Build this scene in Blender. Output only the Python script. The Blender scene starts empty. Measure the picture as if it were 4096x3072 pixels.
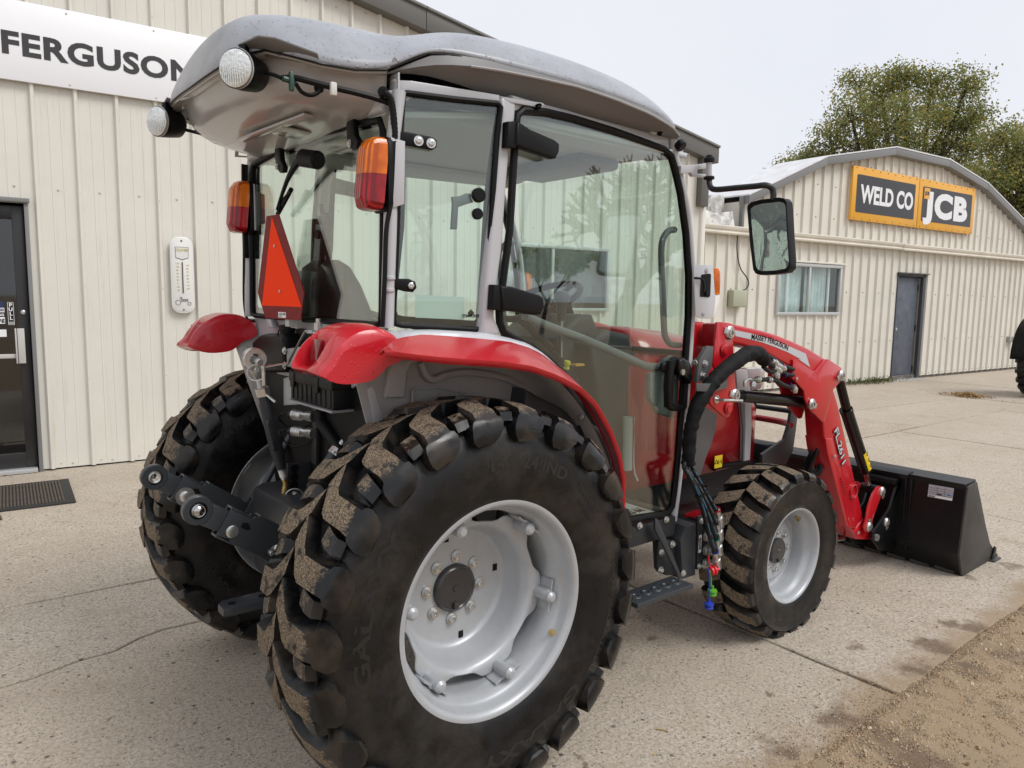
import bpy, bmesh, math, random
from mathutils import Vector, Matrix, noise as mnoise

R = math.radians
rnd = random.Random(7)
sc = bpy.context.scene
col = sc.collection

# ------------------------------------------------------------------ camera
F_PX = 2966.7815
CAM = Vector((-1.2933, -2.49, 1.5267))
YAW, PITCH, ROLL = 0.889197, 0.115693, 0.014877


def cam_axes():
    d = Vector((math.cos(YAW) * math.cos(PITCH), math.sin(YAW) * math.cos(PITCH), -math.sin(PITCH)))
    r = Vector((math.sin(YAW), -math.cos(YAW), 0))
    u = r.cross(d)
    c, s = math.cos(ROLL), math.sin(ROLL)
    return c * r + s * u, -s * r + c * u, d


RX, UX, DX = cam_axes()
cd = bpy.data.cameras.new('camera')
cd.sensor_width = 36.0
cd.lens = F_PX / 4096 * 36.0
cd.clip_start = 0.05
cd.clip_end = 600
co = bpy.data.objects.new('camera', cd)
col.objects.link(co)
co.matrix_world = Matrix(((RX.x, UX.x, -DX.x, CAM.x), (RX.y, UX.y, -DX.y, CAM.y), (RX.z, UX.z, -DX.z, CAM.z), (0, 0, 0, 1)))
sc.camera = co

# ------------------------------------------------------------------ world, sun, exposure
SUN_EL, SUN_AZ = R(50), R(296)      # azimuth of the sun's place, measured from +x towards +y
w = bpy.data.worlds.new('World')
sc.world = w
w.use_nodes = True
nt = w.node_tree
nt.nodes.clear()
n_out = nt.nodes.new('ShaderNodeOutputWorld')
n_bg = nt.nodes.new('ShaderNodeBackground')
n_bg.inputs['Strength'].default_value = 0.1
n_sky = nt.nodes.new('ShaderNodeTexSky')
n_sky.sky_type = 'NISHITA'
n_sky.sun_disc = False
n_sky.sun_elevation = SUN_EL
n_sky.sun_rotation = R(90) - SUN_AZ
n_sky.dust_density = 4.0
n_tc = nt.nodes.new('ShaderNodeTexCoord')
n_no = nt.nodes.new('ShaderNodeTexNoise')
n_no.inputs['Scale'].default_value = 1.6
n_no.inputs['Detail'].default_value = 3
n_cr = nt.nodes.new('ShaderNodeValToRGB')
n_cr.color_ramp.elements[0].position = 0.3
n_cr.color_ramp.elements[0].color = (6.35, 6.5, 7.0, 1)
n_cr.color_ramp.elements[1].position = 0.75
n_cr.color_ramp.elements[1].color = (6.95, 7.05, 7.45, 1)
n_mx = nt.nodes.new('ShaderNodeMixRGB')
n_mx.inputs['Fac'].default_value = 0.93
nt.links.new(n_tc.outputs['Generated'], n_no.inputs['Vector'])
nt.links.new(n_no.outputs['Fac'], n_cr.inputs['Fac'])
nt.links.new(n_sky.outputs['Color'], n_mx.inputs['Color1'])
nt.links.new(n_cr.outputs['Color'], n_mx.inputs['Color2'])
nt.links.new(n_mx.outputs['Color'], n_bg.inputs['Color'])
nt.links.new(n_bg.outputs['Background'], n_out.inputs['Surface'])

sl = bpy.data.lights.new('sun', 'SUN')
sl.energy = 1.5
sl.angle = R(26)
sl.color = (1.0, 0.985, 0.96)
so = bpy.data.objects.new('sun', sl)
col.objects.link(so)
sdir = Vector((math.cos(SUN_EL) * math.cos(SUN_AZ), math.cos(SUN_EL) * math.sin(SUN_AZ), math.sin(SUN_EL)))
so.rotation_euler = sdir.to_track_quat('Z', 'Y').to_euler()
so.location = sdir * 30

sc.view_settings.view_transform = 'Standard'
sc.view_settings.look = 'None'
sc.view_settings.exposure = 0.42
sc.view_settings.gamma = 1.0
sc.view_settings.use_curve_mapping = False
sc.render.engine = 'CYCLES'
sc.cycles.max_bounces = 10
sc.cycles.transparent_max_bounces = 24
sc.cycles.sample_clamp_indirect = 6.0

# ------------------------------------------------------------------ measured points: pixel + plane -> 3-D point
CR = {'A': (0, 0, 4096 / 2212), 'B': (500, 1250, 1100 / 1521), 'C': (900, 500, 1000 / 1659), 'D': (1900, 600, 1000 / 1508),
      'E': (2600, 1150, 1000 / 1508), 'F': (1000, 1500, 1600 / 1689), 'G': (2400, 1700, 1100 / 2028), 'H': (3200, 1500, 896 / 1486),
      'I': (0, 700, 1000 / 1185), 'J': (600, 0, 1100 / 2212), 'K': (1500, 100, 1400 / 2212), 'L': (2700, 0, 1396 / 2105),
      'M': (2700, 400, 1396 / 1782), 'N': (700, 1200, 900 / 2133), 'O': (2650, 1250, 500 / 1276), 'Q': (3050, 1300, 450 / 786),
      'R': (1500, 1900, 1000 / 1580), 'S': (2750, 1800, 600 / 1244), 'T': (500, 1850, 800 / 2212), 'V': (0, 1800, 1200 / 1565),
      'W': (2300, 2200, 1796 / 2212), 'AA': (1150, 1250, 1400 / 2212), 'BB': (2750, 500, 500 / 1037), 'CC': (2550, 1950, 400 / 1327),
      'DD': (2050, 1000, 600 / 1991)}


def ray(k, x, y):
    a = CR[k]
    px, py = a[0] + x * a[2], a[1] + y * a[2]
    return (RX * (px - 2048) + UX * (1536 - py) + DX * F_PX) / F_PX


def plane(k, x, y, p0, n):
    d = ray(k, x, y)
    n = Vector(n)
    return CAM + d * ((Vector(p0) - CAM).dot(n) / d.dot(n))


def PX(k, x, y, v): return plane(k, x, y, (v, 0, 0), (1, 0, 0))
def PY(k, x, y, v): return plane(k, x, y, (0, v, 0), (0, 1, 0))
def PZ(k, x, y, v): return plane(k, x, y, (0, 0, v), (0, 0, 1))
def PYS(k, pts, v): return [PY(k, a, b, v) for a, b in pts]


# ------------------------------------------------------------------ materials
MATS = {}


def nodes_of(m):
    return m.node_tree.nodes, m.node_tree.links


def mat(name, color, rough=0.5, metal=0.0, var=0.0, vscale=8.0, bump=0.0, bscale=60.0, drops=0.0, coat=0.0, spec=0.5, color2=None, rvar=0.0, dscale=120.0):
    if name in MATS:
        return MATS[name]
    m = bpy.data.materials.new(name)
    m.use_nodes = True
    N, L = nodes_of(m)
    b = N['Principled BSDF']
    b.inputs['Base Color'].default_value = (*color, 1)
    b.inputs['Roughness'].default_value = rough
    b.inputs['Metallic'].default_value = metal
    b.inputs['Specular IOR Level'].default_value = spec
    if coat:
        b.inputs['Coat Weight'].default_value = coat
        b.inputs['Coat Roughness'].default_value = 0.06
    tc = N.new('ShaderNodeTexCoord')
    if var or color2 or rvar:
        no = N.new('ShaderNodeTexNoise')
        no.inputs['Scale'].default_value = vscale
        no.inputs['Detail'].default_value = 6
        no.inputs['Roughness'].default_value = 0.65
        L.new(tc.outputs['Object'], no.inputs['Vector'])
        if var or color2:
            mx = N.new('ShaderNodeMixRGB')
            c2 = color2 or tuple(c * (1 - var) for c in color)
            mx.inputs['Color1'].default_value = (*c2, 1)
            mx.inputs['Color2'].default_value = (*[min(1, c * (1 + var * .5)) for c in color], 1)
            mr = N.new('ShaderNodeMapRange')
            mr.inputs['From Min'].default_value = 0.35
            mr.inputs['From Max'].default_value = 0.65
            L.new(no.outputs['Fac'], mr.inputs['Value'])
            L.new(mr.outputs['Result'], mx.inputs['Fac'])
            L.new(mx.outputs['Color'], b.inputs['Base Color'])
        if rvar:
            mr2 = N.new('ShaderNodeMapRange')
            mr2.inputs['From Min'].default_value = 0.38
            mr2.inputs['From Max'].default_value = 0.62
            mr2.inputs['To Min'].default_value = max(0.03, rough - rvar)
            mr2.inputs['To Max'].default_value = min(1, rough + rvar)
            L.new(no.outputs['Fac'], mr2.inputs['Value'])
            L.new(mr2.outputs['Result'], b.inputs['Roughness'])
    last = None
    if bump:
        n2 = N.new('ShaderNodeTexNoise')
        n2.inputs['Scale'].default_value = bscale
        n2.inputs['Detail'].default_value = 4
        L.new(tc.outputs['Object'], n2.inputs['Vector'])
        bp = N.new('ShaderNodeBump')
        bp.inputs['Strength'].default_value = bump
        bp.inputs['Distance'].default_value = 0.004
        L.new(n2.outputs['Fac'], bp.inputs['Height'])
        last = bp
    if drops:
        vo = N.new('ShaderNodeTexVoronoi')
        vo.inputs['Scale'].default_value = dscale
        vo.inputs['Randomness'].default_value = 1.0
        L.new(tc.outputs['Object'], vo.inputs['Vector'])
        # each cell gets its own bead radius; some cells stay dry
        sx = N.new('ShaderNodeSeparateColor')
        L.new(vo.outputs['Color'], sx.inputs['Color'])
        rr = N.new('ShaderNodeMapRange')
        rr.inputs['To Min'].default_value = -0.06
        rr.inputs['To Max'].default_value = 0.42
        L.new(sx.outputs['Red'], rr.inputs['Value'])
        sb = N.new('ShaderNodeMath'); sb.operation = 'SUBTRACT'
        L.new(rr.outputs['Result'], sb.inputs[0]); L.new(vo.outputs['Distance'], sb.inputs[1])
        mxm = N.new('ShaderNodeMath'); mxm.operation = 'MAXIMUM'; mxm.inputs[1].default_value = 0
        L.new(sb.outputs[0], mxm.inputs[0])
        sq = N.new('ShaderNodeMath'); sq.operation = 'SQRT'
        L.new(mxm.outputs[0], sq.inputs[0])
        b2 = N.new('ShaderNodeBump')
        b2.inputs['Strength'].default_value = drops
        b2.inputs['Distance'].default_value = 0.35 / dscale
        L.new(sq.outputs[0], b2.inputs['Height'])
        if last:
            L.new(last.outputs['Normal'], b2.inputs['Normal'])
        last = b2
    if last:
        L.new(last.outputs['Normal'], b.inputs['Normal'])
    MATS[name] = m
    return m


def glass_mat(name, tint, gloss=0.03, boost=1.0):
    m = bpy.data.materials.new(name)
    m.use_nodes = True
    N, L = nodes_of(m)
    N.remove(N['Principled BSDF'])
    tr = N.new('ShaderNodeBsdfTransparent')
    tr.inputs['Color'].default_value = (*tint, 1)
    gl = N.new('ShaderNodeBsdfGlossy')
    gl.inputs['Roughness'].default_value = gloss
    gl.inputs['Color'].default_value = (1, 1, 1, 1)
    fr = N.new('ShaderNodeFresnel')
    ge = N.new('ShaderNodeNewGeometry')
    io = N.new('ShaderNodeMapRange')          # same reflectance on both faces of the sheet
    io.inputs['To Min'].default_value = 1.5
    io.inputs['To Max'].default_value = 1 / 1.5
    L.new(ge.outputs['Backfacing'], io.inputs['Value'])
    L.new(io.outputs['Result'], fr.inputs['IOR'])
    mu = N.new('ShaderNodeMath'); mu.operation = 'MULTIPLY'; mu.inputs[1].default_value = boost
    mx = N.new('ShaderNodeMixShader')
    L.new(fr.outputs['Fac'], mu.inputs[0])
    L.new(mu.outputs[0], mx.inputs['Fac'])
    L.new(tr.outputs['BSDF'], mx.inputs[1])
    L.new(gl.outputs['BSDF'], mx.inputs[2])
    L.new(mx.outputs['Shader'], N['Material Output'].inputs['Surface'])
    MATS[name] = m
    return m


RED = mat('red_paint', (0.50, 0.008, 0.016), 0.28, coat=0.6, var=0.10, vscale=3)
REDW = mat('red_plastic_wet', (0.52, 0.010, 0.020), 0.30, coat=0.4, drops=0.55, dscale=95)
REDIN = mat('red_inner', (0.33, 0.006, 0.012), 0.4)
CABG = mat('cab_grey_paint', (0.46, 0.46, 0.475), 0.33, coat=0.3)
CABW = mat('cab_grey_wet', (0.56, 0.56, 0.59), 0.33, coat=0.3, drops=0.5, dscale=110)
ROOF = mat('roof_shell_wet', (0.34, 0.355, 0.385), 0.32, drops=1.0, dscale=82, var=0.14, vscale=7)
SKIRT = mat('roof_skirt', (0.17, 0.165, 0.162), 0.45)
PAN = mat('roof_pan', (0.40, 0.39, 0.385), 0.22, coat=0.4)
LINER = mat('fender_liner', (0.40, 0.39, 0.38), 0.42, var=0.12, vscale=5)
CHAS = mat('charcoal_paint', (0.036, 0.041, 0.046), 0.36, spec=.4, coat=0.1, drops=0.35, dscale=110)
CHASD = mat('charcoal_dry', (0.026, 0.028, 0.031), 0.42, spec=.35)
BLACK = mat('black_plastic', (0.005, 0.005, 0.0055), 0.42, spec=.2, bump=0.15, bscale=350)
BLACKG = mat('black_gloss', (0.004, 0.004, 0.0045), 0.22, spec=.4, var=0.2, vscale=20)
RUBB = mat('rubber_seal', (0.004, 0.004, 0.004), 0.5, spec=.22)
CLOTH = mat('black_sleeve', (0.006, 0.006, 0.0065), 0.7, spec=.2, bump=0.6, bscale=45)
SILV = mat('rim_silver', (0.43, 0.445, 0.46), 0.38, metal=0.25, var=0.06, vscale=14)
RIMIN = mat('rim_inner_grey', (0.20, 0.20, 0.205), 0.5, metal=0.3)
ZINC = mat('zinc_plated', (0.62, 0.62, 0.60), 0.28, metal=0.85, var=0.18, vscale=40)
BRASS = mat('brass', (0.40, 0.29, 0.11), 0.3, metal=0.9)
STEEL = mat('bare_steel', (0.5, 0.5, 0.5), 0.2, metal=1.0)
CAPG = mat('hub_cap_grey', (0.045, 0.042, 0.042), 0.22)
GREYP = mat('grey_plastic', (0.16, 0.165, 0.17), 0.5)
HEADL = mat('headliner', (0.58, 0.59, 0.60), 0.8)
DASH = mat('dash_plastic', (0.050, 0.052, 0.054), 0.55, bump=0.2, bscale=200)
FLOORM = mat('floor_mat', (0.05, 0.048, 0.042), 0.75, var=0.5, vscale=14)
def lens_mat(name, c1, c2):
    m = mat(name, c1, .16, coat=.35, spec=.35)
    N, L = nodes_of(m)
    b = N['Principled BSDF']
    tc = N.new('ShaderNodeTexCoord')
    wv = N.new('ShaderNodeTexWave'); wv.bands_direction = 'Y'; wv.inputs['Scale'].default_value = 26; wv.inputs['Distortion'].default_value = .6; wv.inputs['Detail'].default_value = 1
    no = N.new('ShaderNodeTexNoise'); no.inputs['Scale'].default_value = 32
    L.new(tc.outputs['Object'], wv.inputs['Vector']); L.new(tc.outputs['Object'], no.inputs['Vector'])
    ad = N.new('ShaderNodeMath'); ad.operation = 'MULTIPLY'; L.new(wv.outputs['Fac'], ad.inputs[0]); L.new(no.outputs['Fac'], ad.inputs[1])
    mx = N.new('ShaderNodeMixRGB'); mx.inputs['Color1'].default_value = (*c2, 1); mx.inputs['Color2'].default_value = (*c1, 1)
    mr = N.new('ShaderNodeMapRange'); mr.inputs['From Min'].default_value = .05; mr.inputs['From Max'].default_value = .45
    L.new(ad.outputs[0], mr.inputs['Value']); L.new(mr.outputs['Result'], mx.inputs['Fac']); L.new(mx.outputs['Color'], b.inputs['Base Color'])
    bp = N.new('ShaderNodeBump'); bp.inputs['Strength'].default_value = .5; bp.inputs['Distance'].default_value = .003
    L.new(wv.outputs['Fac'], bp.inputs['Height']); L.new(bp.outputs['Normal'], b.inputs['Normal'])
    return m


ORANGE = lens_mat('amber_lens', (0.85, 0.20, 0.004), (0.42, 0.07, 0.002))
REDL = lens_mat('red_lens', (0.48, 0.006, 0.012), (0.16, 0.002, 0.005))
CLEARL = mat('clear_lens', (0.80, 0.76, 0.74), 0.12, coat=0.6)
LAMPG = mat('lamp_lens', (0.78, 0.80, 0.78), 0.10, metal=0.55, coat=1.0, bump=0.9, bscale=130)
SMVO = mat('emblem_orange', (1.0, 0.050, 0.004), 0.6, spec=.1)
SMVR = mat('emblem_reflex', (0.20, 0.014, 0.014), 0.55, spec=.2, var=0.25, vscale=90)
YELL = mat('yellow_label', (0.85, 0.62, 0.02), 0.4)
WHITE = mat('white_print', (0.80, 0.81, 0.82), 0.45)
BPRINT = mat('black_print', (0.006, 0.006, 0.006), 0.5, spec=.2)
DECAL = mat('decal_silver', (0.50, 0.51, 0.53), 0.35)
BLUEP = mat('blue_cap', (0.02, 0.05, 0.42), 0.4)
GREENP = mat('green_cap', (0.10, 0.36, 0.03), 0.4)
REDP = mat('red_cap', (0.65, 0.02, 0.03), 0.4)
TEALP = mat('teal_band', (0.01, 0.30, 0.22), 0.4)
GLASS = glass_mat('cab_glass', (0.905, 0.962, 0.935), gloss=.01, boost=1.6)
BGLASS = glass_mat('building_glass', (0.62, 0.68, 0.68), boost=1.6)
BGLASS2 = glass_mat('window_glass_clear', (0.90, 0.94, 0.93), boost=1.0)
DOORGL = glass_mat('door_glass', (0.55, 0.57, 0.57), boost=1.8)
MIRROR = mat('mirror_glass', (0.55, 0.58, 0.58), 0.03, metal=1.0, drops=0.35, dscale=140)
HEADG = mat('headlight_plastic', (0.45, 0.45, 0.45), 0.1, coat=1.0)


def rubber_mat(name, base, dirt, lo, hi, rough):
    m = bpy.data.materials.new(name)
    m.use_nodes = True
    N, L = nodes_of(m)
    b = N['Principled BSDF']
    tc = N.new('ShaderNodeTexCoord')
    a = N.new('ShaderNodeTexNoise'); a.inputs['Scale'].default_value = 5; a.inputs['Detail'].default_value = 8; a.inputs['Roughness'].default_value = .7
    c = N.new('ShaderNodeTexNoise'); c.inputs['Scale'].default_value = 16; c.inputs['Detail'].default_value = 5
    L.new(tc.outputs['Object'], a.inputs['Vector']); L.new(tc.outputs['Object'], c.inputs['Vector'])
    r1 = N.new('ShaderNodeValToRGB')
    r1.color_ramp.elements[0].position = lo; r1.color_ramp.elements[0].color = (*base, 1)
    r1.color_ramp.elements[1].position = hi; r1.color_ramp.elements[1].color = (*dirt, 1)
    L.new(a.outputs['Fac'], r1.inputs['Fac'])
    L.new(r1.outputs['Color'], b.inputs['Base Color'])
    r2 = N.new('ShaderNodeMapRange')
    r2.inputs['From Min'].default_value = .40; r2.inputs['From Max'].default_value = .58
    r2.inputs['To Min'].default_value = rough[0]; r2.inputs['To Max'].default_value = rough[1]
    L.new(c.outputs['Fac'], r2.inputs['Value']); L.new(r2.outputs['Result'], b.inputs['Roughness'])
    b.inputs['Specular IOR Level'].default_value = .34
    g = N.new('ShaderNodeTexNoise'); g.inputs['Scale'].default_value = 240
    L.new(tc.outputs['Object'], g.inputs['Vector'])
    bp = N.new('ShaderNodeBump'); bp.inputs['Strength'].default_value = .12; bp.inputs['Distance'].default_value = .003
    L.new(g.outputs['Fac'], bp.inputs['Height']); L.new(bp.outputs['Normal'], b.inputs['Normal'])
    MATS[name] = m
    return m


TYRE = rubber_mat('tyre_rubber', (0.006, 0.006, 0.0065), (0.030, 0.025, 0.020), .46, .68, (.24, .52))
LUGW = rubber_mat('lug_side_rubber', (0.006, 0.0065, 0.0075), (0.032, 0.026, 0.021), .48, .70, (.12, .36))


def sand_mat():
    m = bpy.data.materials.new('sandy_tread')
    m.use_nodes = True
    N, L = nodes_of(m)
    b = N['Principled BSDF']
    tc = N.new('ShaderNodeTexCoord')
    a = N.new('ShaderNodeTexVoronoi'); a.inputs['Scale'].default_value = 330
    c = N.new('ShaderNodeTexNoise'); c.inputs['Scale'].default_value = 26; c.inputs['Detail'].default_value = 6
    L.new(tc.outputs['Object'], a.inputs['Vector']); L.new(tc.outputs['Object'], c.inputs['Vector'])
    r = N.new('ShaderNodeValToRGB')
    e = r.color_ramp.elements
    e[0].position = 0; e[0].color = (.07, .05, .034, 1)
    e[1].position = 1; e[1].color = (.36, .28, .19, 1)
    x = e.new(.5); x.color = (.18, .135, .09, 1)
    s = N.new('ShaderNodeSeparateColor'); L.new(a.outputs['Color'], s.inputs['Color']); L.new(s.outputs['Red'], r.inputs['Fac'])
    mx = N.new('ShaderNodeMixRGB'); mx.inputs['Color2'].default_value = (.03, .026, .022, 1)
    mr = N.new('ShaderNodeMapRange'); mr.inputs['From Min'].default_value = .56; mr.inputs['From Max'].default_value = .66
    L.new(c.outputs['Fac'], mr.inputs['Value']); L.new(mr.outputs['Result'], mx.inputs['Fac']); L.new(r.outputs['Color'], mx.inputs['Color1'])
    L.new(mx.outputs['Color'], b.inputs['Base Color'])
    b.inputs['Roughness'].default_value = .85
    bp = N.new('ShaderNodeBump'); bp.inputs['Strength'].default_value = .9; bp.inputs['Distance'].default_value = .004
    L.new(a.outputs['Distance'], bp.inputs['Height']); L.new(bp.outputs['Normal'], b.inputs['Normal'])
    return m


def sandy_lug_mat(name, cx, cz, r0):
    """wet rubber with sand and dust sticking to the tread faces, ragged at its edge"""
    m = sand_mat()
    m.name = name
    N, L = nodes_of(m)
    b = N['Principled BSDF']
    sand_col = b.inputs['Base Color'].links[0].from_socket
    sand_nrm = b.inputs['Normal'].links[0].from_socket
    tc = N.new('ShaderNodeTexCoord')
    sx = N.new('ShaderNodeSeparateXYZ'); L.new(tc.outputs['Object'], sx.inputs['Vector'])
    cb = N.new('ShaderNodeCombineXYZ')
    for ax, c in (('X', cx), ('Z', cz)):
        q = N.new('ShaderNodeMath'); q.operation = 'SUBTRACT'; q.inputs[1].default_value = c
        L.new(sx.outputs[ax], q.inputs[0]); L.new(q.outputs[0], cb.inputs[ax])
    ln = N.new('ShaderNodeVectorMath'); ln.operation = 'LENGTH'; L.new(cb.outputs[0], ln.inputs[0])
    nz = N.new('ShaderNodeVectorMath'); nz.operation = 'NORMALIZE'; L.new(cb.outputs[0], nz.inputs[0])
    ge = N.new('ShaderNodeNewGeometry')
    dt = N.new('ShaderNodeVectorMath'); dt.operation = 'DOT_PRODUCT'; L.new(nz.outputs[0], dt.inputs[0]); L.new(ge.outputs['True Normal'], dt.inputs[1])
    n1 = N.new('ShaderNodeTexNoise'); n1.inputs['Scale'].default_value = 30; n1.inputs['Detail'].default_value = 9; n1.inputs['Roughness'].default_value = .75
    L.new(tc.outputs['Object'], n1.inputs['Vector'])
    def ma(op, a, c):
        q = N.new('ShaderNodeMath'); q.operation = op
        for k, v in ((0, a), (1, c)):
            if isinstance(v, (int, float)): q.inputs[k].default_value = v
            else: L.new(v, q.inputs[k])
        return q.outputs[0]
    def rg(v, a, c):
        q = N.new('ShaderNodeMapRange'); q.inputs['From Min'].default_value = a; q.inputs['From Max'].default_value = c; L.new(v, q.inputs['Value']); return q.outputs['Result']
    rad = ma('ADD', ln.outputs['Value'], ma('MULTIPLY', ma('SUBTRACT', n1.outputs['Fac'], .5), .075))
    fac = ma('MULTIPLY', rg(rad, r0 - .004, r0 + .004), rg(dt.outputs['Value'], .55, .8))
    dust = N.new('ShaderNodeTexNoise'); dust.inputs['Scale'].default_value = 11; dust.inputs['Detail'].default_value = 7; L.new(tc.outputs['Object'], dust.inputs['Vector'])
    rub = N.new('ShaderNodeMixRGB'); rub.inputs['Color1'].default_value = (.006, .0065, .0072, 1); rub.inputs['Color2'].default_value = (.034, .027, .021, 1)
    L.new(rg(dust.outputs['Fac'], .46, .66), rub.inputs['Fac'])
    mc = N.new('ShaderNodeMixRGB'); L.new(fac, mc.inputs['Fac']); L.new(rub.outputs['Color'], mc.inputs['Color1']); L.new(sand_col, mc.inputs['Color2'])
    L.new(mc.outputs['Color'], b.inputs['Base Color'])
    wet = N.new('ShaderNodeTexNoise'); wet.inputs['Scale'].default_value = 14; wet.inputs['Detail'].default_value = 4; L.new(tc.outputs['Object'], wet.inputs['Vector'])
    wr = N.new('ShaderNodeMapRange'); wr.inputs['From Min'].default_value = .42; wr.inputs['From Max'].default_value = .60; wr.inputs['To Min'].default_value = .13; wr.inputs['To Max'].default_value = .42
    L.new(wet.outputs['Fac'], wr.inputs['Value'])
    mr = N.new('ShaderNodeMixRGB'); L.new(fac, mr.inputs['Fac']); L.new(wr.outputs['Result'], mr.inputs['Color1']); mr.inputs['Color2'].default_value = (.9, .9, .9, 1)
    L.new(mr.outputs['Color'], b.inputs['Roughness'])
    b.inputs['Specular IOR Level'].default_value = .40
    # grain only where the sand lies
    for n in N:
        if n.type == 'BUMP':
            L.new(ma('MULTIPLY', fac, .9), n.inputs['Strength'])
    return m


LUG_REAR = sandy_lug_mat('muddy_lug_rear', 0, .6097, .598)
LUG_FRONT = sandy_lug_mat('muddy_lug_front', 1.8051, .3664, .383)



# ------------------------------------------------------------------ mesh helpers
def nb(): return bmesh.new()


def O(name, bm, m, parent=None, smooth=35, kind=None):
    me = bpy.data.meshes.new(name)
    bmesh.ops.recalc_face_normals(bm, faces=bm.faces)
    bm.to_mesh(me)
    bm.free()
    ms = m if isinstance(m, (list, tuple)) else [m]
    for x in ms:
        me.materials.append(x)
    if smooth:
        me.polygons.foreach_set('use_smooth', [True] * len(me.polygons))
        me.set_sharp_from_angle(angle=R(smooth))
    o = bpy.data.objects.new(name, me)
    col.objects.link(o)
    if parent:
        o.parent = parent
    if kind:
        o['kind'] = kind
    return o


def empty(name, loc=(0, 0, 0), rotz=0.0):
    o = bpy.data.objects.new(name, None)
    col.objects.link(o)
    o.location = loc
    o.rotation_euler = (0, 0, rotz)
    o.empty_display_size = .1
    return o


def tag(o, label=None, cat=None, group=None, kind=None):
    if label: o['label'] = label
    if cat: o['category'] = cat
    if group: o['group'] = group
    if kind: o['kind'] = kind
    return o


def basis(ax):
    ax = Vector(ax).normalized()
    t = Vector((0, 0, 1)) if abs(ax.z) < .9 else Vector((1, 0, 0))
    u = ax.cross(t).normalized()
    return ax, u, ax.cross(u)


def bevel_new(bm, geom_edges, w, seg=2):
    if w and geom_edges:
        try:
            bmesh.ops.bevel(bm, geom=geom_edges, offset=w, offset_type='OFFSET', segments=seg, profile=.5, affect='EDGES', clamp_overlap=True)
        except Exception:
            pass


def box(bm, c, s, rot=None, bev=0.0, seg=2, mi=0):
    M = Matrix.Translation(Vector(c))
    if rot is not None:
        M = M @ (rot.to_4x4() if isinstance(rot, Matrix) else Matrix.Rotation(rot, 4, 'Z'))
    M = M @ Matrix.Diagonal((s[0], s[1], s[2], 1))
    t = nb()
    bmesh.ops.create_cube(t, size=1, matrix=M)
    bevel_new(t, list(t.edges), bev, seg)
    add(bm, t, mi)


def add(bm, t, mi=0):
    vm = {}
    for v in t.verts:
        vm[v] = bm.verts.new(v.co)
    for f in t.faces:
        try:
            nf = bm.faces.new([vm[v] for v in f.verts])
            nf.material_index = mi if mi else f.material_index
        except ValueError:
            pass
    t.free()


def prism(bm, pts, vec, bev=0.0, seg=2, mi=0, both=True):
    """closed polygon of 3-D points extruded by vec"""
    vec = Vector(vec)
    t = nb()
    a = [t.verts.new(Vector(p)) for p in pts]
    b = [t.verts.new(Vector(p) + vec) for p in pts]
    n = len(a)
    fa = t.faces.new(a)
    fb = t.faces.new(b[::-1])
    for i in range(n):
        t.faces.new((a[i], b[i], b[(i + 1) % n], a[(i + 1) % n]))
    bmesh.ops.recalc_face_normals(t, faces=t.faces)
    if bev:
        es = [e for e in list(fa.edges) + list(fb.edges)]
        bevel_new(t, es, bev, seg)
    add(bm, t, mi)


def catmull(pts, n=6, closed=False):
    P = [Vector(p) for p in pts]
    out = []
    m = len(P)
    rng = range(m if closed else m - 1)
    for i in rng:
        p0 = P[i - 1] if (i > 0 or closed) else P[0]
        p1 = P[i]
        p2 = P[(i + 1) % m]
        p3 = P[(i + 2) % m] if (i + 2 < m or closed) else P[-1]
        for k in range(n):
            t = k / n
            out.append(.5 * ((2 * p1) + (p2 - p0) * t + (2 * p0 - 5 * p1 + 4 * p2 - p3) * t * t + (3 * p1 - p0 - 3 * p2 + p3) * t ** 3))
    if not closed:
        out.append(P[-1])
    return out


def tube(bm, pts, r, n=10, sm=0, closed=False, mi=0, wrinkle=None):
    P = catmull(pts, sm, closed) if sm else [Vector(p) for p in pts]
    m = len(P)
    rr = r if isinstance(r, (list, tuple)) else None
    prev = None
    rings = []
    for i in range(m):
        if closed:
            d = P[(i + 1) % m] - P[i - 1]
        else:
            d = P[min(i + 1, m - 1)] - P[max(i - 1, 0)]
        if d.length < 1e-9:
            d = Vector((0, 0, 1))
        d.normalize()
        if prev is None:
            _, u, v = basis(d)
        else:
            u = prev - d * prev.dot(d)
            u.normalize()
            v = d.cross(u)
        prev = u
        if rr:
            f = i / (m - 1) * (len(rr) - 1)
            k = min(int(f), len(rr) - 2)
            ra = rr[k] + (rr[k + 1] - rr[k]) * (f - k)
        else:
            ra = r
        if wrinkle:
            ra *= 1 + wrinkle(i)
        rings.append([bm.verts.new(P[i] + (u * math.cos(2 * math.pi * j / n) + v * math.sin(2 * math.pi * j / n)) * ra) for j in range(n)])
    for i in range(m if closed else m - 1):
        a, b = rings[i], rings[(i + 1) % m]
        for j in range(n):
            f = bm.faces.new((a[j], a[(j + 1) % n], b[(j + 1) % n], b[j]))
            f.material_index = mi
    if not closed:
        for rg in (rings[0], rings[-1]):
            f = bm.faces.new(rg)
            f.material_index = mi


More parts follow.
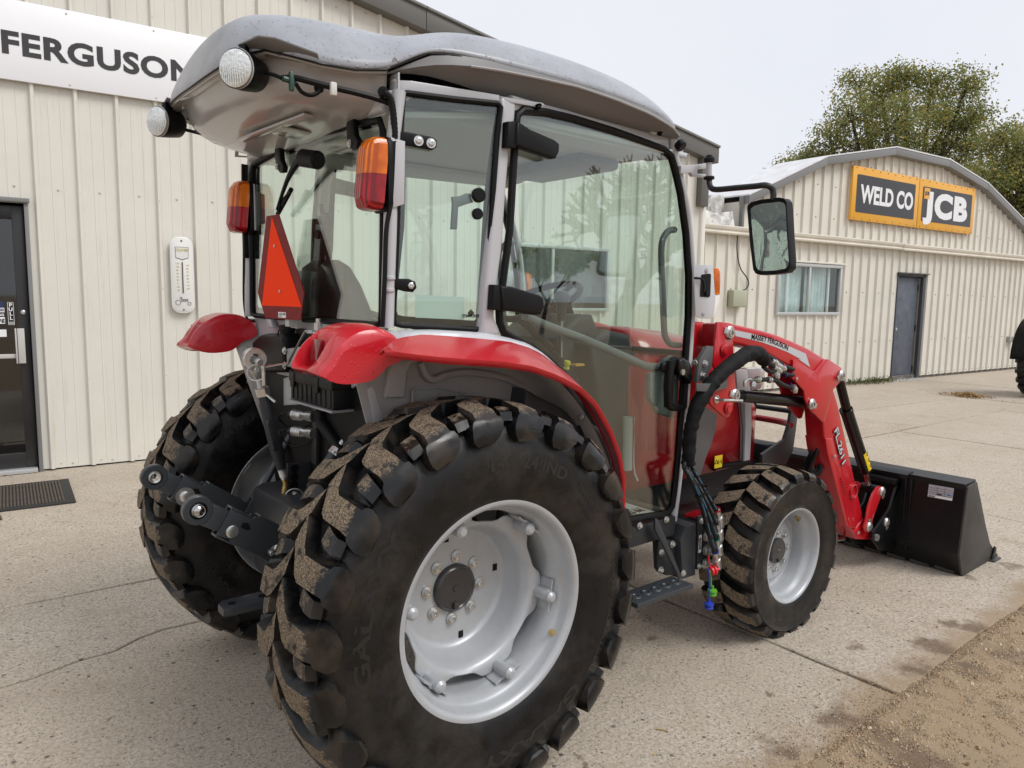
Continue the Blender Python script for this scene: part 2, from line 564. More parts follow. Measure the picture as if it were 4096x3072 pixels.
def lathe(bm, prof, o, ax, n=32, mi=0, close=True, ax_u=None):
    """prof: list of (radius, distance along axis)"""
    ax, u, v = basis(ax)
    o = Vector(o)
    rings = []
    for r, t in prof:
        if r < 1e-6:
            rings.append([bm.verts.new(o + ax * t)])
        else:
            rings.append([bm.verts.new(o + ax * t + (u * math.cos(2 * math.pi * j / n) + v * math.sin(2 * math.pi * j / n)) * r) for j in range(n)])
    for a, b in zip(rings[:-1], rings[1:]):
        if len(a) == 1 and len(b) == 1: continue
        for j in range(n):
            va = [a[j % len(a)], a[(j + 1) % len(a)]] if len(a) > 1 else [a[0]]
            vb = [b[(j + 1) % len(b)], b[j % len(b)]] if len(b) > 1 else [b[0]]
            f = bm.faces.new(va + vb)
            f.material_index = mi


def cyl(bm, a, b, r, n=16, bev=0.0, mi=0):
    a, b = Vector(a), Vector(b)
    L = (b - a).length
    k = bev
    prof = [(0, 0), (r - k, 0), (r, k), (r, L - k), (r - k, L), (0, L)] if k else [(0, 0), (r, 0), (r, L), (0, L)]
    lathe(bm, prof, a, b - a, n, mi)


def bolt(bm, p, ax, r=.012, h=.010, mi=0, washer=True):
    ax = Vector(ax).normalized()
    p = Vector(p)
    if washer:
        lathe(bm, [(0, 0), (r * 1.45, 0), (r * 1.45, h * .22), (0, h * .22)], p, ax, 16, mi)
    lathe(bm, [(0, h * .2), (r, h * .2), (r, h * .85), (r * .82, h), (r * .35, h), (r * .3, h * .8), (0, h * .8)], p, ax, 6, mi)


def grid(bm, rows, mi=0, closed=False):
    V = [[bm.verts.new(Vector(p)) for p in r] for r in rows]
    for a, b in zip(V[:-1], V[1:]):
        n = len(a)
        for j in range(n if closed else n - 1):
            f = bm.faces.new((a[j], a[(j + 1) % n], b[(j + 1) % n], b[j]))
            f.material_index = mi
    return V


def solid(o, t, off=-1.0):
    md = o.modifiers.new('thickness', 'SOLIDIFY')
    md.thickness = t
    md.offset = off
    return o


def subsurf(o, lv=2):
    md = o.modifiers.new('smooth', 'SUBSURF')
    md.levels = lv
    md.render_levels = lv
    return o


def text(name, s, size, pos, right, up, m, parent=None, ext=.001, bold=.0, align='CENTER', xs=1.0, wrap=None, kind=None, spacing=1.0, fit=None, cap=None):
    if cap: size = cap / .727
    cu = bpy.data.curves.new('txt', 'FONT')
    cu.body = s
    cu.size = size
    cu.extrude = ext
    cu.offset = bold
    cu.align_x = align
    cu.align_y = 'CENTER'
    cu.space_character = spacing
    cu.resolution_u = 4
    t = bpy.data.objects.new('txt', cu)
    col.objects.link(t)
    dg = bpy.context.evaluated_depsgraph_get()
    me = bpy.data.meshes.new_from_object(t.evaluated_get(dg))
    bpy.data.objects.remove(t)
    bpy.data.curves.remove(cu)
    me.name = name
    if fit:
        xx = [v.co.x for v in me.vertices]
        w_ = max(xx) - min(xx)
        xs = fit / w_
        if align == 'LEFT':
            x0 = min(xx)
            for v in me.vertices: v.co.x -= x0
    right = Vector(right).normalized()
    up = Vector(up).normalized()
    nrm = right.cross(up)
    pos = Vector(pos)
    for v in me.vertices:
        c = v.co.copy()
        c.x *= xs
        v.co = wrap(c) if wrap else pos + right * c.x + up * c.y + nrm * c.z
    me.materials.clear()
    me.materials.append(m)
    o = bpy.data.objects.new(name, me)
    col.objects.link(o)
    if parent: o.parent = parent
    if kind: o['kind'] = kind
    return o


def copy_tree(o, parent=None):
    c = o.copy()
    col.objects.link(c)
    if parent is not None:
        c.parent = parent
    for ch in list(o.children):
        copy_tree(ch, c)
    return c

# ------------------------------------------------------------------ ground
def concrete_mat(name, c1, c2, pebble=0.0):
    m = bpy.data.materials.new(name)
    m.use_nodes = True
    N, L = nodes_of(m)
    b = N['Principled BSDF']
    tc = N.new('ShaderNodeTexCoord')
    V = tc.outputs['Object']

    def noi(s, d=6, ro=.6):
        n = N.new('ShaderNodeTexNoise'); n.inputs['Scale'].default_value = s; n.inputs['Detail'].default_value = d; n.inputs['Roughness'].default_value = ro
        L.new(V, n.inputs['Vector']); return n.outputs['Fac']

    def rng(v, a, c, lo=0., hi=1.):
        n = N.new('ShaderNodeMapRange'); n.inputs['From Min'].default_value = a; n.inputs['From Max'].default_value = c
        n.inputs['To Min'].default_value = lo; n.inputs['To Max'].default_value = hi
        L.new(v, n.inputs['Value']); return n.outputs['Result']

    def mix(f, a, c, mode='MIX'):
        n = N.new('ShaderNodeMixRGB'); n.blend_type = mode
        for i, q in ((0, f), (1, a), (2, c)):
            if isinstance(q, (int, float)): n.inputs[i].default_value = q
            elif isinstance(q, tuple): n.inputs[i].default_value = (*q, 1)
            else: L.new(q, n.inputs[i])
        return n.outputs['Color']

    base = mix(rng(noi(1.1, 8, .65), .36, .64), c1, c2)
    base = mix(rng(noi(70, 8, .8), .42, .60), base, tuple(c * .50 for c in c1))
    base = mix(rng(noi(6, 6, .7), .52, .70, 0, .45), base, tuple(c * .62 for c in c2))
    base = mix(rng(noi(2.7, 5, .6), .60, .74, 0, .55), base, (.30, .225, .145))       # rusty sand film
    # aggregate stones
    vo = N.new('ShaderNodeTexVoronoi'); vo.inputs['Scale'].default_value = 34; L.new(V, vo.inputs['Vector'])
    se = N.new('ShaderNodeSeparateColor'); L.new(vo.outputs['Color'], se.inputs['Color'])
    st = rng(se.outputs['Red'], .86 - pebble * .35, .90 - pebble * .35)
    inn = rng(vo.outputs['Distance'], .30, .22)
    mm = N.new('ShaderNodeMath'); mm.operation = 'MULTIPLY'; L.new(st, mm.inputs[0]); L.new(inn, mm.inputs[1])
    stone = mix(se.outputs['Green'], (.075, .075, .085), (.42, .33, .24))
    base = mix(mm.outputs[0], base, stone)
    v2 = N.new('ShaderNodeTexVoronoi'); v2.inputs['Scale'].default_value = 95; L.new(V, v2.inputs['Vector'])
    s2 = N.new('ShaderNodeSeparateColor'); L.new(v2.outputs['Color'], s2.inputs['Color'])
    m2 = N.new('ShaderNodeMath'); m2.operation = 'MULTIPLY'; L.new(rng(s2.outputs['Red'], .52, .58), m2.inputs[0]); L.new(rng(v2.outputs['Distance'], .40, .28), m2.inputs[1])
    base = mix(m2.outputs[0], base, mix(s2.outputs['Green'], (.10, .085, .07), (.52, .43, .33)))
    geo = N.new('ShaderNodeNewGeometry')
    sp_ = N.new('ShaderNodeSeparateXYZ'); L.new(geo.outputs['Position'], sp_.inputs['Vector'])
    dn = N.new('ShaderNodeMath'); dn.operation = 'MULTIPLY'; dn.inputs[1].default_value = .55; L.new(noi(3.5, 8, .7), dn.inputs[0])
    da = N.new('ShaderNodeMath'); da.operation = 'SUBTRACT'; L.new(sp_.outputs['Y'], da.inputs[0]); L.new(dn.outputs[0], da.inputs[1])
    base = mix(rng(da.outputs[0], -1.42, -1.56, 0, .85), base, mix(noi(160, 3, .8), (.17, .115, .065), (.46, .34, .21)))
    # damp patches and drips (places measured on the slab)
    wn = N.new('ShaderNodeTexNoise'); wn.inputs['Scale'].default_value = 9; wn.inputs['Detail'].default_value = 7
    L.new(geo.outputs['Position'], wn.inputs['Vector'])
    sub = N.new('ShaderNodeVectorMath'); sub.operation = 'SUBTRACT'; sub.inputs[1].default_value = (.5, .5, .5); L.new(wn.outputs['Color'], sub.inputs[0])
    sca = N.new('ShaderNodeVectorMath'); sca.operation = 'SCALE'; sca.inputs['Scale'].default_value = .28; L.new(sub.outputs[0], sca.inputs[0])
    adv = N.new('ShaderNodeVectorMath'); adv.operation = 'ADD'; L.new(geo.outputs['Position'], adv.inputs[0]); L.new(sca.outputs[0], adv.inputs[1])
    acc = None
    for (x, y, r) in WET:
        d = N.new('ShaderNodeVectorMath'); d.operation = 'DISTANCE'; L.new(adv.outputs[0], d.inputs[0]); d.inputs[1].default_value = (x, y, 0)
        k = rng(d.outputs['Value'], r * 1.1, r * .45)
        if acc is None: acc = k
        else:
            q = N.new('ShaderNodeMath'); q.operation = 'MAXIMUM'; L.new(acc, q.inputs[0]); L.new(k, q.inputs[1]); acc = q.outputs[0]
    base = mix(acc, base, (.60, .54, .48), 'MIX') if False else mix(rng(acc, 0, 1, 0, 1), base, mix(1.0, base, (.50, .44, .38), 'MULTIPLY'))
    L.new(base, b.inputs['Base Color'])
    L.new(rng(acc, 0, 1, .80, .45), b.inputs['Roughness'])
    hh = N.new('ShaderNodeMath'); hh.operation = 'MULTIPLY'; hh.inputs[1].default_value = 1.0; L.new(noi(120, 5, .7), hh.inputs[0])
    h2 = N.new('ShaderNodeMath'); h2.operation = 'ADD'; L.new(hh.outputs[0], h2.inputs[0]); L.new(mm.outputs[0], h2.inputs[1])
    bp = N.new('ShaderNodeBump'); bp.inputs['Strength'].default_value = .9; bp.inputs['Distance'].default_value = .004
    L.new(h2.outputs[0], bp.inputs['Height']); L.new(bp.outputs['Normal'], b.inputs['Normal'])
    return m


WET = [(PZ('W', x, y, 0).x, PZ('W', x, y, 0).y, r) for x, y, r in
       [(1960, 390, .085), (1850, 360, .05), (1770, 480, .10), (1680, 590, .10), (1400, 490, .045), (1340, 540, .025), (1000, 970, .075), (950, 720, .03),
        (1260, 840, .07), (1040, 1010, .05), (215, 690, .014), (170, 740, .02), (215, 843, .016), (20, 920, .018), (10, 1050, .028), (1940, 135, .05),
        (2150, 80, .07), (1275, 448, .018), (400, 430, .05), (330, 330, .04)]]
WET += [(PZ('V', x, y, 0).x, PZ('V', x, y, 0).y, r) for x, y, r in [(590, 1405, .016), (1045, 1365, .016), (360, 1625, .02), (1250, 1570, .015), (1410, 1550, .014), (250, 1500, .008)]]
WET += [(PZ('W', x, y, -.02).x, PZ('W', x, y, -.02).y, r) for x, y, r in [(1330, 850, .10), (1450, 900, .11), (1560, 965, .12), (1660, 1020, .12), (1800, 1060, .12), (2150, 540, .12), (1980, 620, .08)]]
WET += [(1.25, .35, .35), (.75, -.25, .18), (2.2, .2, .3)]

CONC = concrete_mat('concrete', (.615, .535, .435), (.52, .435, .335))
CONCP = concrete_mat('concrete_pebbled', (.615, .525, .42), (.51, .42, .315), pebble=1.3)
DIRT = mat('joint_dirt', (.125, .092, .064), .95, var=.5, vscale=30, bump=.8, bscale=90)
GRAV = concrete_mat('gravel_ground', (.40, .285, .175), (.26, .18, .11), pebble=1.6)

bm = nb()
bmesh.ops.create_grid(bm, x_segments=1, y_segments=1, size=250)
for v in bm.verts: v.co.z = -.065
g = O('ground', bm, GRAV, smooth=0)
tag(g, 'tan gravel ground beyond the edge of the concrete', kind='structure')

# base under the slabs, showing dark in the joints
bm = nb()
prism(bm, [(-14, -1.335, -.03), (26, -1.30, -.03), (26, 9, -.03), (-14, 9, -.03)], (0, 0, -.05))
yard = O('concrete_yard', bm, DIRT, smooth=0)
tag(yard, 'concrete yard of cracked slabs in front of the buildings', kind='structure')


def jag(a, b, amp, seed, step=.12):
    a, b = Vector((a[0], a[1], 0)), Vector((b[0], b[1], 0))
    n = max(1, int((b - a).length / step))
    d = (b - a).normalized()
    p = Vector((-d.y, d.x, 0))
    q = random.Random(seed)
    out = []
    for i in range(n):
        t = i / n
        off = 0 if i == 0 else amp * (mnoise.noise(Vector((t * (b - a).length * 2.2, seed * 7.3, 0))) * 1.6 + q.uniform(-.5, .5))
        out.append(a + (b - a) * t + p * off)
    return out


def slab(corners, seed, m=None, amp=.010, gap=.012, z=0.0):
    """corners: list of (x, y[, amp of the edge to the next corner])"""
    c = Vector((sum(p[0] for p in corners) / len(corners), sum(p[1] for p in corners) / len(corners), 0))
    pts = []
    for i, p in enumerate(corners):
        qn = corners[(i + 1) % len(corners)]
        a = p[2] if len(p) > 2 else amp
        key = hash((round(min(p[0], qn[0]), 2), round(min(p[1], qn[1]), 2), round(max(p[0], qn[0]), 2), round(max(p[1], qn[1]), 2))) % 997
        # walk each edge in one canonical sense so that neighbours share the same jagged line
        if (p[0], p[1]) <= (qn[0], qn[1]):
            e = jag(p, qn, a, key)
        else:
            e = jag(qn, p, a, key)
            e = [Vector((p[0], p[1], 0))] + e[:0:-1]
        pts += e
    out = []
    n = len(pts)
    for i in range(n):
        d = (pts[(i + 1) % n] - pts[i - 1])
        if d.length < 1e-6: d = Vector((1, 0, 0))
        d.normalize()
        inn = Vector((-d.y, d.x, 0))
        out.append(pts[i] + inn * gap)
    bm = nb()
    prism(bm, [(p.x, p.y, z) for p in out], (0, 0, -.035), bev=.004, seg=1)
    return O('slab', bm, m or CONC, yard, smooth=0)


ya, yb = -1.33, 1.68
xs = [-13, -7.8, -4.65, -1.5, 1.63, 4.75, 7.88, 11.0, 14.2, 17.4, 20.6, 25]
for i in range(len(xs) - 1):
    x0, x1 = xs[i], xs[i + 1]
    t0, t1 = yb - .03 * (x0 + .5), yb - .03 * (x1 + .5)
    if x0 == -1.5:
        CK = [(-1.5, .84), (-1.11, .85), (-1.0, .86), (-.84, .91), (-.7, .915), (-.59, .98), (-.48, 1.01), (-.33, 1.0), (.4, 1.08), (1.63, 1.02)]
        slab([(x0, ya), (x1, ya)] + [(a, b, .004) for a, b in CK[::-1]], i, gap=.005)
        slab([(a, b, .004) for a, b in CK] + [(x1, t1), (x0, t0)], i + 50, gap=.005, z=.002)
    else:
        slab([(x0, ya), (x1, ya), (x1, t1), (x0, t0)], i, gap=.017 if x0 == 1.63 else .012, z=[.0, .003, -.002][i % 3])
# second row, up to the joint near the wall
ws = lambda x: 4.87 - .0841 * (x + .49)
jn = lambda x: ws(x) - 1.50
x2 = [-13, -6.4, -3.1, .2, 3.6, 5.6, 8.42, 9.54, 12.2, 15.5, 19, 25]
for i in range(len(x2) - 1):
    x0, x1 = x2[i], x2[i + 1]
    t0, t1 = yb - .03 * (x0 + .5), yb - .03 * (x1 + .5)
    slab([(x0, t0), (x1, t1), (x1, jn(x1)), (x0, jn(x0))], i + 20, m=CONCP if i in (4, 5) else CONC, z=[.001, -.002, .003][i % 3])
x3 = [-13, -5, -.9, 2.6, 6.5, 10.7, 14.5, 18.5, 25]
for i in range(len(x3) - 1):
    x0, x1 = x3[i], x3[i + 1]
    top = lambda x: min(8.9, ws(x) + .62)
    slab([(x0, jn(x0)), (x1, jn(x1), .02), (x1, top(x1)), (x0, top(x0))], i + 40, z=[.0, .002, -.002][i % 3])

# loose stones on the gravel
bm = nb()
q = random.Random(3)
GS = [mat('stone_tan', (.42, .30, .18), .85), mat('stone_pale', (.56, .46, .34), .8), mat('stone_brown', (.22, .13, .07), .85), mat('stone_grey', (.24, .21, .18), .8)]
def stone(bm, x, y, z, s, mi):
    vs = []
    a0 = q.uniform(0, 6.3)
    for k in range(5):
        a = a0 + k * 1.257
        rr = s * q.uniform(.7, 1.25)
        vs.append(bm.verts.new((x + rr * math.cos(a), y + rr * .8 * math.sin(a), z - s * .3)))
    top = [bm.verts.new((v.co.x * .5 + x * .5 + q.uniform(-.1, .1) * s, v.co.y * .5 + y * .5, z + s * q.uniform(.35, .6))) for v in vs]
    for k in range(5):
        f = bm.faces.new((vs[k], vs[(k + 1) % 5], top[(k + 1) % 5], top[k])); f.material_index = mi
    f = bm.faces.new(top); f.material_index = mi
def bank_z(x, y):
    z = -.062 + .064 * math.exp(-(max(0, -y - 1.30) / .55) ** 2) + .016 * mnoise.noise(Vector((x * 3.3, y * 3.3, 1))) * min(1, max(0, (-1.24 - y) / 1.9) * 6 + .1) + .006 * mnoise.noise(Vector((x * 14, y * 14, 5)))
    if y > -1.30: z -= .012 + (y + 1.30) * .2
    c = -1.55 - (x - 1.2) * .42
    rut = math.exp(-((y - c) / .13) ** 2) * max(0, 1 - abs(x - 1.4) / 1.1)
    return z + rut * (-.012 + .030 * mnoise.noise(Vector((x * 16, y * 9, 2)))), rut
for k in range(80000):
    x = .2 + 4.0 * q.random() ** 1.5
    y = -1.315 - abs(q.gauss(0, .42))
    if y < -2.3: continue
    z, rut = bank_z(x, y)
    if q.random() < rut * .8: continue
    s = q.choice([.0016, .002, .0026, .0034]) if q.random() < .992 else q.uniform(.005, .011)
    stone(bm, x, y, z + s * .25, s, q.choices([0, 1, 2, 3], [6, 2, 2, 1])[0])
for k in range(5000):        # some carried onto the slab
    x, y = q.uniform(.3, 4.0), -1.34 + abs(q.gauss(0, .09)) * (1 + .8 * math.sin(q.random() * 3))
    s = q.uniform(.0016, .0035)
    stone(bm, x, y, .001 + s * .3, s, q.choices([0, 1, 2, 3], [6, 2, 2, 1])[0])
pe = O('gravel', bm, GS, smooth=0)
tag(pe, 'loose tan pebbles lying along the edge of the concrete', 'gravel', kind='stuff')
# the gravel bank that climbs to the slab edge
bm = nb()
rows = []
for i in range(90):
    x = -1 + i * .075
    row = []
    for j in range(34):
        t = j / 33
        y = -1.24 - .10 * math.sin(0) - 1.9 * t
        z = bank_z(x, y)[0]
        row.append((x, y, z))
    rows.append(row)
grid(bm, rows)
gb = O('gravel_bank', bm, GRAV, smooth=60)
tag(gb, 'bank of tan gravel and mud against the slab edge', kind='structure')

# ------------------------------------------------------------------ buildings
TH = R(-4.808089)
WALLP = mat('cream_wall_paint', (.70, .675, .605), .42, var=.05, vscale=1.2)
WALLP2 = mat('cream_wall_paint_old', (.70, .67, .59), .45, var=.07, vscale=1.0)
TRIMD = mat('dark_trim_metal', (.115, .11, .10), .4)
TRIMG = mat('grey_trim_metal', (.19, .19, .185), .45)
for wm_ in (WALLP, WALLP2):
    N_, L_n = nodes_of(wm_)
    b_ = N_['Principled BSDF']
    src = b_.inputs['Base Color'].links[0].from_socket
    tc_ = N_.new('ShaderNodeTexCoord'); mp_ = N_.new('ShaderNodeMapping'); mp_.inputs['Scale'].default_value = (16, 16, .9)
    ns_ = N_.new('ShaderNodeTexNoise'); ns_.inputs['Scale'].default_value = 1; ns_.inputs['Detail'].default_value = 7; ns_.inputs['Roughness'].default_value = .7
    L_n.new(tc_.outputs['Object'], mp_.inputs['Vector']); L_n.new(mp_.outputs['Vector'], ns_.inputs['Vector'])
    mr_ = N_.new('ShaderNodeMapRange'); mr_.inputs['From Min'].default_value = .56; mr_.inputs['From Max'].default_value = .80; mr_.inputs['To Max'].default_value = .55
    L_n.new(ns_.outputs['Fac'], mr_.inputs['Value'])
    mx_ = N_.new('ShaderNodeMixRGB'); mx_.inputs['Color2'].default_value = (.47, .43, .36, 1)
    L_n.new(mr_.outputs['Result'], mx_.inputs['Fac']); L_n.new(src, mx_.inputs['Color1']); L_n.new(mx_.outputs['Color'], b_.inputs['Base Color'])
    bz_ = N_.new('ShaderNodeTexNoise'); bz_.inputs['Scale'].default_value = 2.2
    L_n.new(tc_.outputs['Object'], bz_.inputs['Vector'])
    bb_ = N_.new('ShaderNodeBump'); bb_.inputs['Strength'].default_value = .25; bb_.inputs['Distance'].default_value = .02
    L_n.new(bz_.outputs['Fac'], bb_.inputs['Height']); L_n.new(bb_.outputs['Normal'], b_.inputs['Normal'])
ROOFW = mat('white_roof_metal', (.72, .72, .73), .4, var=.15, vscale=5)
RUSTS = mat('screw_metal', (.30, .27, .23), .5, metal=.4, var=.4, vscale=60)
ALU = mat('aluminium_frame', (.55, .56, .56), .4, metal=.5)
DKIN = mat('dark_interior', (.03, .03, .032), .9)
SIGNW = mat('sign_white', (.84, .845, .86), .35)
SIGNK = mat('sign_letter_black', (.035, .035, .037), .4)
SIGNY = mat('sign_yellow', (.80, .40, .045), .4, var=.06, vscale=2)
SIGND = mat('sign_black_field', (.022, .022, .025), .3)


def ribbed(parent, u0, u1, ztop, zlo, ribs, m, npan, openings=(), minor=True, name='wall_panel', depth=.034):
    """a wall of overlapping profiled sheets; local x along the wall, -y outwards"""
    allp = []
    step = ribs[1]
    first = ribs[0]
    k0 = math.floor((u0 - first) / step) - 1
    k1 = math.ceil((u1 - first) / step) + 1
    pan = {}
    for k in range(k0, k1 + 1):
        r = first + k * step
        seg = [(r - .024, 0), (r - .011, -depth), (r + .011, -depth), (r + .024, 0)]
        if minor:
            for f in (.36, .64):
                mrk = r + step * f
                seg += [(mrk - .006, 0), (mrk - .003, -.0028), (mrk + .003, -.0028), (mrk + .006, 0)]
        pan.setdefault(k // npan, []).extend(seg)
    keys = sorted(pan)
    for ki, kk in enumerate(keys):
        seg = pan[kk][:]
        if ki + 1 < len(keys): seg.append(pan[keys[ki + 1]][0])
        # cuts at opening edges and at wall ends
        cuts = [u0, u1]
        for o in openings: cuts += [o[0], o[1]]
        pl = []
        for a, b in zip(seg[:-1], seg[1:]):
            pl.append(a)
            for cx in sorted(cuts):
                if a[0] + 1e-6 < cx < b[0] - 1e-6:
                    t = (cx - a[0]) / (b[0] - a[0])
                    pl.append((cx, a[1] + (b[1] - a[1]) * t))
        pl.append(seg[-1])
        pl = [p for p in pl if u0 - 1e-6 <= p[0] <= u1 + 1e-6]
        if len(pl) < 2: continue
        bm = nb()
        lift = -.0012 * (ki % 2)
        for a, b in zip(pl[:-1], pl[1:]):
            if b[0] - a[0] < 1e-6: continue
            um = (a[0] + b[0]) / 2
            iv = [(zlo, None)]
            ops = sorted([(o[2], o[3]) for o in openings if o[0] - 1e-6 < um < o[1] + 1e-6])
            z = zlo
            parts = []
            for o in ops:
                if o[0] > z: parts.append((z, o[0]))
                z = o[1]
            parts.append((z, None))
            for za, zb in parts:
                ta, tb = (ztop(a[0]), ztop(b[0])) if zb is None else (zb, zb)
                if ta <= za + 1e-4 and tb <= za + 1e-4: continue
                bm.faces.new([bm.verts.new(p) for p in ((a[0], a[1] + lift, za), (b[0], b[1] + lift, za), (b[0], b[1] + lift, tb), (a[0], a[1] + lift, ta))])
        if not bm.faces:
            bm.free(); continue
        bmesh.ops.remove_doubles(bm, verts=bm.verts, dist=1e-5)
        O(name, bm, m, parent, smooth=0)


def dome(bm, x, y, z, r, mi=0):
    lathe(bm, [(r * 1.25, 0), (r * 1.2, r * .25), (r * .75, r * .8), (0, r * .95)], (x, y, z), (0, -1, 0), 8, mi)


# ---- left building
lb = empty('metal_building', (-.4937, 4.8468, 0), TH)
tag(lb, 'cream ribbed metal building with dark sloping fascia and a dark glass entrance door', 'building', 'cream metal buildings')
RIDGE_U, RIDGE_Z = -1.0, 5.32
ztl = lambda u: RIDGE_Z - .183 * abs(u - RIDGE_U) - .06
ribbed(lb, -9.0, 8.04, ztl, .012, (.08, .3055), WALLP, 3, openings=[(-1.03, -.012, -.1, 2.235), (4.80, 6.31, 1.37, 2.175)])
bm = nb()
for k in range(-4, 27):
    u = .08 + .3055 * k
    if k % 2 == 1:
        for z in (2.333, 1.557, .777, .06, 3.1, 3.9):
            if -1.05 < u < 0 and z < 2.3: continue
            if 4.78 < u < 6.33 and 1.35 < z < 2.2: continue
            if z < ztl(u) - .1: dome(bm, u, -.028, z + rnd.uniform(-.01, .01), .0085)
    for z in (2.372, .05, 4.35):
        uu = u + .15
        if (-1.05 < uu < 0 and z < 2.3) or z > ztl(uu) - .1: continue
        dome(bm, uu, 0, z + rnd.uniform(-.012, .012), .009)
        if z < .1: dome(bm, uu - .09, 0, z, .007)
scr = O('screw_heads', bm, mat('screw_painted', (.56, .51, .44), .45), lb, smooth=40)
scr['kind'] = 'stuff'
# fascia along the rake
def rake(u0, u1, dz, h, y0, y1, m, name):
    bm = nb()
    z = lambda u: RIDGE_Z - .183 * abs(u - RIDGE_U) + dz
    prism(bm, [(u0, y0, z(u0)), (u1, y0, z(u1)), (u1, y0, z(u1) - h), (u0, y0, z(u0) - h)], (0, y1 - y0, 0), bev=.008)
    return O(name, bm, m, lb)
for a, b in ((-9.4, -1.0), (-1.0, 3.6), (3.603, 8.2)):
    rake(a, b, .025, .215, -.14, .06, TRIMD, 'fascia')
    rake(a, b, .045, .03, -.165, -.02, TRIMG, 'drip_edge')
bm = nb()
for sgn, ue in ((1, 8.2), (-1, -9.4)):
    zz = lambda u: RIDGE_Z - .183 * abs(u - RIDGE_U) + .03
    prism(bm, [(RIDGE_U, .06, zz(RIDGE_U)), (ue, .06, zz(ue)), (ue, .06, zz(ue) - .05), (RIDGE_U, .06, zz(RIDGE_U) - .05)], (0, 14, 0))
O('roof', bm, ROOFW, lb, smooth=0)
bm = nb()
prism(bm, [(8.045, .01, 0), (8.045, 14, 0), (8.045, 14, 3.6), (8.045, .01, 3.6)], (-.06, 0, 0))
prism(bm, [(-9.0, .01, 0), (-9.0, 14, 0), (-9.0, 14, 3.7), (-9.0, .01, 3.7)], (.06, 0, 0))
O('side_wall', bm, WALLP, lb, smooth=0)
bm = nb()
box(bm, (8.06, -.012, 1.42), (.07, .06, 2.84), bev=.006)
O('corner_trim', bm, WALLP, lb)
bm = nb()
box(bm, (7.99, -.055, 3.17), (.15, .10, .66), bev=.01)
O('downspout', bm, TRIMD, lb)
# entrance door
bm = nb()
box(bm, (-.53, -.035, 2.255), (1.10, .05, .035), bev=.003)
box(bm, (-.005, -.012, 1.11), (.03, .05, 2.24), bev=.003)
box(bm, (-1.035, -.012, 1.11), (.03, .05, 2.24), bev=.003)
O('door_frame', bm, TRIMG, lb)
bm = nb()
box(bm, (-.53, .02, .02), (1.0, .16, .035), bev=.004)
O('threshold', bm, ALU, lb)
dr = None
bm = nb()
DK = mat('door_bronze', (.022, .021, .022), .35)
for c, s in (((-.065, .045, 1.13), (.085, .045, 2.17)), ((-.965, .045, 1.13), (.085, .045, 2.17)), ((-.515, .045, 2.16), (.82, .045, .11)), ((-.515, .045, .10), (.82, .045, .13))):
    box(bm, c, s, bev=.006)
dr = O('door', bm, DK, lb)
bm = nb()
box(bm, (-.515, .048, 1.13), (.82, .006, 1.96))
O('door_pane', bm, DOORGL, dr, smooth=0)
bm = nb()
box(bm, (-.092, -.005, 1.07), (.05, .03, .29), bev=.004)
box(bm, (-.128, .0, 1.07), (.012, .035, .29), bev=.003)
O('door_handle', bm, mat('handle_grey', (.52, .50, .47), .35), dr)
bm = nb()
lathe(bm, [(0, 0), (.018, 0), (.018, .012), (.008, .016), (0, .014)], (-.067, .022, 1.348), (0, -1, 0), 18)
O('door_lock', bm, ZINC, dr)
bm = nb()
box(bm, (-.515, .02, .985), (.82, .03, .035), bev=.004)
O('push_bar', bm, mat('handle_grey', (.5, .5, .5), .4), dr)
bm = nb()
box(bm, (-.152, .043, 1.335), (.042, .003, .19))
st = O('pull_sticker', bm, BPRINT, dr, smooth=0)
bm = nb()
for z, h in ((1.428, .003), (1.245, .003)):
    box(bm, (-.152, .0405, z), (.042, .002, h))
for s in (-1, 1): box(bm, (-.152 + s * .0195, .0405, 1.336), (.003, .002, .186))
box(bm, (-.152, .0405, 1.265), (.034, .002, .004)); box(bm, (-.152, .0405, 1.256), (.034, .002, .004))
O('sticker_border', bm, WHITE, dr, smooth=0)
for i, ch in enumerate('PULL'):
    text('lettering', ch, .040, (-.152, .0405, 1.405 - i * .036), (1, 0, 0), (0, 0, 1), WHITE, dr, bold=.0015)
NAVY = mat('navy_print', (.02, .03, .10), .4)
bm = nb(); box(bm, (-.28, .043, 1.41), (.17, .003, .05)); O('notice', bm, NAVY, dr, smooth=0)
bm = nb(); box(bm, (-.28, .0425, 1.365), (.17, .003, .036)); O('notice', bm, WHITE, dr, smooth=0)
bm = nb(); box(bm, (-.28, .043, 1.325), (.17, .003, .036)); O('notice', bm, BPRINT, dr, smooth=0)
bm = nb(); box(bm, (-.28, .0425, 1.28), (.17, .003, .055)); O('notice', bm, WHITE, dr, smooth=0)
bm = nb(); box(bm, (-.33, .0425, 1.175), (.28, .003, .06)); O('notice', bm, WHITE, dr, smooth=0)
text('lettering', '00', .030, (-.198, .0405, 1.365), (1, 0, 0), (0, 0, 1), NAVY, dr, align='RIGHT', bold=.001)
text('lettering', 'ING', .026, (-.198, .0405, 1.325), (1, 0, 0), (0, 0, 1), WHITE, dr, align='RIGHT', bold=.001)
text('lettering', 'ng', .048, (-.198, .0405, 1.285), (1, 0, 0), (0, 0, 1), BPRINT, dr, align='RIGHT', bold=.001)
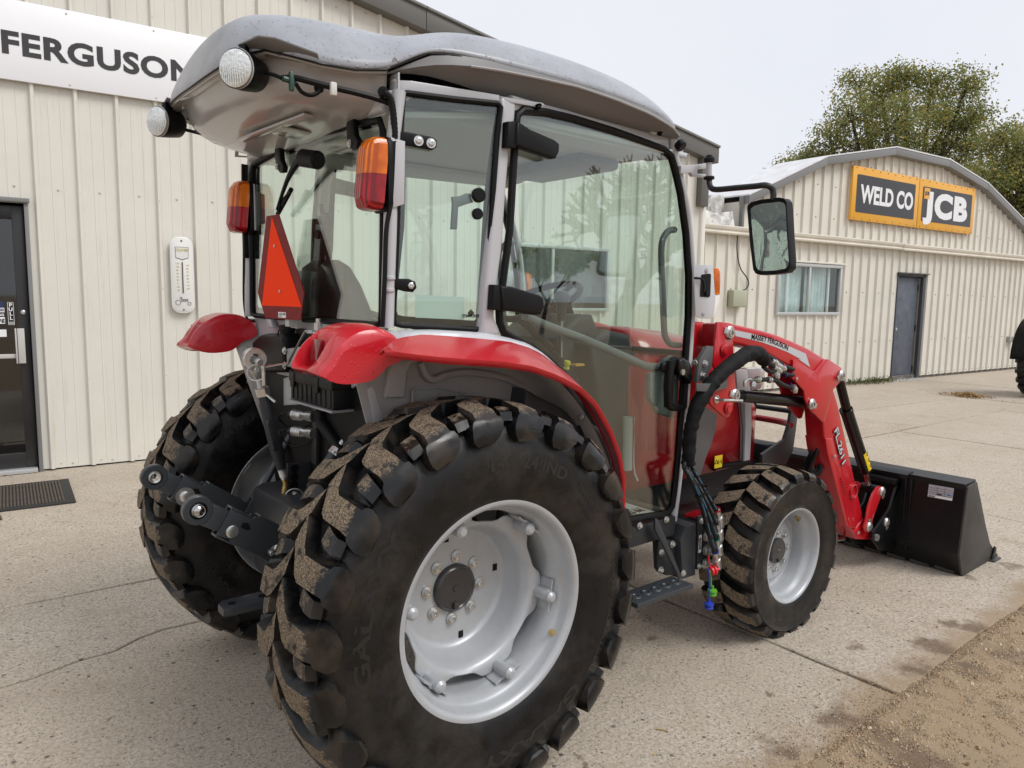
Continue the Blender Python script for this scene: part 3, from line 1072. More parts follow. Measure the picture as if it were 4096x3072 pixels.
# dim room behind the door and behind the window
bm = nb()
for (a, b, z0, z1, d) in ((-2.2, 1.2, 0, 2.5, 3.0), (4.4, 6.7, .8, 2.6, 2.5)):
    P = [(a, .12, z0), (b, .12, z0), (b, d, z0), (a, d, z0)]
    T = [(x, y, z1) for x, y, _ in P]
    v0 = [bm.verts.new(p) for p in P]; v1 = [bm.verts.new(p) for p in T]
    bm.faces.new(v0); bm.faces.new(v1)
    for i in (1, 2, 3): bm.faces.new((v0[i], v0[(i + 1) % 4], v1[(i + 1) % 4], v1[i]))
O('room_shell', bm, mat('room_dark', (.10, .095, .09), .9), lb, smooth=0)


def window(parent, u0, u1, z0, z1, split, m_frame, bars=.04, y=-.02, gm=None):
    bm = nb()
    cx, cz = (u0 + u1) / 2, (z0 + z1) / 2
    for c, s in (((cx, y, z1 - bars / 2), (u1 - u0, .06, bars)), ((cx, y, z0 + bars / 2), (u1 - u0, .075, bars)),
                 ((u0 + bars / 2, y, cz), (bars, .06, z1 - z0 - 2 * bars)), ((u1 - bars / 2, y, cz), (bars, .06, z1 - z0 - 2 * bars)),
                 ((split, y + .003, cz), (bars * .9, .05, z1 - z0 - 2 * bars))):
        box(bm, c, s, bev=.004)
    f = O('window', bm, m_frame, parent)
    for a, b in ((u0 + bars, split - bars * .45), (split + bars * .45, u1 - bars)):
        bm = nb()
        box(bm, ((a + b) / 2, y + .012, cz), (b - a, .005, z1 - z0 - 2 * bars))
        O('pane', bm, gm or BGLASS, f, smooth=0)
    return f


window(lb, 4.80, 6.31, 1.37, 2.175, 5.40, ALU)

# ---- the long white sign
sg = empty('sign_board', lb.matrix_basis @ Vector((0, 0, 0)), TH)
tag(sg, 'long white sign board with black capital letters screwed high on the left building', 'sign')
bm = nb()
box(bm, (-.42, -.045, 3.497), (4.0, .022, .615), bev=.003)
O('panel', bm, SIGNW, sg)
text('lettering', 'FERGUSON', 1, (-.103, -.058, 3.463), (1, 0, 0), (0, 0, 1), SIGNK, sg, bold=.0085, align='LEFT', cap=.172, fit=1.42, spacing=1.07)
text('lettering', 'MASSEY', 1, (-1.32, -.058, 3.463), (1, 0, 0), (0, 0, 1), SIGNK, sg, bold=.0085, align='LEFT', cap=.172, fit=1.07, spacing=1.07)
bm = nb()
for a in (90, 210, 330):
    ca = Vector((math.cos(R(a)), 0, math.sin(R(a))))
    cc = Vector((-1.78, -.056, 3.46)) + ca * .12
    prism(bm, [cc + Vector((math.cos(R(a + k)), 0, math.sin(R(a + k)))) * .11 for k in (60, 180, 300)], (0, -.002, 0))
O('emblem', bm, mat('sign_red', (.6, .02, .03), .4), sg, smooth=0)
bm = nb()
for u in (-2.0, -1.3, -.6, .35, 1.0, 1.5):
    for z in (3.775, 3.215): dome(bm, u, -.056, z, .007)
s_ = O('screw_heads', bm, ZINC, sg); s_['kind'] = 'stuff'

# ---- thermometer
tm = empty('thermometer', (-.4937, 4.8468, 0), TH)
tag(tm, 'white enamel wall thermometer with yellowed numbers and small rust spots', 'thermometer')
ENAM = mat('white_enamel', (.74, .735, .70), .25, coat=.5)
OLIVE = mat('faded_gold_print', (.50, .42, .16), .4)
cx, zc = 1.162, 1.685
def rrect(cx, cz, w, h, r, y, n=5):
    out = []
    for sx, sz, a0 in ((1, 1, 0), (-1, 1, 90), (-1, -1, 180), (1, -1, 270)):
        for k in range(n + 1):
            a = R(a0 + 90 * k / n)
            out.append((cx + sx * (w / 2 - r) + r * math.cos(a), y, cz + sz * (h / 2 - r) + r * math.sin(a)))
    return out
bm = nb(); prism(bm, rrect(cx, zc, .198, .69, .08, -.03), (0, -.022, 0), bev=.008, seg=3); O('back_plate', bm, ENAM, tm)
bm = nb(); prism(bm, rrect(cx, zc, .168, .655, .065, -.052), (0, -.003, 0), bev=.002); O('raised_face', bm, ENAM, tm)
bm = nb()
prism(bm, [(cx - .058, -.0565, zc + .255), (cx + .058, -.0565, zc + .255), (cx + .055, -.0565, zc + .155), (cx, -.0565, zc + .138), (cx - .055, -.0565, zc + .155)], (0, -.001, 0))
O('shield', bm, mat('shield_outline', (.18, .18, .18), .5), tm, smooth=0)
bm = nb()
prism(bm, [(cx - .053, -.058, zc + .250), (cx + .053, -.058, zc + .250), (cx + .051, -.058, zc + .160), (cx, -.058, zc + .145), (cx - .051, -.058, zc + .160)], (0, -.001, 0))
O('shield_face', bm, ENAM, tm, smooth=0)
text('lettering', 'OLIVER', .033, (cx, -.0596, zc + .225), (1, 0, 0), (0, 0, 1), OLIVE, tm, bold=.001, xs=1.05)
bm = nb(); cyl(bm, (cx, -.062, zc - .16), (cx, -.062, zc + .12), .0042, 10); O('mercury_tube', bm, mat('tube_brown', (.06, .035, .02), .2), tm)
for i, s in enumerate(['120', '100', '80', '60', '40', '20', '0', '-20', '-40']):
    text('lettering', s, .020, (cx - .042, -.0556, zc + .105 - i * .030), (1, 0, 0), (0, 0, 1), OLIVE, tm, bold=.0004)
for i, s in enumerate(['110', '90', '70', '50', '30', '10', '-10', '-30']):
    text('lettering', s, .020, (cx + .042, -.0556, zc + .090 - i * .030), (1, 0, 0), (0, 0, 1), OLIVE, tm, bold=.0004)
bm = nb()
for dx, dz, r in ((-.045, -.245, .022), (.05, -.255, .014)):
    tube(bm, [(cx + dx + r * math.cos(a), -.0565, zc + dz + r * math.sin(a)) for a in [i * math.pi / 9 for i in range(18)]], .003, 6, closed=True)
box(bm, (cx + .01, -.056, zc - .225), (.06, .002, .025)); box(bm, (cx - .02, -.056, zc - .205), (.02, .002, .02))
O('small_drawing', bm, mat('faded_grey_print', (.25, .24, .22), .5), tm, smooth=0)
bm = nb()
for z in (zc + .31, zc - .31): dome(bm, cx, -.055, z, .008)
O('mounting_screw', bm, RUSTS, tm)

# ---- door mat
dm = empty('door_mat', PZ('V', 130, 240, 0))
dm.rotation_euler = (0, 0, TH)
tag(dm, 'black ribbed rubber door mat on the concrete below the glass door', 'door mat')
MATR = mat('mat_rubber', (.025, .024, .022), .75, bump=.4, bscale=120)
MATB = mat('mat_bristle', (.095, .075, .055), .9, var=.5, vscale=40)
bm = nb(); box(bm, (-.22, .0, .006), (1.05, .80, .010), bev=.003); O('mat_base', bm, MATR, dm)
for k in range(44):
    bm = nb() if k == 0 else None
    if k == 0:
        box(bm, (0, 0, 0), (.013, .68, .008), bev=.002, seg=1); slat0 = O('ridge', bm, MATB, dm); o = slat0
    else:
        o = slat0.copy(); col.objects.link(o); o.parent = dm
    o.location = (-.68 + k * .0212, 0, .0135)

# ---- right building
WR = Vector((12.1944, 4.3043, 0))
rb = empty('metal_building', WR, TH)
tag(rb, 'cream ribbed metal building with arched grey trimmed gable and a dark blue door', 'building', 'cream metal buildings')
ARC = [(-3.16, 3.17), (-1.16, 3.985), (.95, 4.395), (2.95, 4.395), (4.64, 4.095), (6.92, 3.32), (8.3, 2.78)]
def arc(u):
    if u <= ARC[0][0]: return ARC[0][1] + (u - ARC[0][0]) * .41
    for a, b in zip(ARC[:-1], ARC[1:]):
        if a[0] <= u <= b[0]: return a[1] + (b[1] - a[1]) * (u - a[0]) / (b[0] - a[0])
    return ARC[-1][1]
ribbed(rb, -4.62, 7.24, lambda u: 2.62, .055, (-.24, .2667), WALLP2, 3, openings=[(-2.17, -.345, 1.30, 2.19), (1.59, 2.655, -.1, 2.11)], minor=False, depth=.038)
ribbed(rb, -3.15, 7.24, lambda u: arc(u) - .08, 2.625, (-.24, .2667), WALLP2, 3, minor=False, depth=.038)
bm = nb()
for k in range(-16, 29):
    u = -.24 + .2667 * k
    for z in (1.72, .80, .10, 3.0, 3.55, 4.0):
        uu = u + .13
        if uu > 7.2 or z > arc(uu) - .12 or (-2.2 < uu < -.3 and 1.25 < z < 2.2) or (1.55 < uu < 2.7 and z < 2.15) or (z > 2.7 and uu < -3.1): continue
        if k % 2 == 0 or z < .2: dome(bm, uu, 0, z, .011)
scr2 = O('screw_heads', bm, RUSTS, rb); scr2['kind'] = 'stuff'
for i, (a, b) in enumerate(zip(ARC[:-1], ARC[1:])):
    bm = nb()
    prism(bm, [(a[0], -.16, a[1]), (b[0], -.16, b[1]), (b[0], -.16, b[1] - .125), (a[0], -.16, a[1] - .125)], (0, .2, 0), bev=.006)
    O('fascia', bm, TRIMG, rb)
    bm = nb()
    prism(bm, [(a[0], -.165, a[1] + .006), (b[0], -.165, b[1] + .006), (b[0], -.165, b[1] + .03), (a[0], -.165, a[1] + .03)], (0, 1.0, 0))
    O('roof_sheet', bm, ROOFW, rb, smooth=0)
bm = nb()
box(bm, (-3.165, -.03, 2.9), (.05, .07, .54), bev=.004)
O('gable_edge', bm, TRIMG, rb)
# gutter
bm = nb()
prof = [(0, .0), (-.11, .0), (-.118, .02), (-.10, .05), (-.125, .075), (-.135, .11), (-.13, .125), (-.12, .11), (0, .12)]
prism(bm, [(-4.55, y - .03, 2.555 + z) for y, z in prof], (6.0, 0, 0))
prism(bm, [(1.47, y - .032, 2.547 + z) for y, z in prof], (5.75, 0, 0))
O('gutter', bm, mat('gutter_cream', (.70, .655, .56), .4, var=.12, vscale=3), rb, smooth=0)
# white coated roof between the two buildings, with its flashing box
bm = nb()
prism(bm, [(-4.6, .1, 2.70), (-3.18, .1, 2.70), (-3.18, 4.5, 3.75), (-4.6, 4.5, 3.75)], (0, 0, -.05))
O('valley_roof', bm, ROOFW, rb, smooth=0)
FLASH = mat('flashing_white', (.70, .69, .66), .5, var=.35, vscale=7, color2=(.30, .29, .27))
bm = nb()
prism(bm, [(-4.45, -.06, 2.68), (-3.35, -.06, 2.68), (-3.32, .02, 2.93), (-3.7, .05, 2.88), (-4.1, .05, 2.95), (-4.5, .05, 2.98)], (0, .12, 0), bev=.008)
O('flashing', bm, FLASH, rb)
bm = nb()
prism(bm, [(-3.62, .3, 2.85), (-3.2, .3, 2.85), (-3.2, .3, 3.22), (-3.5, .3, 3.2)], (0, .1, 0), bev=.008)
O('flashing', bm, FLASH, rb)
bm = nb()
prism(bm, [(-4.56, -.02, 2.95), (-4.62, .3, 2.95), (-4.15, .0, 2.66), (-4.3, -.06, 2.66)], (0, -.012, 0))
O('flashing', bm, WALLP2, rb)
wf = window(rb, -2.17, -.345, 1.30, 2.19, -1.29, ALU, bars=.055, gm=BGLASS2)
bm = nb()
box(bm, (-1.26, -.03, 2.215), (1.95, .07, .03), bev=.004)
O('window_flashing', bm, WALLP2, rb)
CURT = mat('pale_curtain', (.66, .74, .72), .9, var=.25, vscale=3)
for a, b in ((-2.1, -1.35), (-1.25, -.62)):
    bm = nb()
    rows = [[(a + (b - a) * t / 30, .10 + .018 * math.sin(t * 1.9), z) for t in range(31)] for z in (1.33, 2.16)]
    grid(bm, rows); O('curtain', bm, CURT, rb, smooth=80)
bm = nb(); box(bm, (-1.78, .07, 1.74), (.045, .03, .86)); box(bm, (-.58, .07, 1.74), (.04, .03, .86)); O('window_post', bm, WHITE, rb)
# blue-grey steel door in its recess
BLUED = mat('blue_grey_door', (.055, .065, .088), .45, var=.45, vscale=6, color2=(.11, .125, .15))
bm = nb()
for c, s in (((1.60, .06, 1.05), (.03, .16, 2.12)), ((2.60, .06, 1.05), (.10, .16, 2.12)), ((2.11, .06, 2.09), (1.05, .16, .05))): box(bm, c, s, bev=.004)
O('door_frame', bm, mat('blue_grey_frame', (.045, .05, .062), .5), rb)
bm = nb(); box(bm, (2.12, -.045, 2.125), (1.12, .07, .02)); O('door_drip', bm, TRIMD, rb)
bm = nb(); box(bm, (2.08, .09, 1.03), (.92, .045, 2.05), bev=.004); d2 = O('door', bm, BLUED, rb)
bm = nb()
lathe(bm, [(0, 0), (.035, 0), (.035, .008), (.014, .012), (.014, .035), (.03, .045), (.03, .065), (0, .075)], (1.70, .066, 1.02), (0, -1, 0), 16)
O('door_knob', bm, ZINC, d2)
bm = nb(); lathe(bm, [(0, 0), (.03, 0), (.03, .012), (0, .016)], (1.70, .066, 1.38), (0, -1, 0), 16); O('door_lock', bm, BRASS, d2)
bm = nb(); box(bm, (2.535, .058, 1.03), (.018, .03, 2.03)); O('weather_strip', bm, mat('weathered_wood', (.28, .235, .18), .8), d2)
bm = nb()
for z in (1.85, 1.03, .2): cyl(bm, (2.515, .055, z - .06), (2.515, .055, z + .06), .014, 10)
O('hinge', bm, DK, d2)
bm = nb(); box(bm, (2.1, -.03, .0), (1.05, .14, .03)); O('threshold', bm, ALU, rb)
bm = nb(); box(bm, (1.31, .045, .02), (11.9, .05, .12)); O('footing', bm, mat('footing_shade', (.16, .14, .12), .9, var=.4, vscale=9), rb)  # footing coloured dark to stand in for the shadow gap below the sheets
bm = nb(); box(bm, (7.25, -.0, 1.31), (.05, .08, 2.6), bev=.004); O('corner_trim', bm, WALLP2, rb)
bm = nb()
prism(bm, [(7.24, .03, 0), (7.24, 15, 0), (7.24, 15, 2.6), (7.24, .03, 2.6)], (-.05, 0, 0)); prism(bm, [(-3.13, .05, 2.6), (-3.13, .8, 2.6), (-3.13, .8, 3.1), (-3.13, .05, 3.1)], (.05, 0, 0))
O('side_wall', bm, WALLP2, rb, smooth=0)
bm = nb()
prism(bm, [(u, .78, 2.6) for u in (-3.1, 7.2)] + [(u, .78, z - .02) for u, z in ARC[::-1] if u < 7.2], (0, .05, 0))
prism(bm, [(-3.1, .05, 2.62), (7.2, .05, 2.62), (7.2, 14, 2.55), (-3.1, 14, 2.55)], (0, 0, -.05))
O('rear_gable', bm, WALLP2, rb, smooth=0)
bm = nb()
P = [(-2.6, .13, .9), (.1, .13, .9), (.1, 2.5, .9), (-2.6, 2.5, .9)]
v0 = [bm.verts.new(p) for p in P]; v1 = [bm.verts.new((x, y, 2.5)) for x, y, _ in P]
bm.faces.new(v0); bm.faces.new(v1)
for i in (1, 2, 3): bm.faces.new((v0[i], v0[(i + 1) % 4], v1[(i + 1) % 4], v1[i]))
O('room_shell', bm, mat('room_pale', (.6, .62, .60), .9), rb, smooth=0)

# electrical box and its cable, outlet box
eb = empty('electrical_box', WR, TH)
tag(eb, 'sage green electrical box on the right wall under a drooping black cable', 'electrical box')
bm = nb(); box(bm, (-3.235, -.075, 1.567), (.355, .11, .27), bev=.012); O('case', bm, mat('sage_box', (.36, .37, .27), .45), eb)
bm = nb(); box(bm, (-3.235, -.135, 1.567), (.335, .016, .25), bev=.008); O('cover', bm, mat('sage_cover', (.39, .40, .29), .4), eb)
cb = empty('cable', WR, TH)
tag(cb, 'thin black cable hanging from the gutter to the sage electrical box', 'cable')
bm = nb()
tube(bm, [(-3.27, -.05, 2.57), (-3.27, -.06, 2.30), (-3.17, -.06, 2.05), (-3.0, -.06, 1.90), (-2.95, -.06, 1.80), (-3.02, -.06, 1.72), (-3.12, -.08, 1.70)], .009, 6, sm=6)
O('cable_run', bm, BLACK, cb)
ob = empty('outlet_box', WR, TH)
tag(ob, 'small grey outlet box low on the right wall near its far corner', 'outlet box')
bm = nb(); box(bm, (6.52, -.06, .735), (.13, .10, .13), bev=.008); O('case', bm, mat('outlet_grey', (.30, .30, .29), .5), ob)
bm = nb(); box(bm, (6.66, -.075, .735), (.13, .13, .14), bev=.02); O('cover', bm, mat('outlet_cover', (.50, .47, .34), .5), ob)

# ---- sign boards on the gable
def board(u0, u1, label):
    s = empty('sign_board', WR, TH)
    tag(s, label, 'sign', 'yellow bordered signs on the gable')
    bm = nb(); box(bm, ((u0 + u1) / 2, -.07, 3.485), (u1 - u0, .05, .945), bev=.006); O('panel', bm, SIGNY, s)
    bm = nb(); prism(bm, rrect((u0 + u1) / 2 + .0, 3.485, u1 - u0 - .26, .665, .03, -.0955), (0, -.003, 0)); O('black_field', bm, SIGND, s, smooth=0)
    bm = nb()
    for k in range(9):
        for z in (3.925, 3.045): dome(bm, u0 + .1 + k * (u1 - u0 - .2) / 8, -.095, z, .011)
    h = O('screw_heads', bm, RUSTS, s); h['kind'] = 'stuff'
    return s
s1 = board(-.285, 1.965, 'yellow bordered black board with two white words above the gutter')
s2 = board(1.985, 4.245, 'yellow bordered black board with three large white letters and a small yellow square')
text('lettering', 'WELD CO', 1, (.88, -.100, 3.47), (1, 0, 0), (0, 0, 1), WHITE, s1, bold=.016, cap=.315, fit=1.80)
text('lettering', 'JCB', 1, (3.10, -.100, 3.46), (1, 0, 0), (0, 0, 1), WHITE, s2, bold=.036, cap=.46, fit=1.78, spacing=1.12)
bm = nb(); box(bm, (2.27, -.1, 3.69), (.21, .004, .21)); O('small_square', bm, SIGNY, s2, smooth=0)
text('lettering', 'JCB', .085, (2.27, -.1035, 3.69), (1, 0, .0), (0, 0, 1), SIGND, s2, bold=.006, xs=1.1)

# ---- brown timber post at the far right
pt = empty('timber_wall', WR, TH)
tag(pt, 'strip of brown timber wall past the far corner of the cream building', 'wall')
bm = nb()
for k in range(4): box(bm, (7.5 + k * .22, .5, 1.25), (.21, .05, 2.5), bev=.006)
O('board', bm, mat('brown_boards', (.22, .10, .055), .8, var=.3, vscale=12), pt)

# ================================================================== the tractor
TR = empty('tractor', (0, 0, 0))
tag(TR, 'red tractor with grey enclosed cab, front loader and muddy lugged tyres, wet with rain', 'tractor')
ZR, WB, ZF = .6097, 1.8051, .3664
YR, YF = .690, .63
KS = .90        # lateral scale of the rear tyre and rim


def mir(o, name=None):
    """the matching part on the left-hand side, a mesh of its own"""
    me = o.data.copy()
    for v in me.vertices: v.co.y = -v.co.y
    me.flip_normals()
    c = bpy.data.objects.new(name or o.name.split('.')[0], me)
    col.objects.link(c)
    c.parent = o.parent
    for md in o.modifiers:
        n = c.modifiers.new(md.name, md.type)
        if md.type == 'SOLIDIFY': n.thickness, n.offset = md.thickness, md.offset
        if md.type == 'SUBSURF': n.levels, n.render_levels = md.levels, md.render_levels
    for k in o.keys():
        if k in ('kind', 'label'): c[k] = o[k]
    return c


def interp(tab, x):
    for a, b in zip(tab[:-1], tab[1:]):
        if a[0] <= x <= b[0]:
            return a[1] + (b[1] - a[1]) * (x - a[0]) / (b[0] - a[0])
    return tab[0][1] if x < tab[0][0] else tab[-1][1]


def wheel_frame(side, cx, yc, cz):
    k = KS if cx < 1 else 1.0
    def W(s, r, th):
        return Vector((cx + r * math.cos(th), -(yc + s * k) * side, max(cz + r * math.sin(th), .003)))
    return W


def make_tyre(wh, side, cx, yc, cz, carc, lugfn, n=128):
    W = wheel_frame(side, cx, yc, cz)
    bm = nb()
    prof = carc + [(-s, r) for s, r in carc[::-1][1:]] if carc[-1][0] == 0 else carc + [(-s, r) for s, r in carc[::-1]]
    rows = []
    for i in range(n):
        th = 2 * math.pi * i / n
        rows.append([bm.verts.new(W(s, r, th)) for s, r in prof])
    for i in range(n):
        a, b = rows[i], rows[(i + 1) % n]
        for j in range(len(prof) - 1):
            bm.faces.new((a[j], a[j + 1], b[j + 1], b[j]))
    o = O('tyre', bm, TYRE, wh, smooth=40)
    bm = nb()
    lugfn(bm, W)
    lm_ = LUG_REAR if cx < 1 else LUG_FRONT
    l = O('tread_lugs', bm, [TYRE, lm_, lm_], wh, smooth=24)
    l['kind'] = 'stuff'
    return o


def lug(bm, W, th0, sgn, st, jit):
    """st: stations (s, r_top, s_base, r_base, dtheta, half_top, half_base, sandy)"""
    rows = []
    for (s, rt, sb, rb, dt, ht, hb, sd) in st:
        c = th0 + R(dt)
        k = R(jit.uniform(-.18, .18))
        rows.append(([W(sgn * sb, rb, c - R(hb)), W(sgn * s, rt, c - R(ht) + k), W(sgn * s, rt + .0006, c), W(sgn * s, rt, c + R(ht) + k), W(sgn * sb, rb, c + R(hb))], sd))
    V = [[bm.verts.new(p) for p in r[0]] for r in rows]
    for i in range(len(V) - 1):
        a, b = V[i], V[i + 1]
        for j in range(4):
            f = bm.faces.new((a[j], a[j + 1], b[j + 1], b[j]))
            f.material_index = 2 if (j in (1, 2) and rows[i][1] and rows[i + 1][1]) else 1
    for v in (V[0], V[-1]):
        f = bm.faces.new(v)
        f.material_index = 1


CARC_R = [(.160, .318), (.170, .330), (.180, .350), (.190, .39), (.195, .43), (.193, .47), (.184, .505), (.172, .532), (.150, .555), (.110, .567), (.05, .572), (0, .573)]
CARC_F = [(.112, .214), (.121, .222), (.128, .240), (.130, .275), (.131, .310), (.133, .338), (.137, .345), (.130, .351), (.112, .358), (.07, .364), (0, .367)]


def rear_lugs(bm, W):
    jit = random.Random(11)
    N = 23
    for k in range(N):
        for sgn in (1, -1):
            th = R(95.5 + k * 360 / N + (0 if sgn > 0 else 180 / N))
            lug(bm, W, th, sgn, [
                (.1990, .508, .165, .500, 2.6, 1.7, 1.9, 0),
                (.2060, .516, .165, .508, 2.3, 3.4, 3.7, 0),
                (.2085, .532, .165, .515, 1.8, 4.9, 5.3, 0),
                (.2060, .552, .160, .530, 1.2, 5.5, 6.2, 0),
                (.1985, .570, .150, .540, .6, 5.4, 6.6, 0),
                (.1900, .583, .140, .545, .3, 4.7, 6.6, 0),
                (.1840, .587, .135, .548, .2, 3.6, 6.3, 0),
                (.1640, .603, .130, .550, .0, 3.3, 6.0, 1),
                (.0800, .6135, .080, .560, -.5, 3.3, 5.0, 1),
                (.0560, .6145, .055, .560, -1.8, 3.5, 4.9, 1),
                (-.004, .6155, -.004, .560, -8.4, 3.4, 4.6, 1)], jit)
            # low step block in the gap beside each shoulder
            lug(bm, W, th + R(180 / N), sgn, [
                (.172, .566, .15, .545, -.4, 2.0, 2.6, 0),
                (.158, .590, .14, .55, -.6, 2.1, 2.8, 0),
                (.130, .597, .125, .555, -1.2, 2.2, 2.9, 1),
                (.098, .598, .10, .555, -2.2, 2.0, 2.8, 1),
                (.080, .575, .08, .555, -2.8, 1.9, 2.7, 0)], jit)


def front_lugs(bm, W):
    jit = random.Random(5)
    N = 20
    for k in range(N):
        for sgn in (1, -1):
            th = R(k * 360 / N + (0 if sgn > 0 else 180 / N))
            lug(bm, W, th, sgn, [
                (.1365, .350, .11, .345, 2.2, 4.8, 5.2, 0),
                (.1350, .371, .105, .35, 2.0, 4.9, 5.9, 0),
                (.1220, .386, .10, .355, 1.7, 4.9, 6.3, 1),
                (.0850, .3925, .08, .36, .6, 4.9, 6.3, 1),
                (.0620, .3945, .06, .362, -.6, 4.8, 6.1, 1),
                (.0020, .3965, .002, .362, -5.0, 4.6, 5.9, 1)], jit)


def rim_rear(wh, side, yc):
    W = wheel_frame(side, 0, yc, ZR)
    ax = Vector((0, -side, 0))
    o0 = Vector((0, -yc * side, ZR))
    bm = nb()
    prof = [(.318, .150), (.329, .158), (.3335, .166), (.331, .1715), (.322, .172), (.313, .166), (.307, .150), (.303, .128), (.297, .118), (.292, .112), (.288, .095), (.284, .088),
            (.280, .060), (.279, .0), (.282, -.04), (.292, -.07), (.302, -.10), (.306, -.14), (.314, -.16), (.326, -.170), (.333, -.166), (.329, -.155), (.318, -.150)]
    lathe(bm, [(r_, t_ * KS) for r_, t_ in prof + [(.300, -.05), (.300, .06), (.318, .150)]], o0, ax, 96)
    r = O('rim', bm, SILV, wh, smooth=50)
    # pressed disc with six tabs
    bm = nb()
    rows = []
    for i in range(144):
        th = 2 * math.pi * i / 144
        c = math.cos(6 * (th - R(51)))
        tab = 1 / (1 + math.exp(-5 * (c + .15)))
        ro = .240 + .032 * tab
        row = [(0, -.083), (.09, -.083), (.175, -.083), (.188, -.078), (.196, -.066), (.212, -.005), (.222, .028), (.232, .038), (ro - .004, .042), (ro, .040)]
        rows.append([W(s, rr, th) for rr, s in row])
    rows.append(rows[0])
    grid(bm, rows)
    bmesh.ops.remove_doubles(bm, verts=bm.verts, dist=1e-5)
    d = O('wheel_disc', bm, SILV, wh, smooth=50)
    solid(d, .009, -1 if side > 0 else -1)
    for k in range(6):
        th = R(51 + 60 * k)
        bm = nb()
        p = W(.02, .262, th); q2 = W(.082, .262, th)
        lathe(bm, [(0, 0), (.019, 0), (.019, .058), (.0175, .061), (.0195, .063), (.0185, .072), (.011, .080), (0, .082)], W(.036, .262, th), ax, 20)
        rad = Vector((math.cos(th), 0, math.sin(th)))
        tan = Vector((-math.sin(th), 0, math.cos(th)))
        c = W(.060, .2765, th)
        pl = [(-.052, -.010), (-.045, -.030), (.045, -.030), (.052, -.010), (.052, .035), (.022, .035), (.016, .006), (-.016, .006), (-.022, .035), (-.052, .035)]
        prism(bm, [c + tan * a + ax * b for a, b in pl], rad * -.007, bev=.002)
        b_ = W(.045, .262, th)
        prism(bm, [b_ + tan * a + rad * b for a, b in ((-.021, .02), (.021, .02), (.021, -.004), (-.021, -.004))], ax * .045, bev=.003)
        O('rim_clamp', bm, SILV, wh)
    bm = nb()
    lathe(bm, [(.077, -.075), (.077, -.065), (.074, -.060), (.066, -.055), (.062, -.059), (.012, -.061), (.010, -.057), (0, -.057)], o0, ax, 40)
    box(bm, W(-.058, .052, R(-95)), (.018, .012, .02), bev=.003)
    O('hub_cap', bm, CAPG, wh)
    first = None
    for k in range(8):
        th = R(85 + 45 * k)
        if first is None:
            bm = nb(); bolt(bm, W(-.081, .101, th), ax, .0135, .016); first = O('wheel_bolt', bm, ZINC, wh); p0 = W(-.081, .101, th)
        else:
            b = first.copy(); col.objects.link(b); b.parent = wh; b.location = W(-.081, .101, th) - p0
    bm = nb()
    for k in range(4):
        th = R(10 + 90 * k)
        box(bm, W(-.081, .167, th), (.016, .003, .022), rot=None)
    O('square_hole', bm, BPRINT, wh, smooth=0)
    v = PY('R', 1000, 1160, -.795)
    bm = nb()
    base = W(.125, .300, R(-31)) if side > 0 else W(.125, .300, R(200))
    tp = base + Vector((-math.cos(R(-31)) * .025 if side > 0 else .02, -side * .025, .016))
    cyl(bm, base, base + (tp - base) * .5, .0065, 12); cyl(bm, base, tp, .0038, 10)
    lathe(bm, [(0, 0), (.011, 0), (.011, .003), (0, .003)], base, tp - base, 12)
    O('valve', bm, BRASS, wh)


def rim_front(wh, side):
    ax = Vector((0, -side, 0))
    o0 = Vector((WB, -YF * side, ZF))
    W = wheel_frame(side, WB, YF, ZF)
    bm = nb()
    prof = [(.210, .100), (.220, .112), (.2235, .118), (.222, .1225), (.214, .1215), (.207, .112), (.203, .095), (.199, .080), (.191, .072), (.186, .05), (.185, .0), (.186, -.05), (.2, -.08), (.205, -.10),
            (.216, -.118), (.2235, -.118), (.219, -.11), (.208, -.1), (.200, -.04), (.200, .06), (.210, .100)]
    lathe(bm, prof, o0, ax, 80)
    O('rim', bm, SILV, wh, smooth=50)
    bm = nb()
    lathe(bm, [(.187, .004), (.178, -.002), (.16, .002), (.143, .018), (.128, .025), (0, .025), (0, .016), (.13, .016), (.187, -.010)], o0, ax, 64)
    O('wheel_disc', bm, SILV, wh, smooth=50)
    bm = nb()
    lathe(bm, [(.061, .024), (.061, .036), (.056, .044), (.010, .046), (.008, .048), (0, .048)], o0, ax, 32)
    box(bm, W(.050, .042, R(-100)), (.015, .01, .015), bev=.003)
    O('hub_cap', bm, CAPG, wh)
    first = None
    for k in range(8):
        th = R(45 + 45 * k)
        if first is None:
            bm = nb(); bolt(bm, W(.025, .091, th), ax, .013, .018); first = O('wheel_bolt', bm, ZINC, wh); p0 = W(.025, .091, th)
        else:
            b = first.copy(); col.objects.link(b); b.parent = wh; b.location = W(.025, .091, th) - p0
    if side > 0:
        base = W(.06, .189, R(50))
        bm = nb(); lathe(bm, [(0, 0), (.014, 0), (.013, .006), (.006, .010), (.005, .024), (0, .026)], base, Vector((-math.cos(R(50)), -.6, -math.sin(R(50)))), 12)
        O('valve', bm, BRASS, wh)


def sidewall_text(wh, s, size, r0, thdeg, side, cx, yc, cz, carc, m, inner=False, xs=1.25, bold=.002, flip=1):
    tab = sorted([(r, ss) for ss, r in carc])
    def wrap(c):
        th = R(thdeg) - (c.x / r0) * (1 if side > 0 else -1) * (-1 if inner else 1)
        r = r0 + c.y
        ss = interp(tab, r) + c.z
        if inner: ss = -ss
        ss *= KS if cx < 1 else 1.0
        return Vector((cx + r * math.cos(th), -(yc + ss) * side, cz + r * math.sin(th)))
    return text('sidewall_lettering', s, size, (0, 0, 0), (1, 0, 0), (0, 0, 1), m, wh, ext=.0010, bold=bold, xs=xs, wrap=wrap)


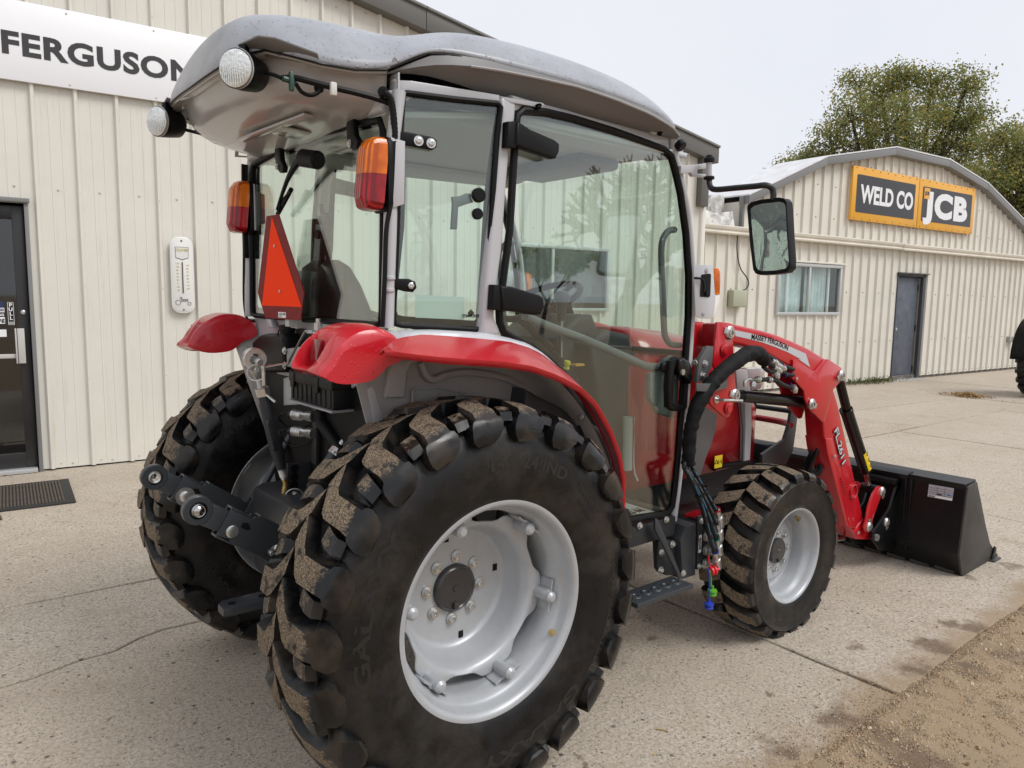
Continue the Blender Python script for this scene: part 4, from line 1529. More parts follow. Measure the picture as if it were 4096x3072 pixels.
LETR = mat('tyre_letter_rubber', (.016, .0155, .015), .36, spec=.4)
for side in (1, -1):
    wh = empty('rear_wheel', (0, 0, 0)); wh.parent = TR
    make_tyre(wh, side, 0, YR, ZR, CARC_R, rear_lugs)
    rim_rear(wh, side, YR)
    if side > 0:
        sidewall_text(wh, '14.9-24 IND', .050, .447, 77, 1, 0, YR, ZR, CARC_R, LETR)
        sidewall_text(wh, 'GALAXY', .062, .452, 165, 1, 0, YR, ZR, CARC_R, LETR, xs=1.75)
        sidewall_text(wh, 'SUPER INDUSTRIAL', .040, .478, -16, 1, 0, YR, ZR, CARC_R, LETR, xs=1.15)
        sidewall_text(wh, 'TUBELESS', .026, .450, 40, 1, 0, YR, ZR, CARC_R, LETR, bold=.0004)
        sidewall_text(wh, '8PR 131A8', .016, .415, 38, 1, 0, YR, ZR, CARC_R, LETR, bold=.0002)
        sidewall_text(wh, 'MADE IN INDIA', .012, .400, 163, 1, 0, YR, ZR, CARC_R, LETR, bold=.0002)
        sidewall_text(wh, 'GALAXY', .062, .452, -72, 1, 0, YR, ZR, CARC_R, LETR, xs=1.75)
    else:
        sidewall_text(wh, 'SUPER IND', .045, .470, 118, -1, 0, YR, ZR, CARC_R, LETR, inner=True)
        sidewall_text(wh, '14.9-24 IND', .045, .450, 215, -1, 0, YR, ZR, CARC_R, LETR, inner=True)
    wf_ = empty('front_wheel', (0, 0, 0)); wf_.parent = TR
    make_tyre(wf_, side, WB, YF, ZF, CARC_F, front_lugs, n=96)
    rim_front(wf_, side)
    if side > 0:
        sidewall_text(wf_, 'XD2010', .030, .318, 72, 1, WB, YF, ZF, CARC_F, LETR, bold=.0012)
        sidewall_text(wf_, 'GALAXY', .030, .312, -105, 1, WB, YF, ZF, CARC_F, LETR, bold=.0012)

# moulding whiskers standing off the treads
bm = nb()
q = random.Random(9)
for (cx, cz, r, y0, y1, n_) in ((0, ZR, .613, -.83, -.52, 210), (0, ZR, .613, .52, .83, 120), (WB, ZF, .396, -.75, -.51, 160)):
    for k in range(n_):
        th = q.uniform(0, 6.283)
        if cz + r * math.sin(th) < .05: continue
        p = Vector((cx + r * math.cos(th), q.uniform(y0, y1), cz + r * math.sin(th)))
        d = Vector((math.cos(th), q.uniform(-.5, .5), math.sin(th) + q.uniform(-.3, .3))).normalized()
        t = d.cross(Vector((0, 1, 0))).normalized() * .0006
        u = Vector((0, .0006, 0))
        e = p + d * q.uniform(.008, .018)
        vs = [bm.verts.new(x) for x in (p + t, p + u, p - t, e)]
        bm.faces.new((vs[0], vs[1], vs[3])); bm.faces.new((vs[1], vs[2], vs[3])); bm.faces.new((vs[2], vs[0], vs[3]))
wk = O('rubber_whiskers', bm, RUBB, TR, smooth=0)
wk['kind'] = 'stuff'

# ------------------------------------------------------------------ chassis, axles
def part(name, bm, m, parent=TR, smooth=35): return O(name, bm, m, parent, smooth)

bm = nb()
box(bm, (.30, 0, .56), (1.0, .40, .36), bev=.03); box(bm, (-.18, 0, .66), (.34, .44, .34), bev=.04); box(bm, (1.35, 0, .58), (1.3, .36, .34), bev=.03)
part('gearbox_housing', bm, CHASD)
bm = nb()
cyl(bm, (0, -.59, ZR), (0, .59, ZR), .085, 24); cyl(bm, (0, -.60, ZR), (0, -.50, ZR), .13, 28, bev=.01); cyl(bm, (0, .50, ZR), (0, .60, ZR), .13, 28, bev=.01)
part('rear_axle', bm, CHASD)
bm = nb()
box(bm, (WB, 0, .38), (.16, 1.0, .13), bev=.03); cyl(bm, (WB, -.60, ZF), (WB, -.46, ZF), .11, 24, bev=.01); cyl(bm, (WB, .46, ZF), (WB, .60, ZF), .11, 24, bev=.01)
box(bm, (WB, -.44, .42), (.14, .08, .24), bev=.03); box(bm, (WB, .44, .42), (.14, .08, .24), bev=.03)
part('front_axle', bm, REDIN)
bm = nb()
for s in (-1, 1): box(bm, (1.7, s * .21, .585), (1.5, .03, .15), bev=.008)
box(bm, (2.36, 0, .64), (.12, .56, .22), bev=.01)
part('side_rail', bm, CHASD)
bm = nb()
box(bm, (.62, -.40, .52), (.60, .22, .24), bev=.05, seg=3)
part('fuel_tank', bm, BLACK)
bm = nb(); box(bm, (.62, .40, .52), (.60, .22, .24), bev=.05, seg=3); part('battery_tray', bm, BLACK)
bm = nb()
box(bm, (.85, -.545, .585), (.62, .06, .085), bev=.008)
o = part('cab_sill', bm, CHASD); mir(o)
bm = nb()
for a, b in ((290, 742), (487, 697)):
    p = PY('G', a, b, -.578); bolt(bm, p, (0, -1, 0), .010, .012)
part('sill_bolt', bm, ZINC)

# loader subframe bracket, front of the cab: housing with the coupler plate
yb_ = -.60
bm = nb()
hp = PYS('CC', [(572, 700), (650, 520), (780, 480), (772, 1165), (600, 1222)], yb_)
prism(bm, hp, (0, .16, 0), bev=.006)
part('valve_housing', bm, CHAS)
bm = nb()
top = PY('CC', 660, 450, yb_ + .07)
lathe(bm, [(.045, 0), (.045, .006), (.036, .008), (.034, .002), (0, .003)], top + Vector((0, 0, .0)), (0, 0, 1), 24)
part('housing_cap', bm, BLACK)
bm = nb()
prism(bm, PYS('CC', [(270, 800), (300, 560), (400, 690), (560, 720), (556, 1160), (390, 1170), (290, 1130), (262, 1060)], yb_ + .03), (0, .02, 0), bev=.004)
part('step_bracket', bm, CHASD)
bm = nb()
for a, b in ((462, 750), (312, 868), (305, 1095)): bolt(bm, PY('CC', a, b, yb_ + .028), (0, -1, 0), .011, .012)
bolt(bm, PY('CC', 605, 1135, yb_ - .001), (0, -1, 0), .010, .010)
part('bracket_bolt', bm, ZINC)
bm = nb()
prism(bm, PYS('CC', [(235, 415), (272, 420), (410, 740), (603, 1215), (560, 1215), (390, 860), (235, 560)], yb_ - .012), (0, .010, 0), bev=.002)
part('step_support', bm, CHAS)
bm = nb()
prism(bm, PYS('CC', [(800, 385), (945, 360), (945, 900), (905, 1072), (788, 1092)], yb_ + .01), (0, .012, 0), bev=.003)
plate_ = part('coupler_plate', bm, CHASD)
bm = nb()
for a, b in ((845, 448), (818, 1042)): bolt(bm, PY('CC', a, b, yb_ + .01), (0, -1, 0), .010, .010)
part('plate_bolt', bm, ZINC)
p = PY('CC', 830, 748, yb_ + .0085)
bm = nb(); box(bm, p, (.018, .002, .078), bev=.0); part('letter_strip', bm, WHITE, plate_, 0)
for i, (ch, b, mm) in enumerate((('A', 686, BPRINT), ('B', 724, mat('dark_red_print', (.25, .02, .03), .5)), ('C', 765, BPRINT), ('D', 806, BPRINT))):
    text('lettering', ch, .016, PY('CC', 830, b, yb_ + .0068), (1, 0, 0), (0, 0, 1), mm, plate_, bold=.0008)
# step
zs = .378
sp = [PZ('G', *c_, zs) for c_ in ((195, 1180), (410, 1108), (607, 1128), (235, 1262))]
sp = [Vector((.79, -.585, zs)), Vector((1.13, -.585, zs)), Vector((1.13, -.70, zs)), Vector((.79, -.70, zs))]
bm = nb(); prism(bm, sp, (0, 0, -.022), bev=.006)
st_ = part('step_tread', bm, CHAS)
bm = nb()
for k in range(5):
    lathe(bm, [(.024, 0), (.020, .004), (.015, .005), (.012, .001), (0, .001)], (.84 + k * .06, -.645, zs), (0, 0, 1), 16)
part('grip_ring', bm, CHAS, st_)

# couplers with their hoses: each coupler is a part, the elbow and cap bands sub-parts
ends = [((915, 460), (1092, 470), (1060, 330)), ((900, 645), (1090, 650), (1062, 520)), ((895, 825), (1085, 850), (1048, 690)), ((885, 1005), (1062, 1030), (1030, 850))]
bandm = [REDP, ZINC, TEALP, BLUEP]
hose_tops = [(900, 20), (850, 0), (800, 20), (760, 0)]
for i, (c0, c1, c2) in enumerate(ends):
    a = PY('CC', *c0, yb_ + .01)
    bm = nb()
    lathe(bm, [(0, 0), (.024, 0), (.024, .012), (.020, .014), (.023, .020), (.023, .030), (.019, .033), (.019, .045), (.014, .048), (.014, .075), (0, .075)], a, (.25, -1, 0), 24)
    cpl = part('hydraulic_coupler', bm, ZINC)
    b = PY('CC', *c1, yb_ - .055)
    t = PY('CC', *c2, yb_ - .065)
    d = (t - b).normalized()
    bm = nb()
    lathe(bm, [(0, -.014), (.016, -.014), (.016, .010), (.0135, .012), (.0185, .013), (.0185, .036), (.014, .037), (.0145, .040), (.0145, .080), (0, .080)], b, d, 12)
    part('hose_fitting', bm, ZINC, cpl)
    bm = nb(); lathe(bm, [(.0155, 0), (.0155, .010)], b + d * .078, d, 12); lathe(bm, [(.0155, .010), (.0155, 0)], b + d * .078, d, 12)
    part('colour_band', bm, bandm[i], cpl)
HOSEB = mat('hose_rubber', (.007, .007, .0075), .42, spec=.35, bump=.3, bscale=60)
HOSEL = mat('hose_print_blue', (.05, .25, .42), .5)
hp_ = [
    [('S', 248, 520, -.665), ('S', 190, 420, -.66), ('S', 120, 300, -.65), ('S', 60, 190, -.64), ('O', 300, 1590, -.62), ('O', 285, 1500, -.61)],
    [('S', 245, 630, -.665), ('S', 200, 520, -.67), ('S', 130, 380, -.66), ('S', 60, 250, -.64), ('O', 262, 1600, -.62), ('O', 262, 1500, -.61)],
    [('S', 240, 745, -.665), ('S', 190, 590, -.68), ('S', 110, 400, -.665), ('S', 25, 230, -.65), ('O', 235, 1590, -.62), ('O', 245, 1500, -.61)],
    [('S', 228, 850, -.665), ('S', 180, 700, -.685), ('S', 110, 440, -.67), ('S', 10, 210, -.66), ('O', 222, 1580, -.63), ('O', 235, 1500, -.61)]]
for i, pts in enumerate(hp_):
    P = [PY(k, x, y, v) for k, x, y, v in pts]
    bm = nb(); tube(bm, P, .0105, 10, sm=5)
    h = part('hydraulic_hose', bm, HOSEB)
    cm = catmull(P, 5)
    bm = nb()
    off = Vector((-.2, -1, .1)).normalized() * .0100
    for k in range(2, len(cm) - 3, 3): tube(bm, [cm[k] + off, cm[k + 1] + off, cm[k + 2] + off], .0016, 4)
    part('printed_stripe', bm, HOSEL if i != 1 else GREYP, h)
bm = nb()
p = PY('S', 118, 345, -.672)
tube(bm, [p + Vector((.035 * math.cos(a), .016 * math.sin(a), .02 * math.cos(a))) for a in [k * math.pi / 6 for k in range(12)]], .004, 6, closed=True)
part('cable_tie', bm, BLACK)
# dust caps hanging on their cords
for (m, pts, cap) in ((BLUEP, [('S', 172, 985), ('S', 182, 1060), ('S', 180, 1240)], ('S', 178, 1290)), (GREENP, [('S', 185, 1000), ('S', 195, 1060), ('S', 196, 1130)], ('S', 205, 1180)), (REDP, [('S', 175, 880), ('S', 180, 930), ('S', 195, 985)], ('S', 210, 1000))):
    bm = nb()
    tube(bm, [PY(k, x, y, -.66) for k, x, y in pts], .0035, 6, sm=4)
    c = PY(*cap, -.66)
    lathe(bm, [(0, .03), (.006, .03), (.006, .016), (.020, .012), (.021, .004), (.014, .0), (.019, -.004), (.019, -.012), (.010, -.016), (0, -.016)], c, (0, 0, 1) if m is not REDP else (1, -.3, .1), 18)
    part('dust_cap', bm, m)

# ------------------------------------------------------------------ hood
bm = nb()
secs = [(1.14, 1.405, .30), (1.35, 1.40, .305), (1.6, 1.375, .305), (1.85, 1.325, .30), (2.02, 1.265, .29), (2.13, 1.19, .275), (2.19, 1.10, .26)]
rows = []
for x, zt, hw in secs:
    half = [(.0, zt), (.12, zt - .003), (.20, zt - .016), (.26 * hw / .3, zt - .05), (.288 * hw / .3, zt - .10), (.30 * hw / .3, zt - .17), (.305 * hw / .3, .95), (.300 * hw / .3, .675)]
    sl = .035 if x > 2.1 else 0
    rows.append([(x + sl * (zt - z), -y, z) for y, z in half[::-1]] + [(x + sl * (zt - z), y, z) for y, z in half[1:]])
grid(bm, rows)
f = [v for v in bm.verts if abs(v.co.x - 2.19) < .03 and v.co.x > 2.18]
hood = part('hood', bm, mat('red_hood', (.50, .008, .016), .25, coat=.7, drops=.25, dscale=80), smooth=50)
solid(hood, .012)
bm = nb()
prism(bm, [(2.185, -.25, .74), (2.185, .25, .74), (2.185, .26, 1.08), (2.16, .2, 1.15), (2.16, -.2, 1.15), (2.185, -.26, 1.08)], (.03, 0, 0), bev=.006)
part('grille', bm, BLACK, hood)
yh = -.318
bm = nb(); prism(bm, PYS('O', [(748, 565), (868, 585), (905, 830), (912, 1150), (895, 1505), (822, 1520), (828, 1200), (812, 980), (770, 800)], yh), (0, .02, 0), bev=.003)
o = part('side_stripe', bm, DECAL, hood); mir(o)
bm = nb(); prism(bm, PYS('O', [(800, 920), (845, 930), (850, 1150), (838, 1515), (822, 1520), (828, 1200)], yh - .003), (0, .01, 0), bev=.002)
o = part('stripe_dark_edge', bm, GREYP, hood); mir(o)  # dark grey strip along the rear edge of the silver stripe
bm = nb(); prism(bm, PYS('O', [(868, 572), (1018, 562), (1036, 600), (1032, 735), (1005, 785), (915, 800), (885, 700)], yh + .004), (0, .06, 0), bev=.008)
o = part('headlight', bm, HEADG, hood); mir(o)
bm = nb(); prism(bm, PYS('O', [(540, 1620), (560, 1560), (900, 1510), (915, 1535), (880, 1560), (560, 1600)], -.325), (0, .03, 0), bev=.006)
part('hood_seal', bm, RUBB, hood)
bm = nb(); prism(bm, [(1.16, -.309, 1.325), (1.80, -.309, 1.268), (2.0, -.298, 1.215), (2.0, -.298, 1.198), (1.80, -.309, 1.248), (1.16, -.309, 1.303)], (0, .012, 0)); o = part('hood_gap', bm, RUBB, hood, 0); mir(o)
p = PY('O', 570, 1522, -.332)
bm = nb(); box(bm, p, (.062, .002, .062), rot=0); lbl = part('warning_label', bm, YELL, hood, 0)
bm = nb()
q1 = [PY('O', 535, 1545, -.3345), PY('O', 552, 1505, -.3345), PY('O', 569, 1540, -.3345)]
for a, b in ((0, 1), (1, 2), (2, 0)): tube(bm, [q1[a], q1[b]], .0016, 4)
tube(bm, [PY('O', 573, 1500, -.3345), PY('O', 573, 1550, -.3345)], .001, 4); tube(bm, [PY('O', 580, 1525, -.3345), PY('O', 596, 1522, -.3345)], .0015, 4); tube(bm, [PY('O', 600, 1500, -.3345), PY('O', 600, 1540, -.3345)], .0018, 4)
part('label_print', bm, BPRINT, lbl, 0)
bm = nb()
prism(bm, PYS('O', [(300, 900), (430, 960), (560, 1040), (548, 1190), (505, 1330), (440, 1500), (390, 1659), (250, 1659), (285, 1200)], -.36), (0, .012, 0), bev=.003)
part('side_shield', bm, mat('shield_grey', (.13, .125, .12), .45))
# brush guard in front of the hood
bm = nb()
g1 = PYS('Q', [(0, 905), (100, 835), (155, 800), (190, 690), (205, 590), (252, 590), (235, 740), (215, 880), (165, 975), (0, 965)], -.33)
prism(bm, g1, (0, .02, 0), bev=.004)
o = part('guard_plate', bm, mat('guard_charcoal', (.05, .052, .055), .4)); mir(o)
bm = nb()
a_, b_2 = PY('Q', 195, 700, -.33), PY('Q', 195, 700, -.33); b_2.y = .33
tube(bm, [a_, (a_.x + .07, -.2, a_.z), (a_.x + .07, .2, a_.z), b_2], .018, 10, sm=5)
part('guard_bar', bm, REDIN)
bm = nb()
tube(bm, [(g1[4].x, -.32, g1[4].z - .01), (g1[4].x, .32, g1[4].z - .01)], .014, 10)
part('guard_bar', bm, CHASD)

# ------------------------------------------------------------------ loader
LY = -.57


def boom_side(sg_):
    pass


bm = nb()
po = [(560, 100), (585, 95), (690, 108), (715, 128), (722, 300), (735, 560), (752, 800), (735, 900), (690, 1055), (660, 1076), (625, 1065), (500, 950), (482, 905), (500, 865), (590, 690), (515, 520)]
P = PYS('O', po, LY - .012)
prism(bm, P, (0, .012, 0), bev=.003)
o = part('loader_post', bm, RED); mir(o)
bm = nb()
prism(bm, [p + Vector((-.02, .125, .0)) for p in P], (0, .012, 0), bev=.003)
o2 = part('loader_post', bm, RED); mir(o2)
bm = nb()
box(bm, PY('O', 560, 225, LY + .05) , (.10, .10, .10), bev=.012)
o = part('post_web', bm, REDIN); mir(o)


def pin(name, k, x, y, yv, r=.030, keep=True, rot=0.):
    c = PY(k, x, y, yv)
    bm = nb()
    lathe(bm, [(0, 0), (r, 0), (r, .006), (r * .82, .011), (r * .62, .011), (r * .58, .016), (r * .30, .016), (r * .26, .004), (0, .004)], c, (0, -1, 0), 28)
    if keep:
        M = Matrix.Rotation(rot, 3, 'Y')
        prism(bm, [c + M @ Vector(v) for v in ((-.012, -.001, .02), (.012, -.001, .02), (.014, -.001, .044), (-.014, -.001, .044))], (0, -.006, 0), bev=.002)
    return part(name, bm, ZINC)


pin('pivot_pin', 'O', 683, 206, LY - .012, .030, rot=R(-75))
pin('pivot_pin', 'O', 738, 845, LY - .012, .030, rot=R(-75))
pin('pivot_pin', 'Q', 548, 352, LY - .016, .028, rot=R(-110))
pin('pivot_pin', 'Q', 342, 552, LY - .016, .028, rot=R(110))
bm = nb()
for c in ((622, 382), (660, 978)): lathe(bm, [(.022, 0), (.026, .004), (.024, .010), (.018, .012), (.018, .016), (0, .016)], PY('O', *c, LY - .012), (0, -1, 0), 20)
o = part('weld_boss', bm, RED); mir(o)
bm = nb()
c = PY('O', 545, 885, LY - .012)
tube(bm, [c, c + Vector((0, -.035, 0)), c + Vector((.03, -.06, .0)), c + Vector((.09, -.07, -.005))], .0065, 8, sm=4)
lathe(bm, [(.018, 0), (.018, .006), (0, .006)], c, (0, -1, 0), 16)
part('lock_pin', bm, ZINC)
# boom: upper curved box, gusset and lower sleeve
bm = nb()
up = PYS('O', [(700, 112)], LY) + PYS('Q', [(0, 38), (105, 70), (205, 110), (325, 165), (430, 230), (520, 285), (480, 420), (330, 420), (215, 300), (110, 245), (0, 178)], LY) + PYS('O', [(735, 325), (640, 300), (640, 150)], LY)
prism(bm, up, (0, .10, 0), bev=.012, seg=3)
boom = part('loader_arm', bm, RED); bl = mir(boom)
bm = nb()
gs = PYS('Q', [(215, 245), (232, 240), (352, 322), (375, 318), (442, 240), (462, 240), (552, 298), (566, 345), (545, 395), (498, 450), (470, 560), (435, 672), (418, 678), (330, 585), (300, 520), (292, 460), (225, 385), (210, 375)], LY - .012)
prism(bm, gs, (0, .012, 0), bev=.003); prism(bm, [p + Vector((0, .124, 0)) for p in gs], (0, .012, 0), bev=.003)
o = part('gusset_plate', bm, RED, boom); o2 = mir(o); o2.parent = bl
bm = nb()
lo = PYS('Q', [(470, 420), (498, 452), (530, 560), (612, 930), (708, 1352), (660, 1430), (590, 1412), (520, 1120), (455, 890), (432, 780), (420, 600)], LY)
prism(bm, lo, (0, .105, 0), bev=.010, seg=3)
o = part('lower_tube', bm, RED, boom); o2 = mir(o); o2.parent = bl
bm = nb()
slv = PYS('Q', [(452, 790), (480, 786), (590, 1412), (575, 1405), (452, 885)], LY - .004)
prism(bm, [p + Vector((.0, 0, 0)) for p in PYS('Q', [(440, 790), (492, 790), (515, 905), (628, 1418), (592, 1413), (455, 892)], LY - .006)], (0, .117, 0), bev=.008, seg=2)
o = part('sleeve_plate', bm, RED, boom); o2 = mir(o); o2.parent = bl
bm = nb()
c = PY('Q', 630, 1162, LY)
lathe(bm, [(.040, -.02), (.040, .010), (.037, .012), (.033, .010), (.033, -.006), (0, -.006)], c, (0, -1, 0), 32)
o = part('cross_tube_end', bm, RED, boom)
bm = nb()
tube(bm, [(c.x, -.50, c.z), (c.x, .50, c.z)], .045, 24)
part('cross_tube', bm, RED)
bm = nb()
for k in range(6): lathe(bm, [(.006, 0), (.006, .001), (0, .001)], PY('Q', 548 + k * 6, 1075 + k * 20.5, LY - .0075), (0, -1, 0), 12)
part('sight_hole', bm, mat('hole_dark_red', (.03, .001, .002), .9), boom, 0)
bm = nb()
for c_ in ((232, 375), (500, 916), (666, 1450)): bolt(bm, PY('Q', *c_, LY - .012), (0, -1, 0), .009, .009, washer=False)
part('arm_bolt', bm, ZINC)
# decals on the arm
bm = nb()
de = PYS('O', [(738, 180), (1276, 330)], LY - .0015) + PYS('Q', [(0, 85), (180, 150), (305, 200), (332, 295), (262, 255), (250, 240), (265, 240), (120, 190), (0, 135)], LY - .0015)
de = [PY('O', 738, 180, LY - .0015), PY('O', 900, 212, LY - .0015), PY('Q', 0, 82, LY - .0015), PY('Q', 110, 118, LY - .0015), PY('Q', 200, 155, LY - .0015), PY('Q', 303, 200, LY - .0015), PY('Q', 332, 294, LY - .0015), PY('Q', 250, 238, LY - .0015),
      PY('Q', 270, 240, LY - .0015), PY('Q', 180, 192, LY - .0015), PY('Q', 80, 150, LY - .0015), PY('Q', 0, 122, LY - .0015), PY('O', 900, 275, LY - .0015), PY('O', 745, 240, LY - .0015)]
prism(bm, de, (0, .001, 0)); part('arm_decal', bm, DECAL, boom, 0)
mid0, mid1 = PY('O', 910, 250, LY - .0026), PY('Q', 178, 163, LY - .0026)
dirv = (mid1 - mid0)
u1 = dirv.normalized()
L_ = dirv.length
arcn = Vector((u1.z, 0, -u1.x)) * -1 if False else Vector((-u1.z, 0, u1.x))
def wrapdecal(c):
    t = c.x / L_
    base = mid0 + u1 * c.x + arcn * (.022 * (1 - (2 * t - 1) ** 2) * .45)
    sl = (-.022 * .45 * 4 * (2 * t - 1) / L_)
    nn = (arcn - u1 * sl).normalized()
    return base + nn * c.y + Vector((0, -c.z, 0))
text('lettering', 'MASSEY FERGUSON', .030, (0, 0, 0), (1, 0, 0), (0, 0, 1), BPRINT, boom, bold=.0002, align='LEFT', fit=L_, cap=.026, wrap=wrapdecal, ext=.0006)
ta, tb = PY('Q', 512, 728, LY - .0075), PY('Q', 568, 965, LY - .0075)
dv = (tb - ta).normalized()
nv = Vector((-dv.z, 0, dv.x))
def wrapfl(off):
    def f_(c): return ta + dv * c.x + nv * c.y + Vector((0, -c.z - off, 0))
    return f_
text('lettering', 'FL.2611', .05, (0, 0, 0), (1, 0, 0), (0, 0, 1), BPRINT, boom, bold=.004, align='LEFT', cap=.042, fit=(tb - ta).length * 1.02, wrap=wrapfl(0), ext=.0004)
text('lettering', 'FL.2611', .05, (0, 0, 0), (1, 0, 0), (0, 0, 1), DECAL, boom, bold=.0012, align='LEFT', cap=.042, fit=(tb - ta).length, wrap=wrapfl(.0009), ext=.0004)


def cylinder(name, segs, m, y, parent=TR):
    out = None
    for (k0, a, k1, b, r, mm) in segs:
        bm = nb()
        cyl(bm, PY(k0, *a, y), PY(k1, *b, y), r, 24, bev=.004)
        o = part(name if out is None else 'piston_rod' if mm is STEEL else 'cylinder_head', bm, mm, out or parent)
        if out is None: out = o
    return out


cy1 = cylinder('lift_cylinder', [('O', (800, 850), 'Q', (292, 540), .029, BLACKG), ('O', (738, 845), 'O', (815, 855), .025, RUBB)], BLACKG, LY + .055)
c1l = mir(cy1)
for ch in list(cy1.children): mir(ch).parent = c1l
cy2 = cylinder('tilt_cylinder', [('Q', (583, 590), 'Q', (722, 1022), .034, BLACKG), ('Q', (535, 380), 'Q', (590, 600), .025, BLACKG), ('Q', (715, 1005), 'Q', (742, 1115), .016, STEEL)], BLACKG, LY + .055)
c2l = mir(cy2)
for ch in list(cy2.children): mir(ch).parent = c2l
bm = nb()
a_, b_ = PY('Q', 583, 590, LY + .055), PY('Q', 722, 1022, LY + .055)
d_ = (b_ - a_).normalized()
lathe(bm, [(.0345, .0), (.036, .0), (.036, .018), (.0345, .018)], a_, d_, 24)
part('cylinder_collar', bm, BLACKG, cy2)
# yellow label wrapped on the tilt cylinder
bm = nb()
la, lb_ = PY('Q', 690, 868, LY + .055), PY('Q', 725, 985, LY + .055)
pa = a_ + d_ * (la - a_).dot(d_); pb = a_ + d_ * (lb_ - a_).dot(d_)
_, uu, vv = basis(d_)
rows = []
for s_2 in (pa, pb):
    rows.append([])
    for k in range(9):
        ang = -.55 + k * .17
        side_v = (Vector((.35, -1, 0)) - d_ * Vector((.35, -1, 0)).dot(d_)).normalized()
        oth = d_.cross(side_v)
        rows[-1].append(s_2 + (side_v * math.cos(ang) + oth * math.sin(ang)) * .0352)
grid(bm, rows); yl = part('warning_label', bm, YELL, cy2, 60)
bm = nb()
side_v = (Vector((.35, -1, 0)) - d_ * Vector((.35, -1, 0)).dot(d_)).normalized(); oth = d_.cross(side_v)
L2 = (pb - pa).length
for t in (.16, .5, .84):
    c = pa + d_ * L2 * t + side_v * .0362
    tri = [c + d_ * L2 * .11 , c - d_ * L2 * .09 + oth * .012, c - d_ * L2 * .09 - oth * .012]
    for i in range(3): tube(bm, [tri[i], tri[(i + 1) % 3]], .0012, 4)
part('label_print', bm, BPRINT, yl, 0)

# fabric hose sleeve, loops of hydraulic hose, fittings
bm = nb()
spth = [('O', 268, 1550, -.615), ('O', 268, 1400, -.62), ('O', 290, 1200, -.625), ('O', 335, 1010, -.63), ('O', 410, 850, -.635), ('O', 520, 700, -.64), ('O', 650, 575, -.64), ('O', 790, 470, -.635), ('O', 900, 415, -.625), ('O', 990, 430, -.61), ('O', 1055, 505, -.60)]
q = random.Random(21)
tube(bm, [PY(k, x, y, v) for k, x, y, v in spth], [.029, .028, .029, .031, .034, .033, .033, .034, .034, .034, .027], 16, sm=7, wrinkle=lambda i: .025 * math.sin(i * 1.3 + 2 * math.sin(i * .4)) + .10 * mnoise.noise(Vector((i * .55, 1, 0))))
for v in bm.verts: v.co += Vector((mnoise.noise(v.co * 38), mnoise.noise(v.co * 38 + Vector((9, 0, 0))), mnoise.noise(v.co * 38 + Vector((0, 9, 0))))) * .007
part('hose_sleeve', bm, CLOTH, smooth=80)
bm = nb()
prism(bm, PYS('O', [(347, 722), (520, 727), (515, 812), (350, 802)], -.66), (0, .006, 0), bev=.001)
a_, b_ = PY('O', 520, 727, -.66), PY('O', 515, 812, -.66)
a2, b2 = PY('O', 665, 682, LY - .02), PY('O', 668, 765, LY - .02)
prism(bm, [a_, a2, b2, b_], (.003, .004, 0), bev=.001)
part('hose_bracket', bm, mat('bracket_grey', (.085, .085, .085), .45))
bm = nb()
prism(bm, PYS('O', [(455, 350), (525, 345), (505, 560), (430, 700), (348, 715), (380, 480)], LY - .03), (0, .02, 0), bev=.003)
part('post_bracket', bm, mat('bracket_grey', (.085, .085, .085), .45))
bm = nb()
for c_ in ((428, 522), (405, 640)): bolt(bm, PY('O', *c_, LY - .03), (0, -1, 0), .011, .014)
bolt(bm, PY('O', 345, 512, LY - .01), (-1, -.2, 0), .012, .014)
part('bracket_bolt', bm, ZINC)
for pts in ([('Q', 20, 205), ('Q', 80, 240), ('Q', 150, 285), ('Q', 215, 310)], [('Q', 15, 245), ('Q', 80, 295), ('Q', 160, 340), ('Q', 215, 350)], [('Q', 5, 290), ('Q', 50, 325), ('Q', 90, 320)], [('Q', -30, 385), ('Q', 40, 380), ('Q', 90, 388), ('Q', 110, 400), ('Q', 160, 425), ('Q', 215, 440)], [('Q', 90, 370), ('Q', 110, 395), ('Q', 140, 415)]):
    bm = nb(); tube(bm, [PY(k, x, y, -.585) for k, x, y in pts], .0105, 10, sm=5); part('hydraulic_hose', bm, HOSEB)
for a, b in (((60, 245), (105, 275)), ((80, 265), (130, 300)), ((75, 290), (125, 325)), ((120, 285), (155, 310)), ((85, 325), (105, 370)), ((215, 425), (228, 470)), ((-45, 380), (-20, 380)), ((-68, 430), (-62, 395)), ((35, 380), (60, 385))):
    bm = nb()
    p0_, p1_ = PY('Q', *a, -.587), PY('Q', *b, -.587)
    d_ = p1_ - p0_
    l = d_.length
    lathe(bm, [(0, 0), (.013, 0), (.013, l * .35), (.0165, l * .37), (.0165, l * .7), (.012, l * .72), (.012, l), (0, l)], p0_, d_, 10)
    part('hose_fitting', bm, ZINC)
bm = nb(); tube(bm, [PY('O', *c_, -.575) for c_ in ((842, 760), (845, 700), (880, 680), (940, 690))], .008, 10, sm=5); part('hose_elbow', bm, ZINC)
for (p, m_) in ((('O', 950, 692), GREENP), (('Q', 156, 350), BLUEP), (('Q', 187, 420), BLUEP), (('Q', 137, 283), REDP)):
    bm = nb(); c = PY(*p, -.587); lathe(bm, [(.013, -.004), (.013, .004)], c, (1, 0, -.3), 12); lathe(bm, [(.013, .004), (.013, -.004)], c, (1, 0, -.3), 12); part('colour_band', bm, m_)
bm = nb()
lc = PY('Q', 372, 935, -.50)
tube(bm, [lc + Vector((.05 * math.cos(a) * .6, .02 * math.sin(a * 2), .085 * math.sin(a))) for a in [k * math.pi / 10 for k in range(20)]], .012, 8, closed=True)
